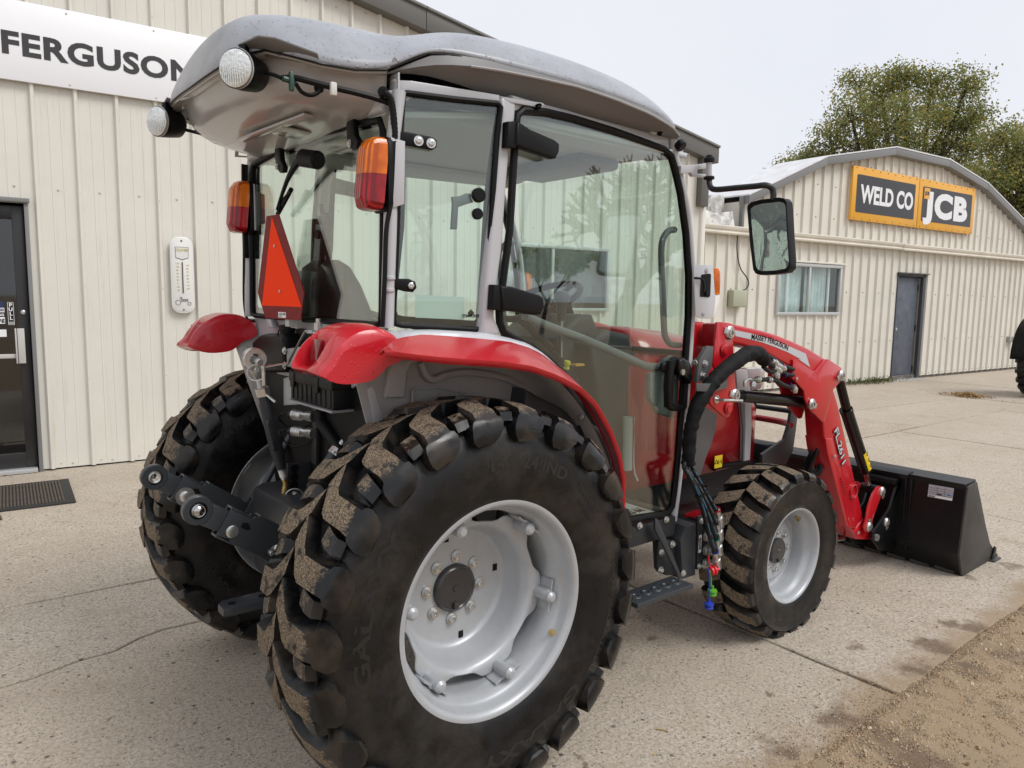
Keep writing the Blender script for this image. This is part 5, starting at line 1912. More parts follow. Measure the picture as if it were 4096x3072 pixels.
tube(bm, [lc + Vector((.055 * math.cos(a) * .6 + .01, .03 + .02 * math.sin(a * 2), .08 * math.sin(a))) for a in [k * math.pi / 10 for k in range(20)]], .012, 8, closed=True)
part('hose_loop', bm, HOSEB)

# arm foot, links, bucket
bm = nb()
ft = PYS('Q', [(600, 1405), (650, 1435), (705, 1352), (735, 1375), (745, 1425), (770, 1440), (786, 1455), (765, 1503), (720, 1500), (655, 1497), (630, 1440)], LY - .004)
prism(bm, ft, (0, .11, 0), bev=.008)
o = part('arm_foot', bm, RED, boom); o2 = mir(o); o2.parent = bl
bm = nb()
lk = PYS('H', [(515, 742), (540, 737), (555, 755), (552, 790), (530, 830), (505, 900), (485, 960), (476, 1010), (460, 1040), (435, 1040), (425, 1010), (440, 960), (455, 870), (485, 790)], LY - .03)
prism(bm, lk, (0, .012, 0), bev=.003)
o = part('tilt_link', bm, RED); mir(o)
bm = nb(); prism(bm, [p + Vector((0, .13, 0)) for p in lk], (0, .012, 0), bev=.003); o = part('tilt_link', bm, RED); mir(o)
pin('pivot_pin', 'H', 541, 772, LY - .03, .027, rot=R(150)); pin('pivot_pin', 'H', 455, 1005, LY - .03, .029, rot=R(0)); pin('pivot_pin', 'H', 570, 975, LY - .045, .027, rot=R(160))
bm = nb(); c = PY('H', 505, 1077, LY - .045); lathe(bm, [(0, 0), (.020, 0), (.020, .012), (.008, .012), (.008, .006), (0, .006)], c, (0, -1, 0), 20); part('pivot_pin', bm, ZINC)
bm = nb(); a_ = PY('H', 470, 755, LY + .05); cyl(bm, (a_.x, LY - .02, a_.z), (a_.x, LY + .11, a_.z), .028, 20, bev=.004); o = part('rod_eye', bm, BLACK); mir(o)
BUCK = mat('bucket_black', (.005, .005, .0055), .36, spec=.4, var=.4, vscale=9, drops=.15, dscale=90)
BUCKS = mat('bucket_side_wet', (.045, .043, .040), .5, var=.3, vscale=6)
bkt = empty('bucket', (0, 0, 0)); bkt.parent = TR
HWB = .957
def bprof(k): pass
xs_ = PY('H', 1062, 1338, -HWB); xt = PY('H', 1100, 742, -HWB); xtf = PY('H', 1160, 712, -HWB); xf = PY('H', 1288, 1205, -HWB); xm = PY('H', 1192, 862, -HWB)
xk = PY('H', 1043, 1190, -HWB)
bm = nb()
back = [(xt.x + .03, xt.z + .012), (xt.x - .004, xt.z - .01), (xk.x + .0, xk.z), (xs_.x, .012), (xs_.x + .05, .006), (3.70, .006)]
backi = [(x + .012, z + (.012 if z < .03 else 0)) for x, z in back]
prism(bm, [(x, -HWB, z) for x, z in back] + [(x, -HWB, z) for x, z in backi[::-1]], (0, 2 * HWB, 0))
part('shell', bm, BUCK, bkt, 30)
bm = nb()
prism(bm, [(xt.x - .004, -HWB, xt.z - .03), (xt.x - .006, -HWB, xt.z + .014), (xtf.x + .02, -HWB, xtf.z + .014), (xtf.x + .02, -HWB, xtf.z - .015), (xt.x + .02, -HWB, xt.z - .03)], (0, 2 * HWB, 0), bev=.006)
part('top_lip', bm, BUCK, bkt)
bm = nb()
sd = [(xt.x, xt.z), (xtf.x, xtf.z + .004), (xm.x, xm.z), (3.52, .25), (3.62, .12), (xf.x + .02, xf.z), (xf.x + .02, .01), (xs_.x, .005), (xk.x, xk.z)]
prism(bm, [(x, -HWB, z) for x, z in sd], (0, -.012, 0), bev=.003)
o = part('side_plate', bm, BUCKS, bkt); o2 = mir(o)
bm = nb()
box(bm, (3.69, 0, .008), (.11, 1.99, .014), bev=.003)
part('cutting_edge', bm, BUCKS, bkt)
bm = nb()
prism(bm, [(3.64, -HWB - .012, .015), (3.70, -HWB - .012, .02), (3.70, -HWB - .012, .075), (3.68, -HWB - .012, .09)], (0, -.012, 0), bev=.003)
o = part('corner_wear_piece', bm, BUCK, bkt); mir(o)
bm = nb()
q = random.Random(2)
for k in range(14):
    y = -HWB + .03 + k * .135
    prism(bm, [(xs_.x - .006, y, .012), (xs_.x - .012, y + .1, .013), (xs_.x - .008, y + .11, .055 + q.uniform(-.02, .01)), (xs_.x - .006, y + .01, .05 + q.uniform(-.02, .01))], (.01, 0, 0))
part('worn_skid', bm, BUCKS, bkt)
# wear strip along the top, and the two attachment brackets
bm = nb()
yy0 = -.66
prism(bm, [(xt.x - .03, yy0, xt.z - .015), (xt.x - .035, yy0, xt.z + .012), (xt.x + .01, yy0, xt.z + .026), (xt.x + .05, yy0, xt.z + .026), (xt.x + .05, yy0, xt.z + .014), (xt.x - .005, yy0, xt.z - .02)], (0, 1.32, 0), bev=.004)
part('top_tube', bm, BUCK, bkt)
def earpts(y): return PYS('H', [(665, 700), (680, 700), (640, 740), (600, 880), (520, 1000), (485, 1045), (480, 1085), (530, 1165), (600, 1165), (640, 1140), (660, 900)], y)
bm = nb(); prism(bm, earpts(LY - .045), (0, .014, 0), bev=.003)
prism(bm, [p + Vector((0, .15, 0)) for p in earpts(LY - .045)], (0, .014, 0), bev=.003)
o = part('mount_ear', bm, BUCK, bkt); mir(o)
bm = nb()
e0 = earpts(LY - .045)
prism(bm, [(e0[0].x - .06, LY - .045, e0[0].z + .01), (e0[0].x + .03, LY - .045, e0[0].z + .02), (e0[0].x + .03, LY - .045, e0[0].z), (e0[0].x - .06, LY - .045, e0[0].z - .02)], (0, .17, 0), bev=.003)
o = part('mount_cap', bm, BUCK, bkt); mir(o)
for k in range(2):
    x0 = xt.x - .014
    bm = nb(); box(bm, (x0, -.68 + k * .03, .30), (.03, .010, .42), bev=.003); o = part('back_rib', bm, BUCK, bkt); mir(o)
# label on the back of the bucket
bm = nb()
bn_ = Vector((xk.z - xt.z + .01, 0, -(xk.x - xt.x + .004))).normalized()
lp = [plane('H', a, b, Vector((xt.x - .004, 0, xt.z - .01)) + bn_ * .004, bn_) for a, b in ((856, 724), (1022, 752), (1010, 836), (846, 806))]
prism(bm, lp, (-.001, 0, 0)); bl_ = part('data_label', bm, mat('label_grey', (.42, .42, .46), .4), bkt, 0)
bm = nb()
lu = (lp[1] - lp[0]); lv = (lp[3] - lp[0])
def lab(u, v, off=-.0026): return lp[0] + lu * u + lv * v + Vector((off, 0, 0))
for v in (.22, .4, .58, .74): tube(bm, [lab(.03, v), lab(.97, v)], .0006, 4)
for u in (.36, .66): tube(bm, [lab(u, .05), lab(u, .8)], .0006, 4)
for k in range(9): tube(bm, [lab(.05 + k * .03, .84), lab(.05 + k * .03, .96)], [.0008, .0016][k % 2], 4)
for k in range(6): tube(bm, [lab(.40 + k * .03, .62), lab(.40 + k * .03, .74)], .0014, 4)
part('label_print', bm, BPRINT, bkt, 0)
bm = nb(); prism(bm, [lab(.75, .6, -.002), lab(.8, .52, -.002), lab(.93, .58, -.002), lab(.88, .68, -.002)], (-.0005, 0, 0)); part('label_mark', bm, mat('label_blue', (.03, .25, .6), .4), bkt, 0)
bm = nb(); prism(bm, [lab(.02, .8, -.0015), lab(.98, .8, -.0015), lab(.98, .98, -.0015), lab(.02, .98, -.0015)], (-.0004, 0, 0)); part('label_strip', bm, WHITE, bkt, 0)
bm = nb(); cyl(bm, (PY('Q', 505, 1402, LY).x - .3, -.5, .25), (PY('Q', 505, 1402, LY).x + .25, -.5, .19), .012, 14); o = part('leveling_rod', bm, STEEL); mir(o)

# ------------------------------------------------------------------ cab
pB, pA, pC = Vector((.14, -.645, 0)), Vector((1.2, -.555, 0)), Vector((-.2, -.565, 0))
nD = (pA - pB).cross(Vector((0, 0, 1))).normalized()
nQ = (pB - pC).cross(Vector((0, 0, 1))).normalized()
if nD.y > 0: nD = -nD
if nQ.y > 0: nQ = -nQ


def PD(k, x, y, off=0.): return plane(k, x, y, pB + nD * off, nD)
def PQ(k, x, y, off=0.): return plane(k, x, y, pC + nQ * off, nQ)
def PR(k, x, y, off=0.): return PX(k, x, y, -.205 - off)


# door pane and its seal
dpts = [('K', 845, 1300), ('K', 868, 900), ('K', 885, 640), ('K', 893, 575), ('K', 930, 540), ('K', 1080, 552), ('K', 1250, 592), ('K', 1500, 668), ('K', 1700, 740), ('K', 1820, 785), ('K', 1870, 830), ('K', 1893, 910),
        ('D', 1235, 250), ('D', 1270, 500), ('D', 1287, 750), ('D', 1285, 1000), ('D', 1268, 1250), ('D', 1248, 1500), ('G', 572, 210), ('G', 545, 480), ('G', 528, 600), ('G', 500, 640), ('G', 440, 662), ('G', 170, 704),
        ('AA', 2120, 1330), ('AA', 2090, 1050), ('AA', 2040, 850), ('AA', 1950, 650), ('AA', 1850, 505), ('AA', 1750, 400), ('AA', 1640, 295), ('AA', 1540, 220), ('AA', 1430, 168), ('AA', 1360, 122), ('AA', 1335, 60), ('D', 140, 960)]
DP = [PD(*p) for p in dpts]
bm = nb()
prism(bm, DP, -nD * .005)
door = part('cab_door', bm, GLASS, smooth=0)
bm = nb()
tube(bm, [p + nD * .004 for p in DP], .0125, 8, closed=True)
sl_ = part('door_seal', bm, RUBB, door)
dl = mir(door); mir(sl_).parent = dl
# quarter pane
qpts = [('K', 176, 436), ('K', 200, 432), ('K', 500, 470), ('K', 775, 498), ('K', 792, 520), ('K', 770, 700), ('K', 745, 1050), ('K', 718, 1415), ('AA', 1222, 90), ('AA', 1200, 106), ('AA', 720, 80), ('AA', 680, 70), ('AA', 668, 40), ('C', 1118, 1200), ('C', 1140, 700), ('C', 1150, 350), ('K', 160, 660)]
QP = [PQ(*p) for p in qpts]
bm = nb(); prism(bm, QP, -nQ * .005)
qw = part('quarter_pane', bm, GLASS, smooth=0)
bm = nb(); tube(bm, [p + nQ * .003 for p in QP], .009, 8, closed=True)
s3 = part('pane_seal', bm, RUBB, qw); ql = mir(qw); mir(s3).parent = ql
# black printed band inside the quarter pane, bottom and rear
def band(pts_out, inset, nrm, name, m, par):
    c = sum(pts_out, Vector()) / len(pts_out)
    bm = nb()
    n = len(pts_out)
    inn = []
    for p in pts_out:
        d = (c - p); inn.append(p + d.normalized() * inset)
    a = [bm.verts.new(p - nrm * .007) for p in pts_out]; b = [bm.verts.new(p - nrm * .007) for p in inn]
    for i in range(n): bm.faces.new((a[i], a[(i + 1) % n], b[(i + 1) % n], b[i]))
    o = part(name, bm, m, par, 0); return o
bq = band(QP, .028, nQ, 'printed_border', BPRINT, qw); mir(bq).parent = ql
bd = band(DP, .016, nD, 'printed_border', BPRINT, door); mir(bd).parent = dl
# rear pane
rp = [(-.53, 1.448), (-.535, 1.48), (-.535, 1.75), (-.53, 2.0), (-.51, 2.035), (-.3, 2.052), (0, 2.060)]
rp = [Vector((-.205 + .012 * (z - 1.45) / .6, y, z)) for y, z in rp]
RP = rp + [Vector((p.x, -p.y, p.z)) for p in rp[::-1][1:]]
RP = [Vector((-.205, -.50, 1.440))] + RP + [Vector((-.205, .50, 1.440))]
nR = Vector((-1, 0, 0))
bm = nb(); prism(bm, RP, (.005, 0, 0)); rw = part('rear_pane', bm, GLASS, smooth=0)
bm = nb(); tube(bm, [p + Vector((-.003, 0, 0)) for p in RP], .010, 8, closed=True); part('pane_seal', bm, RUBB, rw)
band(RP, .030, nR, 'printed_border', BPRINT, rw)
# windscreen
bm = nb()
W0 = [Vector((1.225, -.52, .86)), Vector((1.255, -.53, 1.4)), Vector((1.165, -.52, 2.10)), Vector((1.175, 0, 2.12)), Vector((1.165, .52, 2.10)), Vector((1.255, .53, 1.4)), Vector((1.225, .52, .86)), Vector((1.23, 0, .86))]
prism(bm, W0, (.005, 0, 0)); part('windscreen', bm, GLASS, smooth=0)

# pillars
bm = nb()
cpl_ = [PQ('K', 152, 420, .004), PQ('K', 118, 700, .004), PQ('C', 1105, 300, .004), PQ('C', 1095, 700, .004), PQ('C', 1085, 1000, .004), PQ('C', 1075, 1345, .004)]
tube(bm, cpl_, .020, 14, sm=4)
o = part('rear_pillar', bm, CABG); mir(o)
bm = nb()
bp_ = [PD('K', 785, 445), PD('K', 890, 462), PD('K', 880, 600), PD('K', 850, 760), PD('K', 828, 1000), PD('K', 798, 1420), PD('D', 118, 900), PD('D', 112, 1010), PD('D', 150, 1110), PD('AA', 1300, 150), PD('AA', 1215, 150), PD('AA', 1232, 60), PD('D', 60, 800), PD('K', 745, 1100), PD('K', 775, 760), PD('K', 795, 560)]
prism(bm, [p + nD * .008 for p in bp_], -nD * .05, bev=.014, seg=3)
o = part('centre_pillar', bm, CABG); mir(o)
bm = nb()
ap = [PD('K', 1878, 690), PD('K', 1905, 860), PD('D', 1228, 110), PD('D', 1285, 400), PD('D', 1310, 700), PD('D', 1312, 900), PD('D', 1300, 1150), PD('D', 1275, 1500), PD('G', 612, 40), PD('G', 588, 350), PD('G', 545, 705)]
tube(bm, [p - nD * .004 for p in ap], .0165, 14, sm=4)
o = part('front_pillar', bm, CABG); mir(o)
# roof rails
bm = nb()
rl = [PD('K', 880, 500), PD('K', 1100, 520), PD('K', 1500, 640), PD('K', 1840, 760)]
prism(bm, [PD('K', 870, 440), PD('K', 1080, 500), PD('K', 1500, 610), PD('K', 1860, 700), PD('K', 1860, 780), PD('K', 1700, 735), PD('K', 1500, 665), PD('K', 1250, 588), PD('K', 930, 532), PD('K', 880, 545)], -nD * .04, bev=.006)
o = part('roof_rail', bm, CABG); mir(o)
bm = nb()
prism(bm, [PQ('K', 150, 345), PQ('K', 240, 350), PQ('K', 790, 440), PQ('K', 790, 500), PQ('K', 200, 430), PQ('K', 160, 440)], -nQ * .04, bev=.005)
o = part('roof_rail', bm, CABG); mir(o)
bm = nb(); tube(bm, [(1.14, -.53, 2.13), (1.17, 0, 2.145), (1.14, .53, 2.13)], .025, 12, sm=6); tube(bm, [(-.19, -.54, 2.07), (-.19, 0, 2.085), (-.19, .54, 2.07)], .022, 12, sm=6)
part('cross_rail', bm, CABG)
# small bracket tab and bolts under the visor
bm = nb()
prism(bm, PYS('K', [(800, 455), (1060, 490), (1075, 505), (1050, 522), (860, 490)], -.652), (0, .03, 0), bev=.002)
prism(bm, PYS('K', [(1745, 672), (1830, 668), (1835, 690), (1760, 690)], -.60), (0, .03, 0), bev=.002)
part('roof_bracket', bm, CABG)
bm = nb()
for c_, y_ in (((1032, 508), -.655), ((1800, 682), -.605)): bolt(bm, PY('K', *c_, y_), (0, -.4, -1), .008, .010)
part('roof_bolt', bm, BLACK)
# light flange by the corner of the roof
bm = nb()
prism(bm, PYS('K', [(118, 342), (150, 342), (148, 555), (135, 555), (130, 360)], -.57), (0, .02, 0), bev=.002)
prism(bm, PYS('K', [(146, 300), (158, 298), (158, 555), (146, 560)], -.58), (0, .05, 0), bev=.002)
o = part('corner_flange', bm, CABG); mir(o)

# ---- roof
def Mr(L): return L
seam = [(-.575, 0, 2.170), (-.570, .13, 2.175), (-.558, .26, 2.183), (-.540, .36, 2.190), (-.505, .44, 2.192), (-.45, .50, 2.172), (-.385, .535, 2.158), (-.30, .56, 2.155), (-.215, .58, 2.166), (-.150, .595, 2.200), (-.095, .61, 2.228), (-.03, .63, 2.234),
        (.08, .65, 2.232), (.25, .665, 2.228), (.42, .672, 2.226), (.60, .672, 2.220), (.78, .665, 2.208), (.93, .645, 2.190), (1.04, .595, 2.178), (1.09, .52, 2.180), (1.12, .40, 2.19), (1.14, .26, 2.198), (1.15, .13, 2.202), (1.15, 0, 2.204)]
shou = [(-.495, 0, 2.338), (-.493, .12, 2.334), (-.488, .22, 2.325), (-.482, .29, 2.314), (-.465, .345, 2.304), (-.43, .375, 2.303), (-.37, .385, 2.306), (-.30, .39, 2.309), (-.215, .40, 2.309), (-.14, .42, 2.300), (-.08, .455, 2.302), (-.01, .49, 2.322),
        (.09, .515, 2.338), (.25, .525, 2.343), (.42, .53, 2.343), (.60, .525, 2.338), (.78, .51, 2.328), (.92, .48, 2.312), (1.0, .43, 2.292), (1.035, .37, 2.285), (1.055, .29, 2.283), (1.07, .2, 2.284), (1.08, .1, 2.285), (1.08, 0, 2.285)]
full_s = [Vector((x, -y, z)) for x, y, z in seam] + [Vector((x, y, z)) for x, y, z in seam[1:-1][::-1]]
full_t = [Vector((x, -y, z)) for x, y, z in shou] + [Vector((x, y, z)) for x, y, z in shou[1:-1][::-1]]
bm = nb()
rings = []
cen = Vector((.3, 0, 0))
def ringmix(fin, fup):
    out = []
    for a, b in zip(full_s, full_t):
        out.append(Vector((a.x + (b.x - a.x) * fin, a.y + (b.y - a.y) * fin, a.z + (b.z - a.z) * fup)))
    return out
R_ = [ringmix(.02, -.08), ringmix(-.02, -.06), ringmix(-.03, .02), ringmix(.0, .13), ringmix(.22, .42), ringmix(.48, .70), ringmix(.74, .91), ringmix(.92, 1.0), ringmix(1.05, 1.05)]
for fk, dz in ((.85, .014), (.45, .026), (.12, .032)):
    ring = []
    for b in full_t:
        g_ = Vector((.3 + (b.x - .3) * fk, b.y * fk, b.z + dz))
        dip = math.exp(-((g_.x + .09) / .10) ** 2) * .012
        g_.z -= dip
        ring.append(g_)
    R_.append(ring)
V = grid(bm, R_, closed=True)
bm.faces.new(V[-1])
roof = part('roof_shell', bm, ROOF, smooth=60)
subsurf(roof, 2)
bm = nb(); tube(bm, [p + Vector((0, 0, -.012)) for p in full_s], .0028, 6, closed=True); part('roof_seam', bm, RUBB, roof)
# step lines moulded into the rear corners of the shell
# dark skirt and visor below the seam (front two thirds)
bm = nb()
vis = [(-.213, .582, 2.158), (-.150, .600, 2.166), (-.09, .622, 2.178), (.0, .655, 2.191), (.1, .675, 2.194), (.25, .69, 2.196), (.42, .695, 2.199), (.60, .693, 2.190), (.78, .683, 2.176), (.93, .66, 2.158), (1.05, .60, 2.150), (1.10, .52, 2.152), (1.135, .40, 2.165), (1.155, .26, 2.172), (1.165, 0, 2.176)]
sm_ = seam[8:]
# resample the seam at the same count
def resample(pts, n):
    P = [Vector(p) for p in pts]
    L = [0]
    for a, b in zip(P[:-1], P[1:]): L.append(L[-1] + (b - a).length)
    out = []
    for i in range(n):
        t = L[-1] * i / (n - 1)
        for j in range(len(P) - 1):
            if L[j] <= t <= L[j + 1] + 1e-9:
                f_ = (t - L[j]) / max(1e-9, L[j + 1] - L[j]); out.append(P[j] + (P[j + 1] - P[j]) * f_); break
    return out
NS = 40
sA = resample(sm_, NS); sB = resample(vis, NS)
rows = []
inner = []
for a, b in zip(sA, sB):
    ins = Vector((max(-.17, min(1.11, b.x)), min(b.y - .075 if b.y > .1 else b.y, .615), 2.150))
    ins.x = min(ins.x, 1.10)
    rows.append([a + Vector((0, 0, -.004)), a + Vector((0, .004, -.012)), b + Vector((0, -.004, .006)), b, b + Vector((0, -.006, -.004)), Vector((ins.x, min(ins.y, .56 + .06 * (1 - abs(b.x - .4))), 2.145))])
for k_ in range(7):
    t_ = (k_ / 7) ** .6
    base_ = rows[k_][2] * .5 + rows[k_][1] * .5 + Vector((0, -.02 * (1 - t_), -.012 * (1 - t_)))
    rows[k_] = [base_ + (p - base_) * t_ for p in rows[k_]]
full = [[Vector((p.x, -p.y, p.z)) for p in r] for r in rows] + [[p for p in r] for r in rows[::-1][1:]]
grid(bm, full)
sk = part('roof_skirt', bm, SKIRT, smooth=40)
bm = nb()
lipP = [Vector((p.x, -p.y - .003, p.z + .001)) for p in sB if p.x > -.005]
tube(bm, lipP, .0042, 6)
lp_ = part('drip_ledge', bm, mat('skirt_edge', (.30, .29, .285), .45)); mir(lp_)
# grey pan under the rear overhang
def pan_ring(ins, z, zf):
    out = []
    for p in full_s:
        if p.x > -.10: continue
        d = Vector((.0 - p.x, -p.y, 0)).normalized()
        q_ = p + d * ins
        t = max(0, min(1, (p.x + .58) / .40))
        out.append(Vector((min(q_.x, -.185), q_.y, (z + (zf - z) * t) if z else p.z - .010)))
    return out
idx = [i for i, p in enumerate(full_s) if p.x <= -.10]
nR_ = len([i for i in idx if i < 24])
order = [i for i in idx if i >= 24] + [i for i in idx if i < 24]
order = [i for i in range(len(full_s)) if full_s[i].x <= -.10 and i >= 24] + [i for i in range(24) if full_s[i].x <= -.10]
def pr_(ins, dz, zabs=None, slope=0.):
    out = []
    for i in order:
        p = full_s[i]
        d = Vector((.05 - p.x, -p.y * .9, 0)).normalized()
        q_ = p + d * ins
        q_.x = min(q_.x, -.19)
        if zabs is None: q_.z = p.z + dz
        else: q_.z = zabs + slope * (-.19 - q_.x)
        out.append(q_)
    return out
bm = nb()
PRs = [pr_(.004, -.006), pr_(.010, -.018), pr_(.040, -.010), pr_(.048, -.016), pr_(.055, -.034), pr_(.064, 0, 2.096, .085), pr_(.078, 0, 2.076, .10), pr_(.105, 0, 2.060, .115), pr_(.16, 0, 2.052, .12), pr_(.26, 0, 2.046, .12), pr_(.40, 0, 2.046, .10)]
grid(bm, PRs)
pan = part('roof_pan', bm, PAN, smooth=60)
bm = nb(); tube(bm, pr_(.006, -.010), .005, 6); part('pan_edge', bm, mat('skirt_edge', (.30, .29, .285), .45), pan)
bm = nb()
a_, b_ = PZ('J', 700, 1105, 2.063), PZ('J', 1235, 900, 2.063)
prism(bm, [a_, b_, b_ + Vector((.03, .0, -.003)), a_ + Vector((.03, 0, -.003))], (0, 0, -.010), bev=.004)
part('pan_rib', bm, PAN, pan)
bm = nb()
a_ = PZ('J', 960, 1060, 2.055)
prism(bm, [a_, PZ('J', 1060, 1005, 2.055), PZ('J', 1300, 1060, 2.052), PZ('J', 1180, 1110, 2.052)], (0, 0, -.006), bev=.003)
part('pan_recess', bm, PAN, pan)
# headliner
bm = nb()
for z, m_ in ((2.105, 1),):
    rows = [[Vector((x, y * (1 - .08 * abs(x - .45)), z - .03 * (abs(y) / .58) ** 4 + .015)) for y in (-.60, -.56, -.45, -.25, 0, .25, .45, .56, .60)] for x in (-.19, 0, .3, .6, .9, 1.14)]
    grid(bm, rows)
for s_ in (-1, 1):
    pass
hl = part('headliner', bm, HEADL, smooth=60); solid(hl, .02, 1)
bm = nb()
prism(bm, [(-.16, .40, 2.11), (1.10, .40, 2.11), (1.10, .55, 2.10), (.14, .60, 2.095), (-.16, .54, 2.06)], (0, 0, -.02), bev=.006)
o = part('liner_edge', bm, HEADL); mir(o)
bm = nb()
box(bm, (.98, 0, 2.095), (.24, .5, .05), bev=.02)
lathe(bm, [(.07, 0), (.065, -.018), (.03, -.022), (0, -.022)], (.25, .38, 2.09), (0, 0, 1), 20)
part('roof_console', bm, GREYP)

# work lamps
for s_ in (-1, 1):
    c = Vector((-.574, s_ * .407, 2.127))
    ang_ = R(35) if s_ < 0 else R(25)
    lax = Vector((math.cos(ang_), math.sin(ang_), .06)).normalized()
    lsd = Vector((-math.sin(ang_), math.cos(ang_), 0))
    bm = nb()
    lathe(bm, [(.050, .002), (.0525, .006), (.0525, .02), (.050, .05), (.045, .088), (.036, .098), (0, .100)], c, lax, 32)
    box(bm, c + lax * .055 + Vector((0, 0, .055)), (.05, .022, .03), rot=ang_, bev=.004)
    wl = part('work_lamp', bm, BLACK)
    bm = nb(); lathe(bm, [(.0505, .004), (.049, -.002), (.035, -.008), (.018, -.011), (0, -.012)], c, lax, 32)
    for k in range(-6, 7):
        y = k * .007; h_ = math.sqrt(max(0, .046 ** 2 - y * y))
        tube(bm, [c + lax * (-.0095 + (y * y) * 3.4) + lsd * y + Vector((0, 0, -h_)), c + lax * (-.0125 + (y * y) * 3.4) + lsd * y, c + lax * (-.0095 + (y * y) * 3.4) + lsd * y + Vector((0, 0, h_))], .0016, 4)
    part('lens', bm, LAMPG, wl)
    bm = nb(); lathe(bm, [(.0525, .002), (.0535, .005), (.0525, .008), (.051, .003)], c, lax, 32); part('lens_ring', bm, mat('lens_ring_grey', (.45, .46, .45), .2, coat=.6), wl)
    bm = nb()
    prism(bm, [(-.55, s_ * .36, 2.205), (-.535, s_ * .47, 2.205), (-.50, s_ * .50, 2.200), (-.40, s_ * .54, 2.172), (-.38, s_ * .52, 2.150), (-.46, s_ * .46, 2.165), (-.48, s_ * .36, 2.19)], (0, 0, -.005), bev=.001)
    part('lamp_bracket', bm, SKIRT)
    bm = nb()
    bolt(bm, c + lax * .06 + Vector((.012, -.016, .055)), (.3, -1, 0), .010, .010)
    part('lamp_screw', bm, ZINC, wl)
# lamp cable along the pan
bm = nb()
cp_ = [PY('J', 925, 585, -.42), PY('J', 1000, 605, -.45), PY('J', 1060, 630, -.48)]
tube(bm, cp_, .0055, 8, sm=4)
tube(bm, [PY('J', *p, v) for p, v in (((1060, 630), -.48), ((1160, 625), -.50), ((1300, 660), -.52), ((1480, 705), -.54), ((1650, 745), -.555), ((1800, 785), -.565), ((1930, 830), -.575))], .0085, 8, sm=5)
tube(bm, [PY('J', *p, v) for p, v in (((1170, 670), -.49), ((1220, 740), -.49), ((1290, 765), -.49), ((1350, 745), -.49), ((1370, 705), -.49))], .006, 8, sm=5)
part('lamp_cable', bm, BLACK)
bm = nb(); c = PY('J', 1360, 708, -.485); lathe(bm, [(.014, 0), (.012, .008), (0, .01)], c, (-.6, -.6, -.4), 16); c = PY('J', 1875, 740, -.56); lathe(bm, [(.016, 0), (.013, .010), (0, .012)], c, (-.5, -.8, 0), 16); part('cable_grommet', bm, BLACK)
bm = nb(); tube(bm, [PY('J', *p, -.585) for p in ((1875, 740), (1930, 790), (1955, 900), (1968, 1050), (1965, 1150))], .0095, 10, sm=8, wrinkle=lambda i: .12 * (i % 2)); tube(bm, [PY('C', *p, -.59) for p in ((1118, 110), (1100, 500), (1070, 700), (1060, 1000), (1045, 1340))], .007, 8, sm=6)
part('corner_cable', bm, BLACK)
bm = nb(); box(bm, PY('J', 1475, 715, -.55), (.018, .012, .035), bev=.003); part('cable_clip', bm, mat('clip_pale', (.6, .59, .55), .5))
bm = nb(); box(bm, PY('J', 1138, 655, -.50), (.012, .014, .05), bev=.002); tube(bm, [PY('J', 1070, 632, -.495), PY('J', 1170, 660, -.495)], .008, 8); part('cable_joint', bm, mat('joint_dark_green', (.02, .06, .04), .4))
bm = nb(); tube(bm, [Vector((-.48, .40, 2.11)), Vector((-.42, .36, 2.095)), Vector((-.36, .33, 2.085))], .006, 8, sm=4); part('lamp_cable', bm, BLACK)
bm = nb()
tube(bm, [Vector(p) for p in ((-.21, .555, 2.04), (-.215, .565, 1.9), (-.21, .57, 1.75), (-.215, .57, 1.6), (-.21, .565, 1.45))], .009, 8, sm=6); tube(bm, [Vector(p) for p in ((-.225, .55, 2.04), (-.225, .56, 1.85), (-.22, .575, 1.7), (-.225, .575, 1.5), (-.22, .56, 1.42))], .006, 8, sm=6)
part('corner_cable', bm, BLACK)
bm = nb()
box(bm, (-.222, .548, 1.72), (.02, .012, .10), bev=.003); box(bm, (-.225, .54, 1.95), (.02, .02, .05), bev=.003)
part('cable_connector', bm, BLACK)

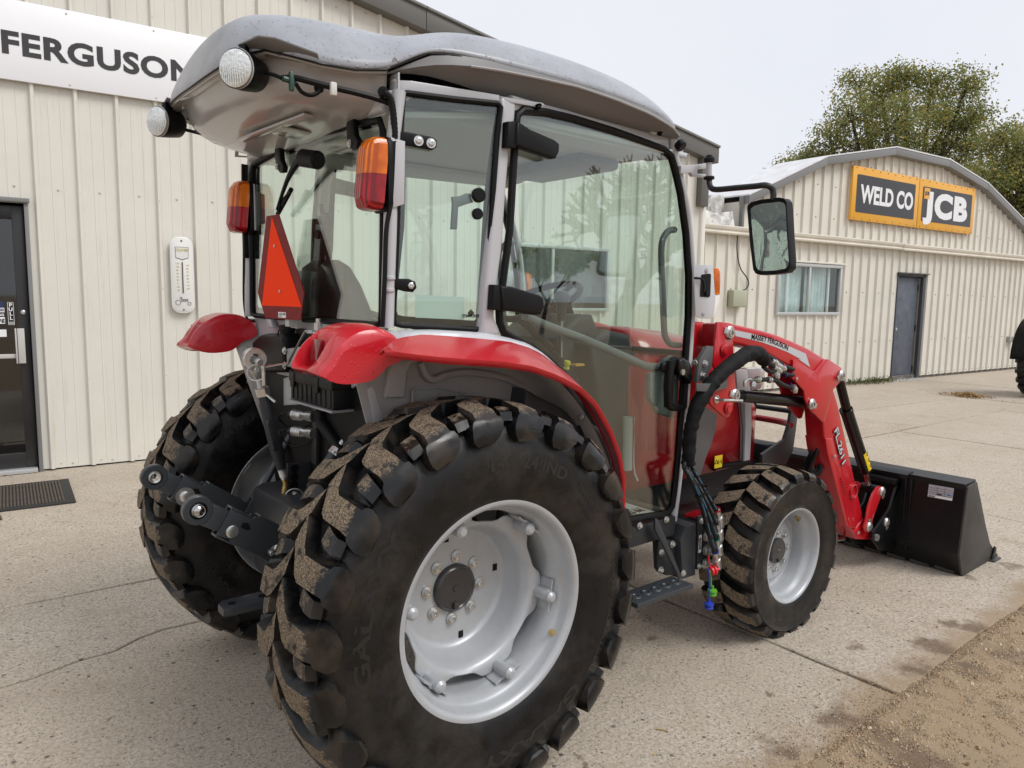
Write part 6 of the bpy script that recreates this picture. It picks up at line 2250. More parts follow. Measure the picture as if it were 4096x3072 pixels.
# tail lamps
for s_ in (-1, 1):
    tl = empty('tail_lamp', (0, 0, 0)); tl.parent = TR
    def lampring(f, x, zc0=1.870, zz=.102, yc0=.548, yy=.047):
        pts = [(-1, -.80), (-.86, -.93), (-.55, -1), (.55, -1), (.86, -.93), (1, -.80), (1, -.35), (1, .35), (1, .80), (.86, .93), (.55, 1), (-.55, 1), (-.86, .93), (-1, .80), (-1, .35), (-1, -.35)]
        out = []
        for a, b in pts:
            z = zc0 + b * zz * (1 - (1 - f) * .50)
            y = yc0 + a * yy * f
            out.append(Vector((x, s_ * y, z)))
        return out
    def half(upper, m_, nm):
        bm = nb()
        zmid = 1.868
        rgs_ = [lampring(1, 0), lampring(.985, 0), lampring(.90, 0), lampring(.42, 0)]
        for rg, xo in zip(rgs_, (-.222, -.250, -.266, -.284)):
            for p in rg:
                p.z = max(p.z, zmid) if upper else min(p.z, zmid - .0005)
                p.x = xo + .010 * (p.z - 1.87) / .1
        V = grid(bm, rgs_, closed=True)
        bm.faces.new(V[-1])
        return O(nm, bm, m_, tl, smooth=18)
    half(True, ORANGE, 'amber_lens'); half(False, REDL, 'red_lens')
    bm = nb()
    prism(bm, [p + Vector((.004, 0, 0)) for p in lampring(1.06, -.222)], (.016, 0, 0), bev=.002)
    O('lamp_base', bm, RUBB, tl)
    bm = nb()
    prism(bm, [(-.206, s_ * .592, 1.972), (-.165, s_ * .600, 1.965), (-.168, s_ * .600, 1.79), (-.206, s_ * .592, 1.775)], (0, s_ * -.005, 0), bev=.001)
    box(bm, (-.2, s_ * .545, 1.87), (.006, .10, .18), bev=.002)
    O('lamp_plate', bm, CABG, tl)
    bm = nb(); prism(bm, [(-.2, s_ * .505, 1.94), (-.15, s_ * .515, 1.925), (-.15, s_ * .515, 1.81), (-.2, s_ * .505, 1.80)], (0, s_ * .06, 0), bev=.006); O('lamp_housing', bm, GREYP, tl)

# rear pane fittings: hinge arms, wiper, emblem
bm = nb()
prism(bm, [PR('J', *p, .02) for p in ((1000, 1190), (1035, 1180), (1050, 1290), (1072, 1340), (1065, 1385), (1040, 1390), (1015, 1350), (1000, 1270))], (.02, 0, 0), bev=.004)
prism(bm, [PR('J', *p, .02) for p in ((1575, 985), (1630, 955), (1640, 1080), (1668, 1130), (1660, 1195), (1625, 1210), (1590, 1180), (1578, 1090))], (.02, 0, 0), bev=.004)
part('rear_hinge', bm, BLACK)
bm = nb()
for p in ((1022, 1345), (1605, 1155)): bolt(bm, PR('J', *p, .022), (-1, 0, 0), .008, .006)
part('hinge_screw', bm, ZINC)
bm = nb()
for p in (((1225, 1270), (1360, 1290)),):
    cyl(bm, PR('J', *p[0], .04), PR('J', *p[1], .02), .030, 18, bev=.006)
tube(bm, [PR('J', 1215, 1280, .05), PR('J', 1170, 1330, .05), PR('J', 1100, 1460, .045), PR('C', 345, 560, .03)], [.014, .012, .008, .005], 8, sm=3)
part('wiper', bm, BLACK)
bm = nb()
tube(bm, [PR('C', 440, 425, .02), PR('C', 400, 500, .022), PR('C', 350, 590, .02)], .009, 6); tube(bm, [PR('C', 435, 440, .03), PR('C', 375, 500, .03), PR('C', 355, 570, .03)], .004, 6)
part('wiper_blade', bm, BLACK)
xe = -.27
def PE(x, y, o=0.): return PX('C', x, y, xe - o)
bm = nb(); prism(bm, [PE(*p) for p in ((275, 605), (355, 592), (525, 1115), (500, 1297), (268, 1281), (217, 1115))], (.003, 0, 0)); em = part('slow_vehicle_emblem', bm, SMVR, smooth=0)
bm = nb(); prism(bm, [PE(*p, .001) for p in ((310, 608), (508, 1208), (245, 1198))], (.0005, 0, 0)); part('orange_triangle', bm, SMVO, em, 0)
bm = nb()
for p in ((330, 803), (365, 1104)): bolt(bm, PE(*p, .001), (-1, 0, 0), .006, .004, washer=False)
part('emblem_screw', bm, ZINC, em)
bm = nb(); prism(bm, [PE(*p, .001) for p in ((353, 1240), (403, 1243), (404, 1280), (354, 1277))], (.0004, 0, 0)); stk = part('barcode_label', bm, WHITE, em, 0)
bm = nb()
for k in range(6): tube(bm, [PE(382 + k * 3.2, 1248, .002), PE(382.5 + k * 3.2, 1262, .002)], .0006, 3)
for z_ in (1250, 1256, 1262, 1270): tube(bm, [PE(358, z_, .002), PE(376, z_ + .5, .002)], .0008, 3)
part('barcode_print', bm, BPRINT, em, 0)
bm = nb(); e_ = PE(400, 1310); box(bm, e_ + Vector((.03, 0, .0)), (.05, .035, .03), bev=.003); box(bm, e_ + Vector((.04, 0, .08)), (.02, .05, .2)); part('emblem_bracket', bm, mat('bracket_pale', (.45, .45, .43), .5))
# pane handle brackets on the inside
bm = nb()
for p in ((610, 630), (605, 725)): lathe(bm, [(0, 0), (.016, 0), (.016, .012), (0, .012)], PX('C', *p, -.17), (1, 0, 0), 16)
tube(bm, [PX('C', *p, -.16) for p in ((650, 610), (690, 615), (660, 740), (630, 1000), (615, 1120))], [.012, .012, .014, .008, .005], 8, sm=4)
part('pane_handle', bm, BLACK)
# quarter pane latch, hinge plates, sticker
bm = nb()
for p, r_ in (((650, 1077), .022), ((643, 1195), .017)): lathe(bm, [(r_, 0), (r_, .010), (r_ * .8, .014), (0, .014)], PQ('K', *p, .003), nQ, 24)
part('latch_knob', bm, BLACK)
bm = nb()
prism(bm, [PQ('K', *p, -.05) for p in ((490, 1085), (540, 1080), (580, 1062), (610, 1065), (612, 1090), (625, 1120), (585, 1130), (530, 1150), (522, 1290), (485, 1290), (495, 1130))], -nQ * .02, bev=.005)
part('latch_handle', bm, GREYP)
bm = nb()
prism(bm, [PQ('C', *p, .004) for p in ((1148, 45), (1200, 48), (1370, 80), (1400, 105), (1398, 150), (1370, 170), (1200, 140), (1150, 120))], nQ * .012, bev=.004)
prism(bm, [PQ('C', *p, .004) for p in ((1112, 1020), (1210, 1020), (1255, 1040), (1265, 1080), (1240, 1110), (1190, 1105), (1112, 1085))], nQ * .014, bev=.004)
hp2 = part('hinge_plate', bm, BLACK)
bm = nb()
for p in ((1285, 105), (1368, 121), (1232, 1066)): bolt(bm, PQ('C', *p, .016), nQ, .010, .007)
part('hinge_bolt', bm, ZINC, hp2)
bm = nb()
for z0, z1 in ((('C', 1090, 1000), ('C', 1090, 1030)), (('C', 1085, 1080), ('C', 1085, 1110))): cyl(bm, PQ(*z0, .012), PQ(*z1, .012), .018, 14, bev=.003)
part('hinge_knuckle', bm, CABG)
bm = nb(); prism(bm, [PQ('C', *p, -.0065) for p in ((1264, 1125), (1586, 1142), (1588, 1280), (1580, 1292), (1264, 1278))], -nQ * .001); part('pane_sticker', bm, mat('mint_sticker', (.58, .66, .62), .5), qw, 0)
bm = nb(); c = PQ('C', 1632, 1248, -.0065)
uq = (pB - pC).normalized()
prism(bm, [c + Vector((0, 0, .012)), c + uq * .012, c - Vector((0, 0, .012)), c - uq * .012], -nQ * .001); part('glass_mark', bm, BPRINT, qw, 0)
text('lettering', 'TEMPERED', .013, PQ('C', 1634, 1268, .0008), uq, (0, 0, 1), BPRINT, qw, bold=.0003)

# door hinges
def hinge(pk):
    bm = nb()
    prism(bm, [PD(*p, .012) for p in pk[0]], nD * .03, bev=.008, seg=3)
    h = part('door_hinge', bm, BLACK)
    bm = nb(); prism(bm, [PD(*p, .006) for p in pk[1]], nD * .03, bev=.005)
    part('hinge_base', bm, BLACK, h)
    return h
h1 = hinge(([('K', 858, 618), ('K', 880, 625), ('K', 945, 668), ('K', 1100, 735), ('K', 1128, 760), ('K', 1125, 810), ('K', 1105, 850), ('K', 1080, 852), ('K', 900, 790), ('K', 850, 765)], [('K', 803, 618), ('K', 858, 615), ('K', 852, 785), ('K', 795, 780)]))
h2 = hinge(([('D', 118, 820), ('D', 180, 822), ('D', 350, 872), ('D', 378, 890), ('D', 383, 950), ('D', 360, 992), ('D', 330, 995), ('D', 215, 975), ('D', 130, 965)], [('D', 78, 812), ('D', 128, 815), ('D', 120, 968), ('D', 68, 962)]))
mir(h1); mir(h2)
# door handle
bm = nb()
prism(bm, [PD('D', *p, .006) for p in ((1180, 1262), (1205, 1248), (1240, 1268), (1258, 1310), (1262, 1375), (1248, 1408), (1235, 1405), (1205, 1365), (1185, 1355), (1178, 1310))], nD * .045, bev=.010, seg=3)
hd = part('door_handle', bm, BLACKG, door)
bm = nb()
prism(bm, [PD('D', *p, .008) for p in ((1148, 1270), (1180, 1244), (1200, 1248), (1168, 1330), (1165, 1380), (1160, 1520), (1185, 1530), (1226, 1535), (1232, 1480), (1238, 1395), (1256, 1380), (1250, 1480), (1246, 1550), (1225, 1572), (1165, 1572), (1135, 1550), (1132, 1430), (1140, 1320))], nD * .03, bev=.007, seg=2)
part('handle_loop', bm, BLACK, door)
bm = nb(); lathe(bm, [(0, 0), (.012, 0), (.012, .008), (0, .009)], PD('D', 1248, 1340, .049), nD, 18); part('handle_lock', bm, ZINC, door)
bm = nb(); lathe(bm, [(0, 0), (.022, 0), (.022, .012), (.015, .018), (0, .018)], PD('D', 1132, 1308, .003), nD, 24); part('handle_button', bm, BLACK, door)
bm = nb(); bm.verts.new(PD('D', 1060, 1360, -.012)); bm.free()
bm = nb(); prism(bm, [PD('D', *p, -.02) for p in ((1060, 1345), (1120, 1330), (1150, 1260), (1200, 1240), (1235, 1300), (1230, 1500), (1200, 1620), (1110, 1590), (1060, 1500))], -nD * .03, bev=.01)
part('lock_cover', bm, mat('lock_cover_grey', (.22, .23, .23), .5), door)
bm = nb(); tube(bm, [PD('D', *p, -.04) for p in ((1205, 480), (1160, 495), (1128, 560), (1125, 700), (1140, 1060), (1150, 1130), (1180, 1170), (1235, 1178))], .013, 12, sm=5)
o = part('grab_handle', bm, GREYP); mir(o)
bm = nb(); tube(bm, [PD('D', *p, -.035) for p in ((300, 1000), (420, 1055), (700, 1160), (1000, 1290), (1060, 1308), (1135, 1308))], .016, 12, sm=4)
o = part('door_bar', bm, GREYP, door); mir(o).parent = dl
bm = nb(); cyl(bm, PD('D', 280, 1030, -.05), PD('D', 460, 1200, -.05), .014, 12); cyl(bm, PD('D', 440, 1180, -.05), PD('D', 515, 1265, -.05), .007, 10); o = part('gas_strut', bm, BLACK); mir(o)

# ---- cab interior
bm = nb()
box(bm, (.62, 0, .615), (1.16, 1.06, .03)); part('cab_floor', bm, FLOORM)
bm = nb()
rows = []
for th_ in range(0, 13):
    a = R(105 - th_ * 7.4)
    rows.append([(.80 * math.cos(a) * .86, y, ZR + .80 * math.sin(a)) for y in (-.60, -.50, -.40, -.34)] + [(.80 * math.cos(a) * .86, -.335, max(.63, ZR + .80 * math.sin(a) - .3))])
grid(bm, rows); o = part('inner_fender', bm, FLOORM, smooth=50); mir(o)
bm = nb()
prism(bm, [(.32, -.34, 1.22), (.75, -.34, 1.02), (.78, -.34, .64), (.25, -.34, .64)], (0, -.24, 0), bev=.02); part('side_console', bm, DASH)
bm = nb()
cc = [PY('DD', *p, -.50) for p in ((680, 1520), (760, 1560), (740, 1600), (690, 1590))]
lathe(bm, [(0, .03), (.012, .03), (.014, .018), (.008, .014), (.012, .0), (0, 0)], PY('DD', 715, 1575, -.44), (0, -.2, 1), 14); part('yellow_knob', bm, mat('knob_yellow', (.75, .60, .02), .4))
bm = nb(); box(bm, PY('DD', 865, 1525, -.40), (.05, .03, .010), bev=.003); part('console_switch', bm, mat('switch_orange', (.6, .3, .03), .4))
# seat
bm = nb()
secs = []
for z, hw, x, t in ((1.02, .22, .02, .10), (1.15, .235, -.02, .11), (1.30, .235, -.06, .10), (1.45, .215, -.095, .08), (1.56, .185, -.115, .06), (1.625, .14, -.125, .045), (1.65, .07, -.125, .03)):
    ring = []
    for k in range(20):
        a = 2 * math.pi * k / 20
        ca, sa = math.cos(a), math.sin(a)
        e_ = .55
        ring.append(Vector((x + t * math.copysign(abs(ca) ** e_, ca), hw * math.copysign(abs(sa) ** e_, sa) + .02, z)))
    secs.append(ring)
V = grid(bm, secs, closed=True); bm.faces.new(V[-1]); bm.faces.new(V[0])
part('seat_back', bm, mat('seat_black', (.018, .018, .019), .5, bump=.5, bscale=14), smooth=60)
bm = nb(); box(bm, (.28, .02, .98), (.52, .48, .14), bev=.05, seg=4); part('seat_cushion', bm, mat('seat_black', (.018, .018, .019), .5), smooth=60)
bm = nb(); box(bm, (.25, .02, .78), (.36, .36, .32), bev=.03); part('seat_base', bm, DASH)
bm = nb()
rows = [[Vector((-.20 + .02 * math.sin(i * 2.1 + j), -.17 + i * .055, 1.52 + j * .05 - .05 * abs(i - 3.2) ** 1.3 * .25 + .02 * mnoise.noise(Vector((i, j, 2))))) for i in range(8)] for j in range(4)]
grid(bm, rows)
part('seat_wrap', bm, glass_mat('clear_plastic', (.93, .94, .94), gloss=.15, boost=1.5), smooth=70)
bm = nb(); tube(bm, [PX('C', *p, -.13) for p in ((520, 1160), (580, 1150), (660, 1165), (670, 1165))], .016, 10, sm=3); box(bm, PX('C', 585, 1195, -.13), (.04, .03, .06), bev=.005); part('rear_control', bm, BLACK)
# dash and steering
bm = nb()
prism(bm, [(.80, -.20, 1.36), (.92, -.20, 1.455), (1.02, -.20, 1.46), (1.06, -.20, 1.395), (1.17, -.20, 1.37), (1.215, -.20, 1.26), (1.215, -.20, .63), (1.00, -.20, .63), (.96, -.20, 1.0), (.86, -.20, 1.20)], (0, .40, 0), bev=.03, seg=3)
prism(bm, [(.90, -.30, 1.34), (1.0, -.30, 1.40), (1.15, -.30, 1.375), (1.20, -.30, 1.27), (1.21, -.30, .80), (1.06, -.30, .75), (.97, -.30, 1.06)], (0, .60, 0), bev=.03, seg=3)
part('dashboard', bm, DASH)
bm = nb()
sc_ = Vector((.86, -.02, 1.515)); sax = Vector((-.42, 0, .9)).normalized()
_, su, sv = basis(sax)
tube(bm, [sc_ + (su * math.cos(a) + sv * math.sin(a)) * .185 for a in [k * math.pi / 24 for k in range(48)]], .0145, 10, closed=True)
for a in (.3, 2.4, 4.5): tube(bm, [sc_ - sax * .05, sc_ + (su * math.cos(a) + sv * math.sin(a)) * .18], .011, 8)
cyl(bm, sc_ - sax * .07, sc_ - sax * .015, .035, 18, bev=.006); tube(bm, [sc_ - sax * .06, sc_ - sax * .32], .03, 12)
part('steering_wheel', bm, BLACK)
bm = nb()
tube(bm, [PY('D', 518, 1250, -.42), PY('D', 520, 1020, -.42)], .0085, 10); part('shift_lever', bm, STEEL)
bm = nb(); lathe(bm, [(0, -.06), (.016, -.06), (.021, .0), (.029, .012), (.031, .03), (.024, .05), (0, .056)], PY('D', 522, 935, -.42), (0, 0, 1), 20); part('lever_knob', bm, mat('knob_dark', (.03, .032, .035), .4))
bm = nb(); box(bm, (1.02, .30, 1.75), (.02, .02, .02)); bm.free()
bm = nb()
for x_, y_ in ((1.0, -.20), (1.0, -.30), (1.0, .25)):
    tube(bm, [(x_ + .15, y_, .95), (x_ + .05, y_, .80), (x_ - .02, y_, .74)], .009, 8, sm=3); box(bm, (x_ - .02, y_, .735), (.07, .06, .012), rot=Matrix.Rotation(R(-35), 3, 'Y'), bev=.003)
part('pedal', bm, CHASD)
bm = nb(); tube(bm, [PY('G', 205, -60, -.33), PY('G', 200, 330, -.33)], .022, 12); tube(bm, [PY('G', 250, -60, -.30), PY('G', 245, 300, -.30), PY('G', 275, 410, -.30)], .006, 8, sm=3); part('cab_pipe', bm, mat('pipe_pale', (.55, .58, .56), .5))
bm = nb()
for a_ in (.30, .42, .54): tube(bm, [(a_, -.42, 1.10), (a_ + .02, -.42, 1.24)], .007, 8); lathe(bm, [(0, 0), (.014, 0), (.017, .02), (.012, .035), (0, .038)], (a_ + .02, -.42, 1.235), (.1, 0, 1), 14)
part('console_lever', bm, BLACK)
bm = nb(); tube(bm, [(.20, .36, 1.25), (.10, .42, 1.52), (.06, .45, 1.9)], .008, 8, sm=4); box(bm, (.07, .45, 1.62), (.05, .02, .10), bev=.006); part('seat_belt', bm, BLACK)
bm = nb(); box(bm, (1.08, .12, 1.475), (.05, .20, .10), rot=Matrix.Rotation(R(-25), 3, 'Y'), bev=.012); part('display_unit', bm, BLACK)
# sheet of paper on the cab floor
pp = empty('paper_sheet', (.95, -.42, .632))
tag(pp, 'curled white notice sheet lying on the cab floor behind the door glass', 'paper')
bm = nb()
rows = [[Vector((-.16 + .32 * i / 12, -.10 + .20 * j / 4, .004 + .22 * max(0, (.25 - i / 12)) ** 1.6)) for j in range(5)] for i in range(13)]
grid(bm, rows); o = O('sheet', bm, mat('paper_white', (.72, .72, .70), .8), pp, 60); solid(o, .001)
text('lettering', 'COMING IN', .042, (.02, -.045, .007), (1, .06, 0), (-.06, 1, 0), BPRINT, pp, bold=.0015)
bm = nb(); box(bm, (.03, -.008, .0062), (.22, .004, .001)); box(bm, (-.04, -.075, .0062), (.10, .006, .001)); O('printed_line', bm, BPRINT, pp, 0)

# ---- fenders
lipd = [(-.365, -.83, 1.378), (-.296, -.83, 1.367), (-.198, -.83, 1.354), (-.099, -.83, 1.344), (.012, -.83, 1.334), (.132, -.83, 1.314), (.238, -.822, 1.281), (.359, -.805, 1.232), (.450, -.785, 1.172), (.546, -.762, 1.073), (.620, -.740, .972), (.667, -.720, .880), (.688, -.705, .793), (.700, -.69, .668), (.700, -.685, .600)]
bord = [(-.355, -.80, 1.382), (-.262, -.725, 1.408), (-.155, -.685, 1.414), (-.060, -.68, 1.406), (.068, -.68, 1.395), (.161, -.68, 1.385), (.259, -.68, 1.359), (.328, -.675, 1.327), (.405, -.665, 1.274), (.480, -.658, 1.215), (.580, -.65, 1.110), (.665, -.645, .985), (.725, -.64, .850), (.745, -.64, .700), (.745, -.64, .600)]
lipd = [(x, y, z + .010) for x, y, z in lipd]
LP_, BD_ = resample(lipd, 44), resample(bord, 44)
bm = nb()
rows = []
for a, b in zip(BD_, LP_):
    m_ = a.lerp(b, .5) + Vector((.001, 0, .003))
    rows.append([a + Vector((0, .006, -.008)), a, m_, b, b + (Vector((0, 0, ZR)) - Vector((b.x, 0, b.z))).normalized() * .014 + Vector((0, .004, 0))])
grid(bm, rows)
fs = part('fender_strip', bm, REDW, smooth=28); solid(fs, .006, 1); fsl = mir(fs)
bm = nb()
wt = [PQ('AA', 608, 112), PQ('AA', 760, 112), PQ('AA', 950, 118), PQ('AA', 1180, 128), PD('AA', 1290, 138), PD('AA', 1400, 170), PD('AA', 1500, 196), PD('AA', 1600, 262), PD('AA', 1700, 350), PD('AA', 1790, 440), PD('AA', 1900, 570)]
WT = resample(wt, 30)
WB_ = resample([(-.262, -.66, 1.372), (-.262, -.725, 1.408), (-.155, -.685, 1.414), (-.060, -.68, 1.406), (.068, -.68, 1.395), (.161, -.68, 1.385), (.259, -.68, 1.359), (.328, -.675, 1.327), (.405, -.665, 1.274), (.480, -.658, 1.215), (.580, -.65, 1.110)], 30)
rows = [[a + Vector((0, .04, -.002)), a, a.lerp(b, .35) + Vector((0, 0, .010)), a.lerp(b, .7) + Vector((0, 0, .006)), b + Vector((0, 0, -.002))] for a, b in zip(WT, WB_)]
grid(bm, rows)
ws_ = part('fender_shelf', bm, CABW, smooth=60); mir(ws_)
# grey liner: inner wall and the arch over the tyre
bm = nb()
arch_o = [(-.30, 1.37), (-.20, 1.385), (-.06, 1.385), (.10, 1.375), (.24, 1.335), (.36, 1.275), (.46, 1.19), (.56, 1.08), (.64, .95), (.69, .82), (.70, .66)]
rows = []
AO = resample([(a, 0, b) for a, b in arch_o], 40)
for p in AO:
    rows.append([Vector((p.x, -.66, p.z)), Vector((p.x, -.58, p.z - .006)), Vector((p.x, -.525, p.z - .012)), Vector((p.x * .985, -.505, p.z - .03)), Vector((p.x * .80 - .0, -.495, max(.55, p.z - .22))), Vector((p.x * .5, -.49, max(.5, p.z - .5)))])
grid(bm, rows)
ln = part('fender_liner', bm, LINER, smooth=50); solid(ln, .006, 1); mir(ln)
bm = nb()
prism(bm, PYS('AA', [(620, 540), (640, 360), (680, 305), (760, 292), (840, 300), (790, 330), (760, 380), (748, 542)], -.52), (0, .03, 0), bev=.010, seg=3)
o = part('liner_rib', bm, LINER); mir(o)
bm = nb()
tube(bm, [PY('AA', *p, -.515) for p in ((845, 315), (880, 400), (930, 425), (1010, 395), (1150, 380), (1350, 410), (1500, 480), (1620, 590))], .012, 8, sm=5)
tube(bm, [PY('AA', *p, -.508) for p in ((790, 590), (790, 490), (810, 478), (960, 478), (1120, 510))], .004, 6)
o = part('liner_bead', bm, LINER); mir(o)
bm = nb()
prism(bm, PYS('AA', [(470, 345), (510, 365), (610, 680), (640, 800), (575, 800), (545, 690)], -.50), (0, .012, 0), bev=.003)
prism(bm, PYS('AA', [(510, 365), (590, 280), (660, 290), (620, 420), (680, 800), (640, 800)], -.495), (0, .012, 0), bev=.003)
o = part('fender_support', bm, CABG); mir(o)
bm = nb(); bolt(bm, PY('AA', 1855, 662, -.66), (-.7, -.3, .1), .009, .010); part('liner_bolt', bm, ZINC)
# red lamp pods on the rear of the fenders
bm = nb()
prof_p = [(-.470, 1.322), (-.462, 1.352), (-.438, 1.388), (-.400, 1.420), (-.355, 1.442), (-.305, 1.448), (-.258, 1.437), (-.235, 1.415), (-.228, 1.372), (-.255, 1.353), (-.285, 1.345), (-.312, 1.322), (-.345, 1.306), (-.42, 1.303)]
def podsec(y, sx, dz, cut=0., outer=0.):
    out = []
    for i, (x, z) in enumerate(prof_p):
        xx, zz = x + sx, z
        if cut:
            tgt = {1: (-.455, 1.330), 2: (-.412, 1.334), 3: (-.400, 1.412)}
            if i in tgt: xx, zz = xx + (tgt[i][0] - xx) * cut, zz + (tgt[i][1] - zz) * cut
        if outer and i in (1, 2, 3): xx += outer * (.018, .018, .006)[i - 1]
        zz = zz + (dz if z > 1.40 else dz * .4)
        out.append(Vector((xx, y, zz)))
    return catmull(out, 3, True)
secs = [podsec(-.484, .020, -.016), podsec(-.488, .006, -.006), podsec(-.494, .0, -.001), podsec(-.500, .0, .0), podsec(-.503, .0, .0, 1.), podsec(-.592, .0, .002, 1.), podsec(-.598, .0, .002, .5, 1.), podsec(-.606, .0, .0, .0, 1.), podsec(-.645, -.002, -.004, 0, 1.), podsec(-.672, .002, -.014, 0, 1.), podsec(-.682, .016, -.03, 0, 1.)]
V = grid(bm, secs, closed=True)
bm.faces.new(V[0]); bm.faces.new(V[-1])
pod = part('fender_pod', bm, REDW, smooth=33)
pm = mir(pod)
bm = nb()
box(bm, (-.416, -.541, 1.374), (.012, .046, .060), rot=Matrix.Rotation(R(9), 3, 'Y'), bev=.003)
rf = part('reflector', bm, mat('dark_red_lens', (.16, .01, .012), .15, coat=.7), pod); mir(rf).parent = pm

# ---- panel below the rear pane
bm = nb()
prism(bm, [(-.20, -.53, 1.432), (-.20, .53, 1.432), (-.20, .50, 1.30), (-.20, .30, 1.22), (-.20, -.30, 1.22), (-.20, -.50, 1.30)], (.02, 0, 0), bev=.004)
part('rear_panel', bm, CABG); mat('panel_grey', (.30, .302, .31), .4, coat=.2)
bm = nb()
prism(bm, [PX('N', *p, -.203) for p in ((1150, 280), (1190, 268), (1400, 300), (1420, 320), (1400, 470), (1240, 470), (1180, 380))], (-.004, 0, 0)); part('panel_opening', bm, BPRINT, smooth=0)
bm = nb(); prism(bm, [PX('N', *p, -.21) for p in ((905, 180), (950, 185), (975, 262), (925, 262))], (-.02, 0, 0), bev=.004); part('panel_bracket', bm, CABG)
bm = nb(); c = PX('N', 1360, 262, -.24); lathe(bm, [(0, .03), (.008, .03), (.008, .018), (.014, .016), (.014, -.008), (.010, -.012), (.018, -.014), (.018, -.034), (0, -.034)], c, (0, 0, 1), 10); part('rear_coupling', bm, ZINC)
bm = nb(); box(bm, PX('N', 1300, 300, -.23), (.03, .06, .012), bev=.003); part('rear_bracket', bm, CABG)
bm = nb()
prism(bm, [(-.195, -.45, 1.23), (-.195, .45, 1.23), (-.195, .35, .75), (-.195, -.35, .75)], (.03, 0, 0)); part('rear_bulkhead', bm, BPRINT, smooth=0)

# ---- reservoir, tool box
xt_ = -.27
tk = [PX('N', *p, xt_) for p in ((722, 392), (790, 330), (850, 318), (1000, 318), (1032, 380), (1030, 690), (722, 688))]
bm = nb(); prism(bm, tk, (.12, 0, 0), bev=.018, seg=3); res = part('reservoir', bm, BLACK)
bm = nb(); c = PX('N', 930, 322, xt_) + Vector((.06, 0, 0)); lathe(bm, [(.032, 0), (.032, .010), (.036, .012), (.036, .030), (.030, .033), (0, .033)], c, (0, 0, 1), 24); part('filler_cap', bm, BLACK, res)
bm = nb(); tube(bm, [PX('N', *p, xt_ - .01) for p in ((985, 290), (975, 345), (1020, 385))], .003, 6, sm=3); part('cap_strap', bm, BLACK, res)
bm = nb(); prism(bm, [PX('N', *p, -.265) for p in ((1055, 462), (1220, 440), (1230, 630), (1060, 635))], (.01, 0, 0), bev=.002); o = part('reservoir_bracket', bm, mat('panel_grey', (.26, .262, .27), .4))
bm = nb()
for p in ((1042, 480), (1042, 620)): bolt(bm, PX('N', *p, -.268), (-1, 0, 0), .009, .008)
part('bracket_bolt', bm, ZINC)
bm = nb(); tube(bm, [PX('N', *p, -.30) for p in ((835, 640), (980, 612), (1070, 598), (1080, 585), (1150, 450), (1235, 300), (1255, 295))], .0042, 8); tube(bm, [PX('N', *p, -.30) for p in ((835, 630), (905, 617))], .0035, 6); part('wire_handle', bm, STEEL)
TBX = mat('toolbox_black', (.007, .007, .0075), .45, spec=.35, bump=.4, bscale=260)
xb = -.262
p00, p10 = PX('N', 1105, 935, xb), PX('N', 1500, 1025, xb)
ytl, ytr = p00.y + .004, p10.y
zb0, zb1 = 1.163, 1.262
bm = nb(); box(bm, (xb + .075, (ytl + ytr) / 2, zb0 + .037), (.15, abs(ytl - ytr), .076), bev=.006); tb = part('tool_box', bm, TBX)
bm = nb(); box(bm, (xb + .072, (ytl + ytr) / 2, zb1 - .018), (.158, abs(ytl - ytr) + .008, .040), bev=.006); part('tool_box_lid', bm, TBX, tb)
bm = nb()
for k in range(9):
    y = ytl + (ytr - ytl) * (k + .6) / 9
    box(bm, (xb - .001, y, zb0 + .032), (.004, .0025, .055))
    box(bm, (xb + .06, y, zb1 + .002), (.14, .010, .006), bev=.002)
part('box_rib', bm, TBX, tb)
bm = nb()
for f_ in (.10, .68):
    y = ytl + (ytr - ytl) * f_
    prism(bm, [(xb - .010, y - .018, zb1 - .002), (xb - .010, y + .018, zb1 - .002), (xb - .012, y + .014, zb1 - .055), (xb - .012, y - .014, zb1 - .055)], (.008, 0, 0), bev=.003)
part('box_latch', bm, TBX, tb)
bm = nb(); prism(bm, [PX('N', *p, -.24) for p in ((1028, 745), (1100, 720), (1100, 960), (1190, 990), (1030, 998))], (.006, 0, 0), bev=.001); box(bm, (xb + .07, (ytl + ytr) / 2, zb0 - .006), (.16, abs(ytl - ytr) + .02, .006)); part('box_carrier', bm, mat('panel_grey', (.26, .262, .27), .4))

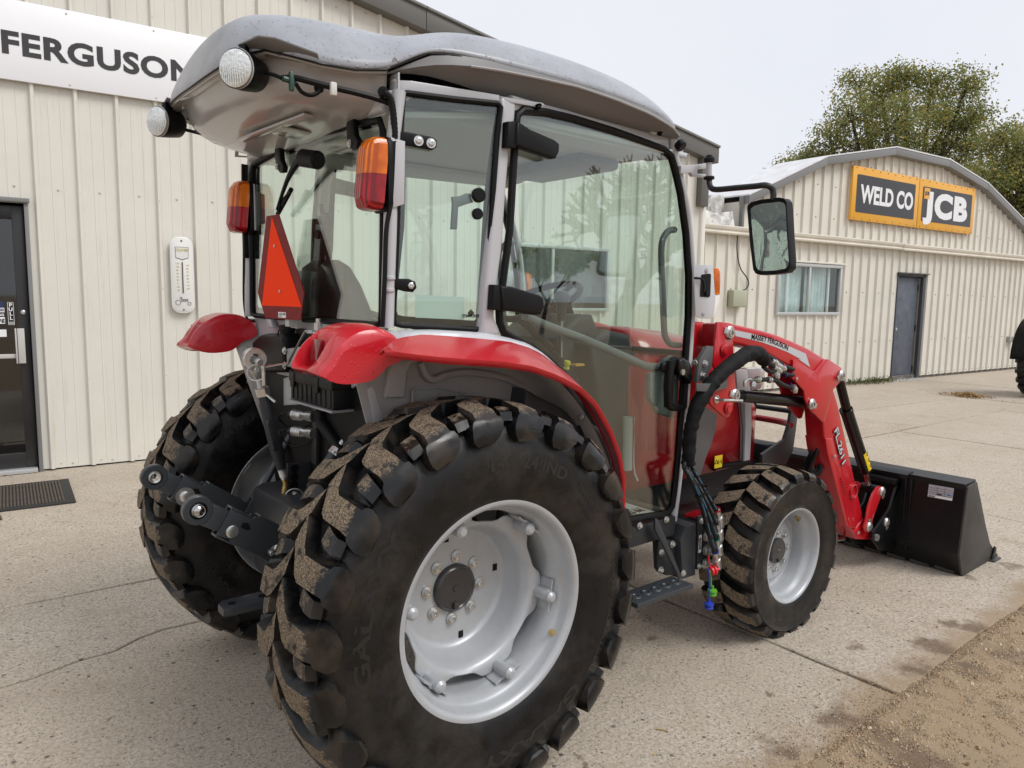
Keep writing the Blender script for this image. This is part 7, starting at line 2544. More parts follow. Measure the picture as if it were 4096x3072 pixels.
# ------------------------------------------------------------------ three point linkage
def lower_link(s_):
    par = empty('lower_link', (0, 0, 0)); par.parent = TR
    A0 = Vector((-.667, s_ * .2502, .890)); B0 = Vector((-.575, s_ * .2417, .812)); 
    e = Vector((.76, 0, -.47)).normalized()      # along the bar
    e = (PY('T', 1620, 880, -.225) - PY('T', 797, 528, -.225)); e.y = 0; e.normalize()
    n = Vector((e.z, 0, -e.x)) if e.x < 0 else Vector((-e.z, 0, e.x))   # up, square to the bar
    yv = Vector((0, 1, 0))
    def q(u, v, w=0.): return A0 + e * u + n * v + yv * w
    bm = nb()
    # eye
    lathe(bm, [(.026, -.013), (.041, -.013), (.0445, -.010), (.0445, .010), (.041, .013), (.026, .013), (.026, -.013)], A0, yv, 36)
    prism(bm, [q(.026, .036, -.011), q(.085, .034, -.011), (q(.20, .034, -.011)), q(.20, -.034, -.011), q(.085, -.034, -.011), q(.026, -.036, -.011)], yv * .022, bev=.004)
    O('link_end', bm, CHAS, par)
    bm = nb()
    rr = [(.0, -.024)] if False else []
    lathe(bm, [(.0125, -.018), (.0175, -.020), (.0245, -.010), (.0262, 0), (.0245, .010), (.0175, .020), (.0125, .018), (.0125, -.018)], A0, yv, 28)
    O('ball', bm, STEEL if s_ < 0 else ZINC, par)
    if s_ < 0:
        bm = nb(); lathe(bm, [(.0, -.026), (.012, -.0235), (.021, -.014), (.0255, 0), (0, .0)], A0, yv, 28); O('ball_face', bm, STEEL, par)
    # sleeve with its flaps
    bm = nb()
    for w in (-.022, .016):
        prism(bm, [q(.082, .043, w), q(.155, .040, w), q(.163, .052, w), q(.175, .055, w), q(.335, .045, w), q(.35, .030, w), q(.345, .012, w), q(.285, .010, w), q(.262, -.008, w), q(.258, -.035, w), q(.25, -.052, w), q(.17, -.050, w), q(.135, -.052, w), q(.125, -.040, w), q(.082, -.044, w)], yv * .006, bev=.002)
    prism(bm, [q(.082, .043, -.022), q(.155, .040, -.022), q(.155, .046, -.022), q(.082, .049, -.022)], yv * .044, bev=.002)
    prism(bm, [q(.175, .055, -.022), q(.335, .045, -.022), q(.335, .051, -.022), q(.175, .061, -.022)], yv * .044, bev=.002)
    prism(bm, [q(.082, -.044, -.022), q(.14, -.046, -.022), q(.14, -.052, -.022), q(.082, -.050, -.022)], yv * .044, bev=.002)
    O('sleeve', bm, CHAS, par)
    bm = nb()
    prism(bm, [q(.16, .030, -.014), q(.44, .030, -.014), q(.62, .02, -.014), q(.62, -.035, -.014), q(.44, -.046, -.014), q(.28, -.06, -.014), q(.16, -.04, -.014)], yv * .028, bev=.005)
    O('link_bar', bm, CHAS, par)
    bm = nb()
    pc = B0
    lathe(bm, [(0, 0), (.020, 0), (.021, .003), (.019, .012), (.015, .014), (0, .014)], pc + yv * (-.022), -yv, 26)
    if s_ > 0: lathe(bm, [(.033, 0), (.033, .003), (0, .003)], pc + yv * (-.022), -yv, 26)
    O('link_pin', bm, ZINC, par)
    bm = nb(); prism(bm, [q(.135, .020, -.0225), q(.150, .026, -.0225), q(.168, .012, -.0225), q(.158, .004, -.0225), q(.135, .006, -.0225)], yv * -.001); O('slot_hole', bm, BPRINT, par, 0)
    bm = nb(); bolt(bm, q(.268, -.028, -.022), -yv, .008, .010); O('link_bolt', bm, ZINC, par)
    return par, q
lr, qr = lower_link(-1)
ll, ql_ = lower_link(1)
bm = nb()
c = PY('T', 1600, 890, -.245)
for dx, r_ in ((0, .026), (.022, .030), (.05, .024)): lathe(bm, [(0, -.02), (r_ * .8, -.018), (r_, 0), (r_ * .8, .018), (0, .02)], c + Vector((dx, 0, -.012 * dx / .02)), (.8, -.5, -.3), 8)
tube(bm, [c + Vector((0, 0, -.02)), c + Vector((.01, 0, -.055))], .010, 8)
part('check_link_joint', bm, ZINC)
bm = nb(); tube(bm, [c + Vector((.04, .03, -.03)), (-.30, -.12, .62)], .012, 10); part('check_link', bm, CHASD)
# lift rods
bm = nb()
A1, A2 = PY('N', 1160, 1160, .22), PY('T', 1490, 345, .22)
tube(bm, [A1, A2], .013, 12); lathe(bm, [(0, -.02), (.028, -.02), (.028, .02), (0, .02)], A1, (0, 1, 0), 20)
f0, f1 = PY('T', 1490, 330, .22), PY('T', 1370, 560, .22)
dd_ = (f1 - f0).normalized(); nn_ = Vector((dd_.z, 0, -dd_.x))
for w in (-.022, .014): prism(bm, [f0 + nn_ * .022 + Vector((0, w, 0)), f0 - nn_ * .022 + Vector((0, w, 0)), f1 - nn_ * .024 + Vector((0, w, 0)), f1 + nn_ * .024 + Vector((0, w, 0))], (0, .008, 0), bev=.002)
prism(bm, [f0 + nn_ * .022 + Vector((0, -.022, 0)), f0 - nn_ * .022 + Vector((0, -.022, 0)), f0 - nn_ * .02 + dd_ * .03 + Vector((0, -.022, 0)), f0 + nn_ * .02 + dd_ * .03 + Vector((0, -.022, 0))], (0, .044, 0), bev=.003)
part('lift_rod', bm, CHAS)
E1, E2 = PY('N', 1700, 1215, -.235), PY('N', 1605, 1335, -.235)
E3, E4 = PY('N', 1520, 1440, -.235), PY('N', 1380, 1659, -.235)
bm = nb()
lathe(bm, [(.024, -.014), (.036, -.014), (.038, -.010), (.038, .010), (.036, .014), (.024, .014), (.024, -.014)], E1, (0, 1, 0), 30)
d1 = (E2 - E1).normalized(); n1 = Vector((d1.z, 0, -d1.x))
prism(bm, [E1 + d1 * .026 + n1 * .028 + Vector((0, -.012, 0)), E1 + d1 * .026 - n1 * .028 + Vector((0, -.012, 0)), E2 - n1 * .013 + Vector((0, -.012, 0)), E2 + n1 * .013 + Vector((0, -.012, 0))], (0, .024, 0), bev=.004)
le = part('lift_rod_end', bm, ZINC)
bm = nb(); lathe(bm, [(0, -.020), (.020, -.020), (.023, -.012), (.023, .014), (0, .014)], E1, (0, 1, 0), 26); part('rod_pin', bm, STEEL, le)
bm = nb(); tube(bm, [E2, E3], .0125, 14, wrinkle=None); part('threaded_rod', bm, ZINC, le)
bm = nb(); lathe(bm, [(0, -.012), (.021, -.012), (.021, .012), (0, .012)], E3, d1, 6); part('lock_nut', bm, ZINC, le)
bm = nb(); tube(bm, [E3, E4], .019, 14); part('lift_rod_body', bm, CHAS, le)
bm = nb(); tube(bm, [E1 + Vector((0, .02, 0)), (.08, -.2, 1.0), (.12, -.1, .98)], .03, 10); tube(bm, [A1, (.08, .2, 1.0), (.12, .1, .98)], .03, 10); part('rocker_arm', bm, CHASD)
# top link, stowed upright
tl_ = empty('top_link', (0, 0, 0)); tl_.parent = TR
T0, T1 = Vector((-.397, 0, 1.308)), PY('N', 800, 745, 0)
T2, T3 = PY('N', 832, 870, 0), PY('N', 1008, 1600, 0)
T4 = PY('T', 1765, 180, 0)
bm = nb(); lathe(bm, [(.020, -.018), (.036, -.018), (.039, -.014), (.039, .014), (.036, .018), (.020, .018), (.020, -.018)], T0, (.12, 1, 0), 30); dk = (T1 - T0).normalized(); nk = Vector((dk.z, 0, -dk.x))
prism(bm, [T0 + dk * .03 + nk * .026 + Vector((0, -.010, 0)), T0 + dk * .03 - nk * .026 + Vector((0, -.010, 0)), T1 - nk * .014 + Vector((0, -.010, 0)), T1 + nk * .014 + Vector((0, -.010, 0))], (0, .02, 0), bev=.004)
O('link_eye', bm, ZINC, tl_)
bm = nb(); cyl(bm, T0 + Vector((0, -.055, -.008)), T0 + Vector((0, .04, .004)), .0125, 18, bev=.003); tube(bm, [T0 + Vector((.012, -.05, -.02)), T0 + Vector((.014, -.05, -.085))], .007, 8); O('hitch_pin', bm, ZINC, tl_)
bm = nb(); c = PY('N', 770, 690, -.03); tube(bm, [c + Vector((.033 * math.cos(a) * .8, -.33 * .033 * math.cos(a), .027 * math.sin(a))) for a in [k * math.pi / 14 for k in range(28)]], .0022, 6, closed=True); bolt(bm, PY('N', 768, 660, -.035), (0, -1, 0), .009, .012, washer=False); O('linch_pin', bm, ZINC, tl_)
bm = nb(); tube(bm, [T1, T2], .0125, 14); 
for k in range(12): lathe(bm, [(.0125, -.0015), (.0142, 0), (.0125, .0015)], T1.lerp(T2, k / 12), T2 - T1, 12)
O('threaded_rod', bm, ZINC, tl_)
bm = nb(); lathe(bm, [(0, -.014), (.024, -.014), (.024, .014), (0, .014)], T2, T2 - T1, 6); tube(bm, [T2, T2 + Vector((.02, -.06, -.03))], .005, 8); O('lock_nut', bm, ZINC, tl_)
bm = nb(); tube(bm, [T2 + (T3 - T2) * .02, T2.lerp(T3, .12), T2.lerp(T3, .16), T2.lerp(T3, .80), T2.lerp(T3, .84), T3], [.017, .019, .0235, .0235, .0235, .019, .016], 18); O('link_tube', bm, CHASD, tl_)
bm = nb(); g0, g1 = T2.lerp(T3, .38), T2.lerp(T3, .70); off = Vector((-.02, -.036, 0)); tube(bm, [g0 + off * .4, g0 + off, g1 + off, g1 + off * .4], .0065, 8, sm=3); O('turn_handle', bm, CHASD, tl_)
bm = nb(); tube(bm, [T3, T4], .0125, 14); 
for k in range(10): lathe(bm, [(.0125, -.0015), (.0142, 0), (.0125, .0015)], T3.lerp(T4, k / 12), T4 - T3, 12)
O('threaded_rod', bm, ZINC, tl_)
bm = nb(); tube(bm, [T4, PY('T', 1780, 240, 0), PY('T', 1765, 330, 0), PY('T', 1785, 390, 0), PY('T', 1840, 412, 0)], .0115, 12, sm=4); O('hook_end', bm, BRASS, tl_)
# bracket plate with three holes
bm = nb()
bpp = PYS('T', [(1800, 15), (2040, 0), (2200, 70), (2200, 470), (1990, 560), (1830, 500), (1800, 400)], .02)
prism(bm, bpp, (0, .016, 0), bev=.003); prism(bm, [p + Vector((0, -.05, 0)) for p in bpp[2:]], (0, .016, 0), bev=.003)
tp_ = part('top_link_bracket', bm, CHASD)
bm = nb()
for c_ in ((1877, 68), (1875, 160), (1873, 252)): lathe(bm, [(.0155, 0), (.0155, .001), (0, .001)], PY('T', *c_, .0195), (0, -1, 0), 20)
part('bracket_hole', bm, BPRINT, tp_, 0)
bm = nb(); c = PY('T', 1875, 395, -.03); tube(bm, [c + Vector((.031 * math.cos(a), -.012 * math.cos(a), .034 * math.sin(a))) for a in [k * math.pi / 14 for k in range(28)]], .0022, 6, closed=True); tube(bm, [PY('T', 1888, 360, -.03), PY('T', 1850, 480, -.03)], .0065, 10); lathe(bm, [(0, -.01), (.010, -.01), (.010, .01), (0, .01)], PY('T', 1885, 355, -.035), (0, 1, .2), 14); part('linch_pin', bm, ZINC)
# power shaft guard with its yellow label
bm = nb()
gx0, gx1 = -.335, -.20
rows = []; 
for x in (gx0, gx1):
    rows.append([Vector((x, .115 * math.cos(a) - .035, .695 + .10 * max(-.6, math.sin(a)) ** 1 if False else .70 + .095 * math.sin(a) ** (1 if math.sin(a) >= 0 else 1))) for a in [R(-25 + k * 230 / 16) for k in range(17)]])
grid(bm, rows); gd = part('shaft_guard', bm, BLACK, smooth=60); solid(gd, .006, 1)
bm = nb()
rows = []
for x in (gx0 + .004, gx1 - .01):
    rows.append([Vector((x, .1235 * math.cos(a) - .035, .7015 + .1035 * math.sin(a))) for a in [R(28 + k * 110 / 9) for k in range(10)]])
grid(bm, rows); yl2 = part('warning_label', bm, YELL, gd, 60)
bm = nb()
for a0 in (45, 78, 112):
    a = R(a0); c = Vector((gx0 + .06, .1245 * math.cos(a) - .035, .7020 + .1045 * math.sin(a))); t = Vector((0, -math.sin(a), math.cos(a)))
    tri = [c + Vector((.03, 0, 0)), c + Vector((-.03, 0, 0)) + t * .02, c + Vector((-.03, 0, 0)) - t * .02]
    for i in range(3): tube(bm, [tri[i], tri[(i + 1) % 3]], .0013, 4)
    tube(bm, [c + Vector((-.018, 0, 0)), c + Vector((.008, 0, 0))], .003, 4)
part('label_print', bm, BPRINT, gd, 0)
bm = nb(); cyl(bm, (-.30, -.035, .69), (-.15, -.035, .69), .020, 16); part('power_shaft', bm, STEEL)
# drawbar
bm = nb()
prism(bm, [(-.535, -.035, .445), (-.535, .02, .445), (-.515, .045, .445), (.1, .045, .445), (.1, -.045, .445), (-.51, -.045, .445)], (0, 0, .028), bev=.003)
db = part('drawbar', bm, CHAS)
bm = nb()
for x in (-.495, -.39): lathe(bm, [(.014, 0), (.014, .001), (0, .001)], (x, 0, .473), (0, 0, 1), 20)
part('drawbar_hole', bm, BPRINT, db, 0)
# remote couplings and their plate, hydraulic odds and ends
xc_ = -.255
bm = nb(); prism(bm, [PX('N', *p, xc_ + .04) for p in ((1290, 1020), (1335, 1020), (1340, 1100), (1335, 1570), (1290, 1540), (1295, 1240))], (.008, 0, 0), bev=.002); part('coupling_plate', bm, CHASD)
for yy_ in (1082, 1242):
    a_ = PX('N', 1100, yy_, xc_); b_ = PX('N', 1310, yy_ - 20, xc_)
    b_ = a_ + Vector((.035, -.115, .004)); d_ = (b_ - a_)
    l = d_.length
    bm = nb(); lathe(bm, [(0, 0), (.017, 0), (.019, .004), (.019, l * .12), (0, l * .12)], a_, d_, 20); cp = part('remote_coupling', bm, BLACK)
    bm = nb()
    prof = [(.0, l * .12)]
    for k in range(6): prof += [(.0195, l * (.13 + k * .07)), (.0205, l * (.15 + k * .07)), (.0195, l * (.17 + k * .07)), (.0178, l * (.18 + k * .07))]
    prof += [(.016, l * .6), (.016, l * .75), (.019, l * .76), (.019, l), (0, l)]
    lathe(bm, prof, a_, d_, 18); part('coupling_body', bm, ZINC, cp)
    bm = nb(); tube(bm, [a_, a_ + Vector((-.02, .03, .0)), a_ + Vector((-.01, .08, -.03)), a_ + Vector((.03, .05, -.07)), a_ + Vector((.05, -.06, -.03))], .003, 6, sm=5); part('cap_cord', bm, BLACK, cp)
bm = nb()
tube(bm, [PX('N', *p, -.20) for p in ((1395, 1150), (1540, 1380), (1600, 1500))], .026, 14); lathe(bm, [(0, 0), (.030, 0), (.030, .03), (0, .03)], PX('N', 1385, 1140, -.20), (0, .3, 1), 18)
part('lift_cylinder', bm, BLACK)
for pts in (((1350, 1060), (1430, 1080), (1470, 1160), (1500, 1200)), ((1480, 1090), (1540, 1130), (1530, 1190)), ((1345, 1240), (1400, 1290), (1440, 1400)), ((1180, 1060), (1200, 1150), (1160, 1260))):
    bm = nb(); tube(bm, [PX('N', *p, -.17) for p in pts], .011, 8, sm=4); part('rear_hose', bm, HOSEB)
bm = nb()
for p in ((1380, 1065), (1430, 1095), (1485, 1175)): lathe(bm, [(0, -.012), (.014, -.012), (.014, .012), (0, .012)], PX('N', *p, -.175), (.3, -1, -.8), 8)
part('hose_fitting', bm, ZINC)
bm = nb(); prism(bm, [PX('N', *p, -.15) for p in ((1120, 990), (1190, 1000), (1290, 1520), (1210, 1520))], (.02, 0, 0), bev=.004); prism(bm, [PX('N', *p, -.13) for p in ((1500, 1030), (1560, 1030), (1760, 1260), (1700, 1280))], (.02, 0, 0), bev=.004); part('frame_brace', bm, CABG)
bm = nb(); prism(bm, [PX('N', *p, -.16) for p in ((1340, 1260), (1380, 1250), (1560, 1640), (1500, 1640))], (.02, 0, 0), bev=.004); part('frame_brace', bm, CHASD)

# ------------------------------------------------------------------ mirror and front lamp
ym = -.62
bm = nb()
ab = [PY('BB', 0, 330, ym), PY('BB', 135, 318, ym), PY('BB', 215, 308, ym), PY('BB', 215, 352, ym), PY('BB', 140, 360, ym), PY('BB', 135, 395, ym), PY('BB', 212, 400, ym), PY('BB', 212, 425, ym), PY('BB', 100, 418, ym), PY('BB', 85, 390, ym), PY('BB', 0, 397, ym)]
prism(bm, [p + Vector((0, .03, 0)) for p in ab], (0, .02, 0), bev=.004)
mbk = part('mirror_bracket', bm, CABG)
bm = nb()
c0 = PY('BB', 178, 425, ym - .01); c1 = PY('BB', 178, 300, ym - .01)
cyl(bm, PY('BB', 178, 455, ym - .01), c0, .0135 * 1.6, 18, bev=.003); cyl(bm, PY('BB', 178, 312, ym - .01), PY('BB', 178, 268, ym - .01), .023, 18, bev=.004); cyl(bm, PY('BB', 180, 275, ym - .01), PY('BB', 180, 248, ym - .01), .014, 18, bev=.004)
part('mirror_clamp', bm, BLACK, mbk)
bm = nb(); cyl(bm, c0, PY('BB', 178, 312, ym - .01), .012, 14); part('mirror_post', bm, CABG, mbk)
bm = nb()
arm = [('BB', 180, 440, -.63), ('BB', 182, 490, -.635), ('BB', 200, 525, -.65), ('BB', 250, 535, -.68), ('BB', 400, 522, -.76), ('BB', 560, 508, -.85), ('BB', 640, 500, -.89), ('BB', 690, 515, -.905), ('BB', 710, 550, -.91), ('BB', 712, 620, -.912)]
tube(bm, [PY(k, x, y, v) for k, x, y, v in arm], .0115, 12, sm=4)
part('mirror_arm', bm, mat('arm_black', (.014, .014, .015), .4, drops=.6, dscale=130))
nm = Vector((-.985, .10, .02)).normalized()
pm0 = PY('BB', 712, 600, -.915)
def PM(x, y, off=0.): return plane('BB', x, y, pm0 + nm * off, nm)
mo = [(500, 690), (505, 665), (535, 640), (610, 620), (765, 602), (805, 610), (828, 640), (840, 900), (858, 1150), (855, 1190), (825, 1222), (740, 1238), (610, 1245), (570, 1232), (550, 1200), (525, 1000)]
MO = [PM(*p) for p in mo]
cm_ = sum(MO, Vector()) / len(MO)
bm = nb()
r0 = MO; r1 = [cm_ + (p - cm_) * 1.0 - nm * .03 for p in MO]; r2 = [cm_ + (p - cm_) * .82 - nm * .055 for p in MO]; ri = [cm_ + (p - cm_) * .90 + nm * .0 for p in MO]; rj = [cm_ + (p - cm_) * .89 - nm * .004 for p in MO]
V = grid(bm, [rj, ri, [p + nm * .004 for p in r0], r1, r2], closed=True)
bm.faces.new(V[-1])
mr_ = part('mirror', bm, BLACK, smooth=50)
bm = nb()
rgs = []
for f_ in (.895, .7, .45, .2):
    rgs.append([cm_ + (p - cm_) * f_ + nm * (-.003 + .004 * (1 - f_ * f_)) for p in MO])
V = grid(bm, rgs, closed=True); bm.faces.new(V[-1])
part('mirror_glass', bm, MIRROR, mr_, 80)
# front lamp on its grey plate
yl_ = -.64
bm = nb()
lpn = PYS('BB', [(52, 1162), (200, 1162), (215, 1180), (228, 1420), (222, 1560), (190, 1608), (110, 1605), (70, 1585), (62, 1400)], yl_)
prism(bm, lpn, (0, .004, 0), bev=.001)
fl = part('front_lamp_plate', bm, CABW)
bm = nb(); prism(bm, PYS('BB', [(118, 1240), (185, 1232), (195, 1245), (188, 1420), (175, 1430), (105, 1425), (104, 1400), (112, 1250)], yl_ - .001), (0, -.0005, 0)); part('plate_opening', bm, BPRINT, fl, 0)
bm = nb(); tube(bm, [PY('BB', *p, yl_ - .012) for p in ((60, 1270), (110, 1275), (135, 1310), (135, 1390))], .0045, 8, sm=4); lathe(bm, [(0, 0), (.011, 0), (.011, .010), (0, .011)], PY('BB', 150, 1395, yl_ + .002), (0, -1, 0), 16); part('lamp_wire', bm, BLACK, fl)
bm = nb()
for p in ((155, 1210), (130, 1567)): bolt(bm, PY('BB', *p, yl_), (0, -1, 0), .008, .006)
part('plate_bolt', bm, CABG, fl)
for (p_, m_, nme) in ((((218, 1182), (262, 1188), (276, 1215), (278, 1300), (272, 1408), (232, 1405), (230, 1300)), ORANGE, 'amber_lens'), (((232, 1409), (272, 1411), (266, 1500), (240, 1590), (205, 1600), (222, 1560)), CLEARL, 'clear_lens')):
    bm = nb(); prism(bm, PYS('BB', p_, yl_ + .002), (0, .085, 0), bev=.006); part(nme, bm, m_, fl)
# matching lamp on the far side, its lens seen through the cab
flm = mir(fl)
for ch in list(fl.children): mir(ch).parent = flm
bm = nb(); cyl(bm, PY('K', 1915, 745, -.58), PY('K', 1945, 775, -.60), .022, 16, bev=.004); part('front_lamp_stub', bm, BLACK)
# grey plate with a square hole behind the roof, on the far side
bm = nb()
pl = [PY('J', *p, .60) for p in ((690, 1160), (900, 1200), (910, 1275), (682, 1262))]
ho = [PY('J', *p, .60) for p in ((715, 1198), (788, 1205), (783, 1255), (710, 1250))]
vs = [bm.verts.new(p) for p in pl]; vi = [bm.verts.new(p) for p in ho]
for i in range(4): bm.faces.new((vs[i], vs[(i + 1) % 4], vi[(i + 1) % 4], vi[i]))
o = part('plate_holder', bm, CABG, smooth=0); solid(o, .005, 0)

# ------------------------------------------------------------------ small things in the yard
# wheel of another machine at the right edge
ow = empty('machine_wheel', (0, 0, 0))
tag(ow, 'black lugged tyre of another machine parked by the corner of the cream building', 'wheel')
ocx, ocy, ocz = 13.52, 1.60, .62
Wd = math.cos(TH)
def WO(s, r, th): return Vector((ocx + r * math.cos(th), ocy - s, max(ocz + r * math.sin(th), .002)))
bm = nb()
prof = [(.16, .33), (.20, .42), (.20, .5), (.17, .57), (0, .58), (-.17, .57), (-.20, .5), (-.20, .42), (-.16, .33)]
rows = [[WO(s, r, 2 * math.pi * i / 48) for s, r in prof] for i in range(49)]
grid(bm, rows); O('tyre', bm, TYRE, ow, 40)
bm = nb(); jt = random.Random(1)
for k in range(20):
    for sgn in (1, -1):
        lug(bm, WO, R(k * 18 + (9 if sgn > 0 else 0)), sgn, [(.205, .50, .17, .49, 1, 3, 4, 0), (.20, .58, .15, .55, 0, 3.5, 4.5, 0), (.16, .615, .12, .56, -1, 3.2, 4.4, 0), (.0, .62, 0, .56, -9, 3, 4, 0)], jt)
l_ = O('tread_lugs', bm, TYRE, ow, 30); l_['kind'] = 'stuff'
bm = nb(); lathe(bm, [(.33, -.16), (.34, .16), (.30, .10), (.2, .02), (0, .02)], (ocx, ocy, ocz), (0, -1, 0), 32); O('rim', bm, RIMIN, ow)
bm = nb()
for k in range(10):
    a = R(60 + k * 10)
    pass
rows = [[Vector((ocx + .72 * math.cos(R(70 + k * 12)), ocy - s, ocz + .72 * math.sin(R(70 + k * 12)))) for s in (-.24, .24)] for k in range(10)]
grid(bm, rows); o = O('mudguard', bm, BLACK, ow, 60); solid(o, .01)

# heap of dry leaves, tuft of weeds, twigs
q = random.Random(4)
LEAFD = [mat('dry_leaf_tan', (.36, .22, .08), .8), mat('dry_leaf_brown', (.20, .11, .045), .85), mat('dry_leaf_gold', (.48, .31, .10), .8)]
bm = nb()
lc_ = PZ('H', 1110, 142, 0)
for k in range(900):
    a, r_ = q.uniform(0, 6.28), abs(q.gauss(0, .5))
    x, y = lc_.x + r_ * math.cos(a) * .30, lc_.y + r_ * math.sin(a) * .42
    z = .004 + .07 * math.exp(-r_ * r_ * 2.2) * q.random()
    s = q.uniform(.012, .026)
    d1_ = Vector((q.uniform(-1, 1), q.uniform(-1, 1), q.uniform(-.5, .5))).normalized() * s
    d2_ = d1_.cross(Vector((q.uniform(-.4, .4), q.uniform(-.4, .4), 1))).normalized() * s * .6
    c = Vector((x, y, z))
    f = bm.faces.new([bm.verts.new(c - d1_), bm.verts.new(c + d2_), bm.verts.new(c + d1_), bm.verts.new(c - d2_)]); f.material_index = q.randrange(3)
o = O('leaf_heap', bm, LEAFD, smooth=0)
tag(o, 'low heap of dry brown leaves on the concrete near the far wall', 'leaves', kind='stuff')
bm = nb()
WEED = [mat('weed_green', (.085, .11, .035), .8), mat('weed_dry', (.24, .19, .09), .85)]
wc = Vector(rb.matrix_basis @ Vector((.75, -.12, 0)))
for k in range(240):
    x = wc.x + q.gauss(0, .45); y = wc.y + q.gauss(0, .07) - .084 * (x - wc.x)
    h_ = q.uniform(.03, .14); a = q.uniform(0, 6.28); w_ = q.uniform(.006, .014)
    b0 = Vector((x, y, 0)); t_ = b0 + Vector((math.cos(a) * h_ * .7, math.sin(a) * h_ * .7, h_)); s_2 = Vector((-math.sin(a), math.cos(a), 0)) * w_
    m__ = (b0 + t_) / 2 + Vector((0, 0, h_ * .12))
    f = bm.faces.new([bm.verts.new(b0), bm.verts.new(m__ + s_2), bm.verts.new(t_), bm.verts.new(m__ - s_2)]); f.material_index = 0 if q.random() < .7 else 1
o = O('weeds', bm, WEED, smooth=0)
tag(o, 'tuft of low weeds at the foot of the right wall beside the door', 'weeds', kind='stuff')
bm = nb()
for k in range(160):
    x = q.uniform(-6, 18); y = ws(x) - abs(q.gauss(0, .12)) + (0 if x < 8 else .5)
    c = Vector((x, y, .008)); s = q.uniform(.006, .02); a = q.uniform(0, 6.28)
    d1_ = Vector((math.cos(a), math.sin(a), .1)) * s; d2_ = Vector((-math.sin(a), math.cos(a), .1)) * s * .5
    f = bm.faces.new([bm.verts.new(c - d1_), bm.verts.new(c + d2_), bm.verts.new(c + d1_), bm.verts.new(c - d2_)]); f.material_index = q.randrange(3)
for k in range(260):
    x = q.uniform(-2.2, 14); y = q.uniform(-1.25, 3.5); s = q.uniform(.003, .008) * (1 + x * .1)
    c = Vector((x, y, .006)); a = q.uniform(0, 6.28)
    d1_ = Vector((math.cos(a), math.sin(a), .15)) * s; d2_ = Vector((-math.sin(a), math.cos(a), .1)) * s * .5
    f = bm.faces.new([bm.verts.new(c - d1_), bm.verts.new(c + d2_), bm.verts.new(c + d1_), bm.verts.new(c - d2_)]); f.material_index = q.randrange(3)
o = O('leaf_litter', bm, LEAFD, smooth=0)
tag(o, 'scattered bits of dry leaf over the concrete and along the walls', 'litter', kind='stuff')
tw = empty('twig', PZ('W', 430, 890, 0))
tag(tw, 'short broken straw lying on the concrete right of the big rear tyre', 'straw')
bm = nb(); tube(bm, [(-.012, .018, .004), (0, 0, .005), (.010, -.020, .004)], .0025, 6); O('stalk', bm, mat('straw', (.45, .34, .16), .8), tw)

# ------------------------------------------------------------------ trees
BARK = mat('bark', (.07, .055, .042), .9, var=.4, vscale=9, bump=.8, bscale=30)
LEAFM = []
for nme, c in (('leaf_green', (.19, .215, .065)), ('leaf_olive', (.26, .255, .085)), ('leaf_dark', (.125, .15, .05)), ('leaf_yellow', (.42, .32, .075)), ('leaf_orange', (.30, .16, .04))):
    m = mat(nme, c, .55)
    N_, L_n = nodes_of(m)
    tr_ = N_.new('ShaderNodeBsdfTranslucent')
    tr_.inputs['Color'].default_value = (*[min(1, x * 1.4) for x in c], 1)
    mxs = N_.new('ShaderNodeMixShader')
    mxs.inputs['Fac'].default_value = .48
    L_n.new(N_['Principled BSDF'].outputs['BSDF'], mxs.inputs[1]); L_n.new(tr_.outputs['BSDF'], mxs.inputs[2])
    L_n.new(mxs.outputs['Shader'], N_['Material Output'].inputs['Surface'])
    LEAFM.append(m)


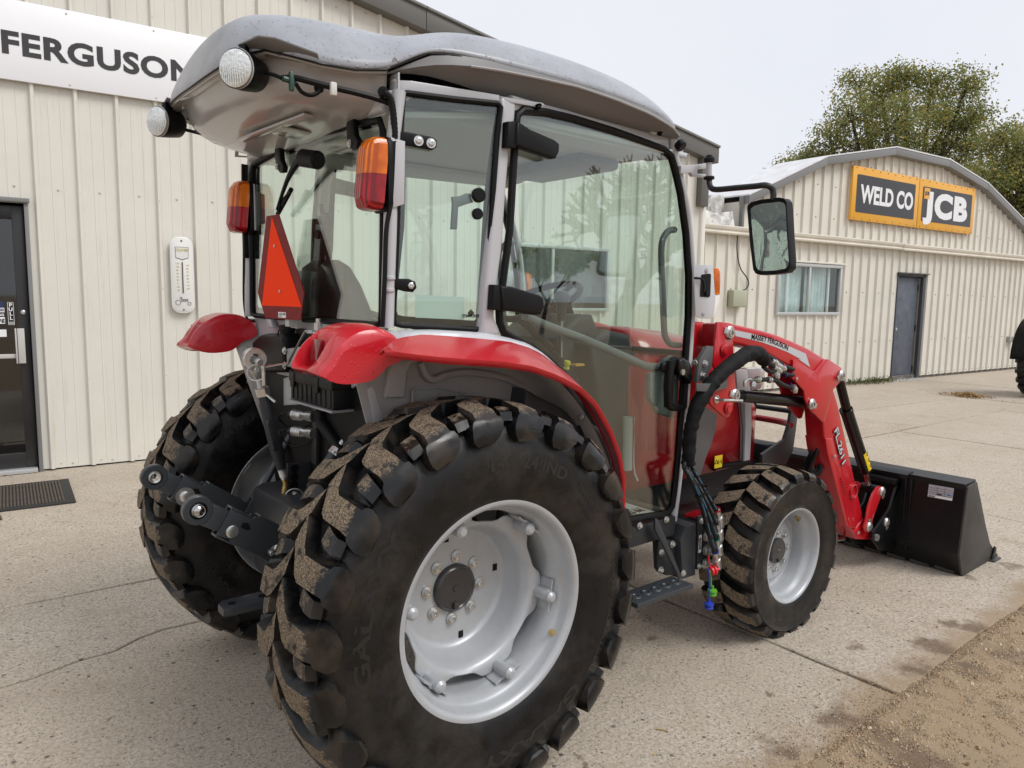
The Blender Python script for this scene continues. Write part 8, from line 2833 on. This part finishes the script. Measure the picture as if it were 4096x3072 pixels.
def tree(loc, height, spread, seed, label, leaves=9000, leaf=.10, bare=False, trunk_h=.28, name='leafy_tree', group=None, depth=5, asym=(0, 0), sg=.04, thick=1.0):
    q = random.Random(seed)
    root = empty(name, loc)
    tag(root, label, 'tree', group)
    bm = nb()
    tips = []
    def grow(p, d, L, r, lv):
        n = 3
        pts = [p]
        dd = d.copy()
        for i in range(n):
            dd = (dd + Vector((q.gauss(0, .16), q.gauss(0, .16), q.gauss(0, .08) + .05))).normalized()
            pts.append(pts[-1] + dd * L / n)
        tube(bm, pts, [r, r * .88, r * .76, r * .62], 6 if lv < 2 else 4)
        if lv >= depth:
            tips.append((pts[-1], dd)); return
        if lv >= depth - 2: tips.append((pts[-1], dd)); tips.append((pts[1], dd))
        k = q.choice([2, 3, 3]) if lv < depth - 1 else q.choice([2, 3])
        for i in range(k):
            a = 2 * math.pi * (i + q.uniform(-.25, .25)) / k
            _, u, v = basis(dd)
            sp = q.uniform(.35, .75) * spread
            nd = (dd + (u * math.cos(a) + v * math.sin(a)) * sp + Vector((asym[0], asym[1], 0)) * .1).normalized()
            start = pts[-1] if i < 2 else pts[2]
            grow(start, nd, L * q.uniform(.62, .84), r * (.60 if not bare else .70), lv + 1)
    grow(Vector((0, 0, 0)), Vector((0, 0, 1)), height * trunk_h, height * .024 * thick, 0)
    zmax = max(p.z for p, _ in tips)
    k = height / zmax
    for v in bm.verts: v.co *= k
    tips = [(p * k, d) for p, d in tips]
    O('trunk', bm, BARK, root, smooth=60)
    if bare: return root
    bm = nb()
    per = leaves // len(tips)
    for p, d in tips:
        cm = q.random()
        sig = height * sg
        for i in range(per):
            c = p + Vector((q.gauss(0, sig), q.gauss(0, sig), q.gauss(0, sig * .8)))
            s = leaf * q.uniform(.6, 1.25)
            d1 = Vector((q.gauss(0, 1), q.gauss(0, 1), q.gauss(-.4, .8))).normalized()
            d2 = d1.cross(Vector((q.gauss(0, 1), q.gauss(0, 1), q.gauss(0, 1)))).normalized()
            f = bm.faces.new([bm.verts.new(c - d1 * s * .5), bm.verts.new(c + d2 * s * .36), bm.verts.new(c + d1 * s * .55), bm.verts.new(c - d2 * s * .36)])
            r_ = q.random() + (cm - .5) * .35
            f.material_index = 2 if r_ < .18 else 0 if r_ < .55 else 1 if r_ < .88 else 3 if r_ < .985 else 4
    cr_ = O('crown', bm, LEAFM, root, smooth=0)
    cr_['kind'] = 'stuff'
    return root


def along(k, x, y, dist):
    d = ray(k, x, y)
    d2 = d / math.hypot(d.x, d.y)
    return CAM + d2 * dist


def lobed_tree(base, lobes, seed, label, group, per=120, leaf=.085, sig=.225, dens=4.6):
    """lobes: crown masses as (point, radius); limbs run from the trunk into each of them"""
    q = random.Random(seed)
    root = empty('leafy_tree', base)
    tag(root, label, 'tree', group)
    bt, bl = nb(), nb()
    B = Vector(base)
    zlow = min(c.z - r for c, r in lobes)
    fork = Vector((0, 0, max(1.5, zlow * .75)))
    tube(bt, [Vector((0, 0, 0)), fork * .5 + Vector((.1, .05, 0)), fork], [.42, .34, .30], 8)
    for c, r in lobes:
        c = c - B
        mid = fork.lerp(c, .5) + Vector((q.gauss(0, .3), q.gauss(0, .3), .4))
        tube(bt, [fork, mid, c], [.17, .11, .05], 6, sm=3)
        for k in range(int(dens * 4.2 * r * r) + 5):
            d = Vector((q.gauss(0, 1), q.gauss(0, 1), q.gauss(0, 1))).normalized()
            rr = r * (q.random() ** .42) * (1 + .30 * mnoise.noise(d * 2.2 + c))
            p = c + Vector((d.x * rr, d.y * rr, d.z * rr * .9))
            if q.random() < .45: tube(bt, [c.lerp(p, .15), c.lerp(p, .6) + Vector((0, 0, .12)), p], [.032, .02, .008], 4)
            up = d.z * .5 + .5
            for i in range(per):
                o_ = Vector((q.gauss(0, sig), q.gauss(0, sig), q.gauss(0, sig * .75)))
                x = p + o_
                s_ = leaf * q.uniform(.6, 1.3)
                d1 = Vector((q.gauss(0, 1), q.gauss(0, 1), q.gauss(-.5, .8))).normalized()
                d2 = d1.cross(Vector((q.gauss(0, 1), q.gauss(0, 1), q.gauss(0, 1)))).normalized()
                f = bl.faces.new([bl.verts.new(x - d1 * s_ * .5), bl.verts.new(x + d2 * s_ * .38), bl.verts.new(x + d1 * s_ * .55), bl.verts.new(x - d2 * s_ * .38)])
                u = q.random()
                f.material_index = 2 if u < .16 else 0 if u < .56 else 1 if u < .90 else 3 if u < .985 else 4
    O('trunk', bt, BARK, root, smooth=60)
    cr_ = O('crown', bl, LEAFM, root, smooth=0)
    cr_['kind'] = 'stuff'
    return root


def lobes_at(lst, dist, seed):
    q = random.Random(seed)
    k = 1.8517 / F_PX * dist
    out = []
    for x, y, r in lst:
        p = along('A', x, y, dist + q.uniform(-1.8, 1.8))
        out.append((p, r * k))
    return out


LB1 = lobes_at([(1955, 165, 38), (1905, 205, 48), (2010, 190, 48), (1855, 185, 28), (2085, 195, 40), (1840, 255, 52), (1935, 270, 75), (2045, 265, 65), (1795, 320, 50), (1735, 345, 30), (1700, 358, 20), (1870, 345, 70), (1985, 360, 75), (2090, 330, 60), (2105, 255, 32), (1950, 440, 80), (1790, 400, 60)], 33, 3)
p = along('A', 1955, 330, 33.0)
lobed_tree((p.x, p.y, 0), LB1, 5, 'tall cottonwood tree with yellowing leaves behind the arched roof', 'trees behind the buildings')
LB2 = lobes_at([(2165, 300, 34), (2205, 320, 42), (2190, 380, 60), (2230, 400, 70), (2130, 400, 50), (2180, 460, 60), (2250, 300, 40)], 31, 4)
p = along('A', 2200, 400, 31.0)
lobed_tree((p.x, p.y, 0), LB2, 6, 'lower olive tree at the right edge behind the arched roof', 'trees behind the buildings')
# trees across the yard, mirrored in the door glass
tree((19.2, -12.6, 0), 6.2, 1.0, 31, 'bare branched tree mirrored in the cab door glass', bare=True, name='bare_tree', depth=7, trunk_h=.22, thick=1.9)
tree((16.5, -20.5, 0), 4.6, 1.0, 44, 'leafy tree mirrored in the rear side glass', leaves=5000, leaf=.2, group='trees across the yard')
tree((23, -19, 0), 3.6, 1.0, 45, 'low bushy tree mirrored near the foot of the door glass', leaves=4000, leaf=.2, group='trees across the yard')

# ------------------------------------------------------------------ loose pieces of one kind become parts of their own
def split_loose(o, gap=.0015):
    me = o.data
    n = len(me.vertices)
    par = list(range(n))
    def find(a):
        while par[a] != a:
            par[a] = par[par[a]]; a = par[a]
        return a
    for e in me.edges:
        a, b = find(e.vertices[0]), find(e.vertices[1])
        if a != b: par[a] = b
    comp = {}
    for i in range(n): comp.setdefault(find(i), []).append(i)
    boxes = []
    for vs in comp.values():
        c = [me.vertices[i].co for i in vs]
        boxes.append([Vector((min(p[k] for p in c) - gap for k in range(3))), Vector((max(p[k] for p in c) + gap for k in range(3))), vs])
    merged = True
    while merged:
        merged = False
        for i in range(len(boxes)):
            for j in range(i + 1, len(boxes)):
                A, B = boxes[i], boxes[j]
                if all(A[0][k] <= B[1][k] and B[0][k] <= A[1][k] for k in range(3)):
                    boxes[i] = [Vector((min(A[0][k], B[0][k]) for k in range(3))), Vector((max(A[1][k], B[1][k]) for k in range(3))), A[2] + B[2]]
                    boxes.pop(j); merged = True; break
            if merged: break
    if len(boxes) < 2: return
    nm = o.name.split('.')[0]
    for k, (_, _, vs) in enumerate(boxes):
        keep = set(vs)
        bm = bmesh.new(); bm.from_mesh(me); bm.verts.ensure_lookup_table()
        bmesh.ops.delete(bm, geom=[v for v in bm.verts if v.index not in keep], context='VERTS')
        m2 = bpy.data.meshes.new(nm); bm.to_mesh(m2); bm.free()
        for m_ in me.materials: m2.materials.append(m_)
        if k == 0: first = m2
        else:
            c = o.copy(); c.data = m2; c.name = nm; col.objects.link(c)
    o.data = first


SPLIT = {'sill_bolt', 'bracket_bolt', 'plate_bolt', 'hinge_plate', 'roof_bracket', 'rear_hinge', 'hinge_screw', 'hinge_bolt', 'latch_knob', 'weld_boss', 'square_hole', 'mounting_screw', 'worn_skid',
         'wall_panel', 'side_wall', 'room_shell', 'grip_ring', 'box_rib', 'box_latch', 'emblem_screw', 'bracket_hole', 'drawbar_hole', 'arm_bolt', 'sight_hole', 'hose_fitting', 'frame_brace', 'roof_bolt',
         'hinge', 'board', 'window_post', 'hinge_knuckle', 'side_rail', 'cable_connector', 'cable_grommet', 'front_axle', 'gutter', 'rocker_arm', 'gusset_plate', 'mount_ear', 'gas_strut', 'cross_rail', 'wiper_blade', 'link_bar', 'corner_cable'}
for o in [x for x in bpy.data.objects if x.type == 'MESH' and x.parent and x.name.split('.')[0] in SPLIT]:
    if not o.children: split_loose(o)
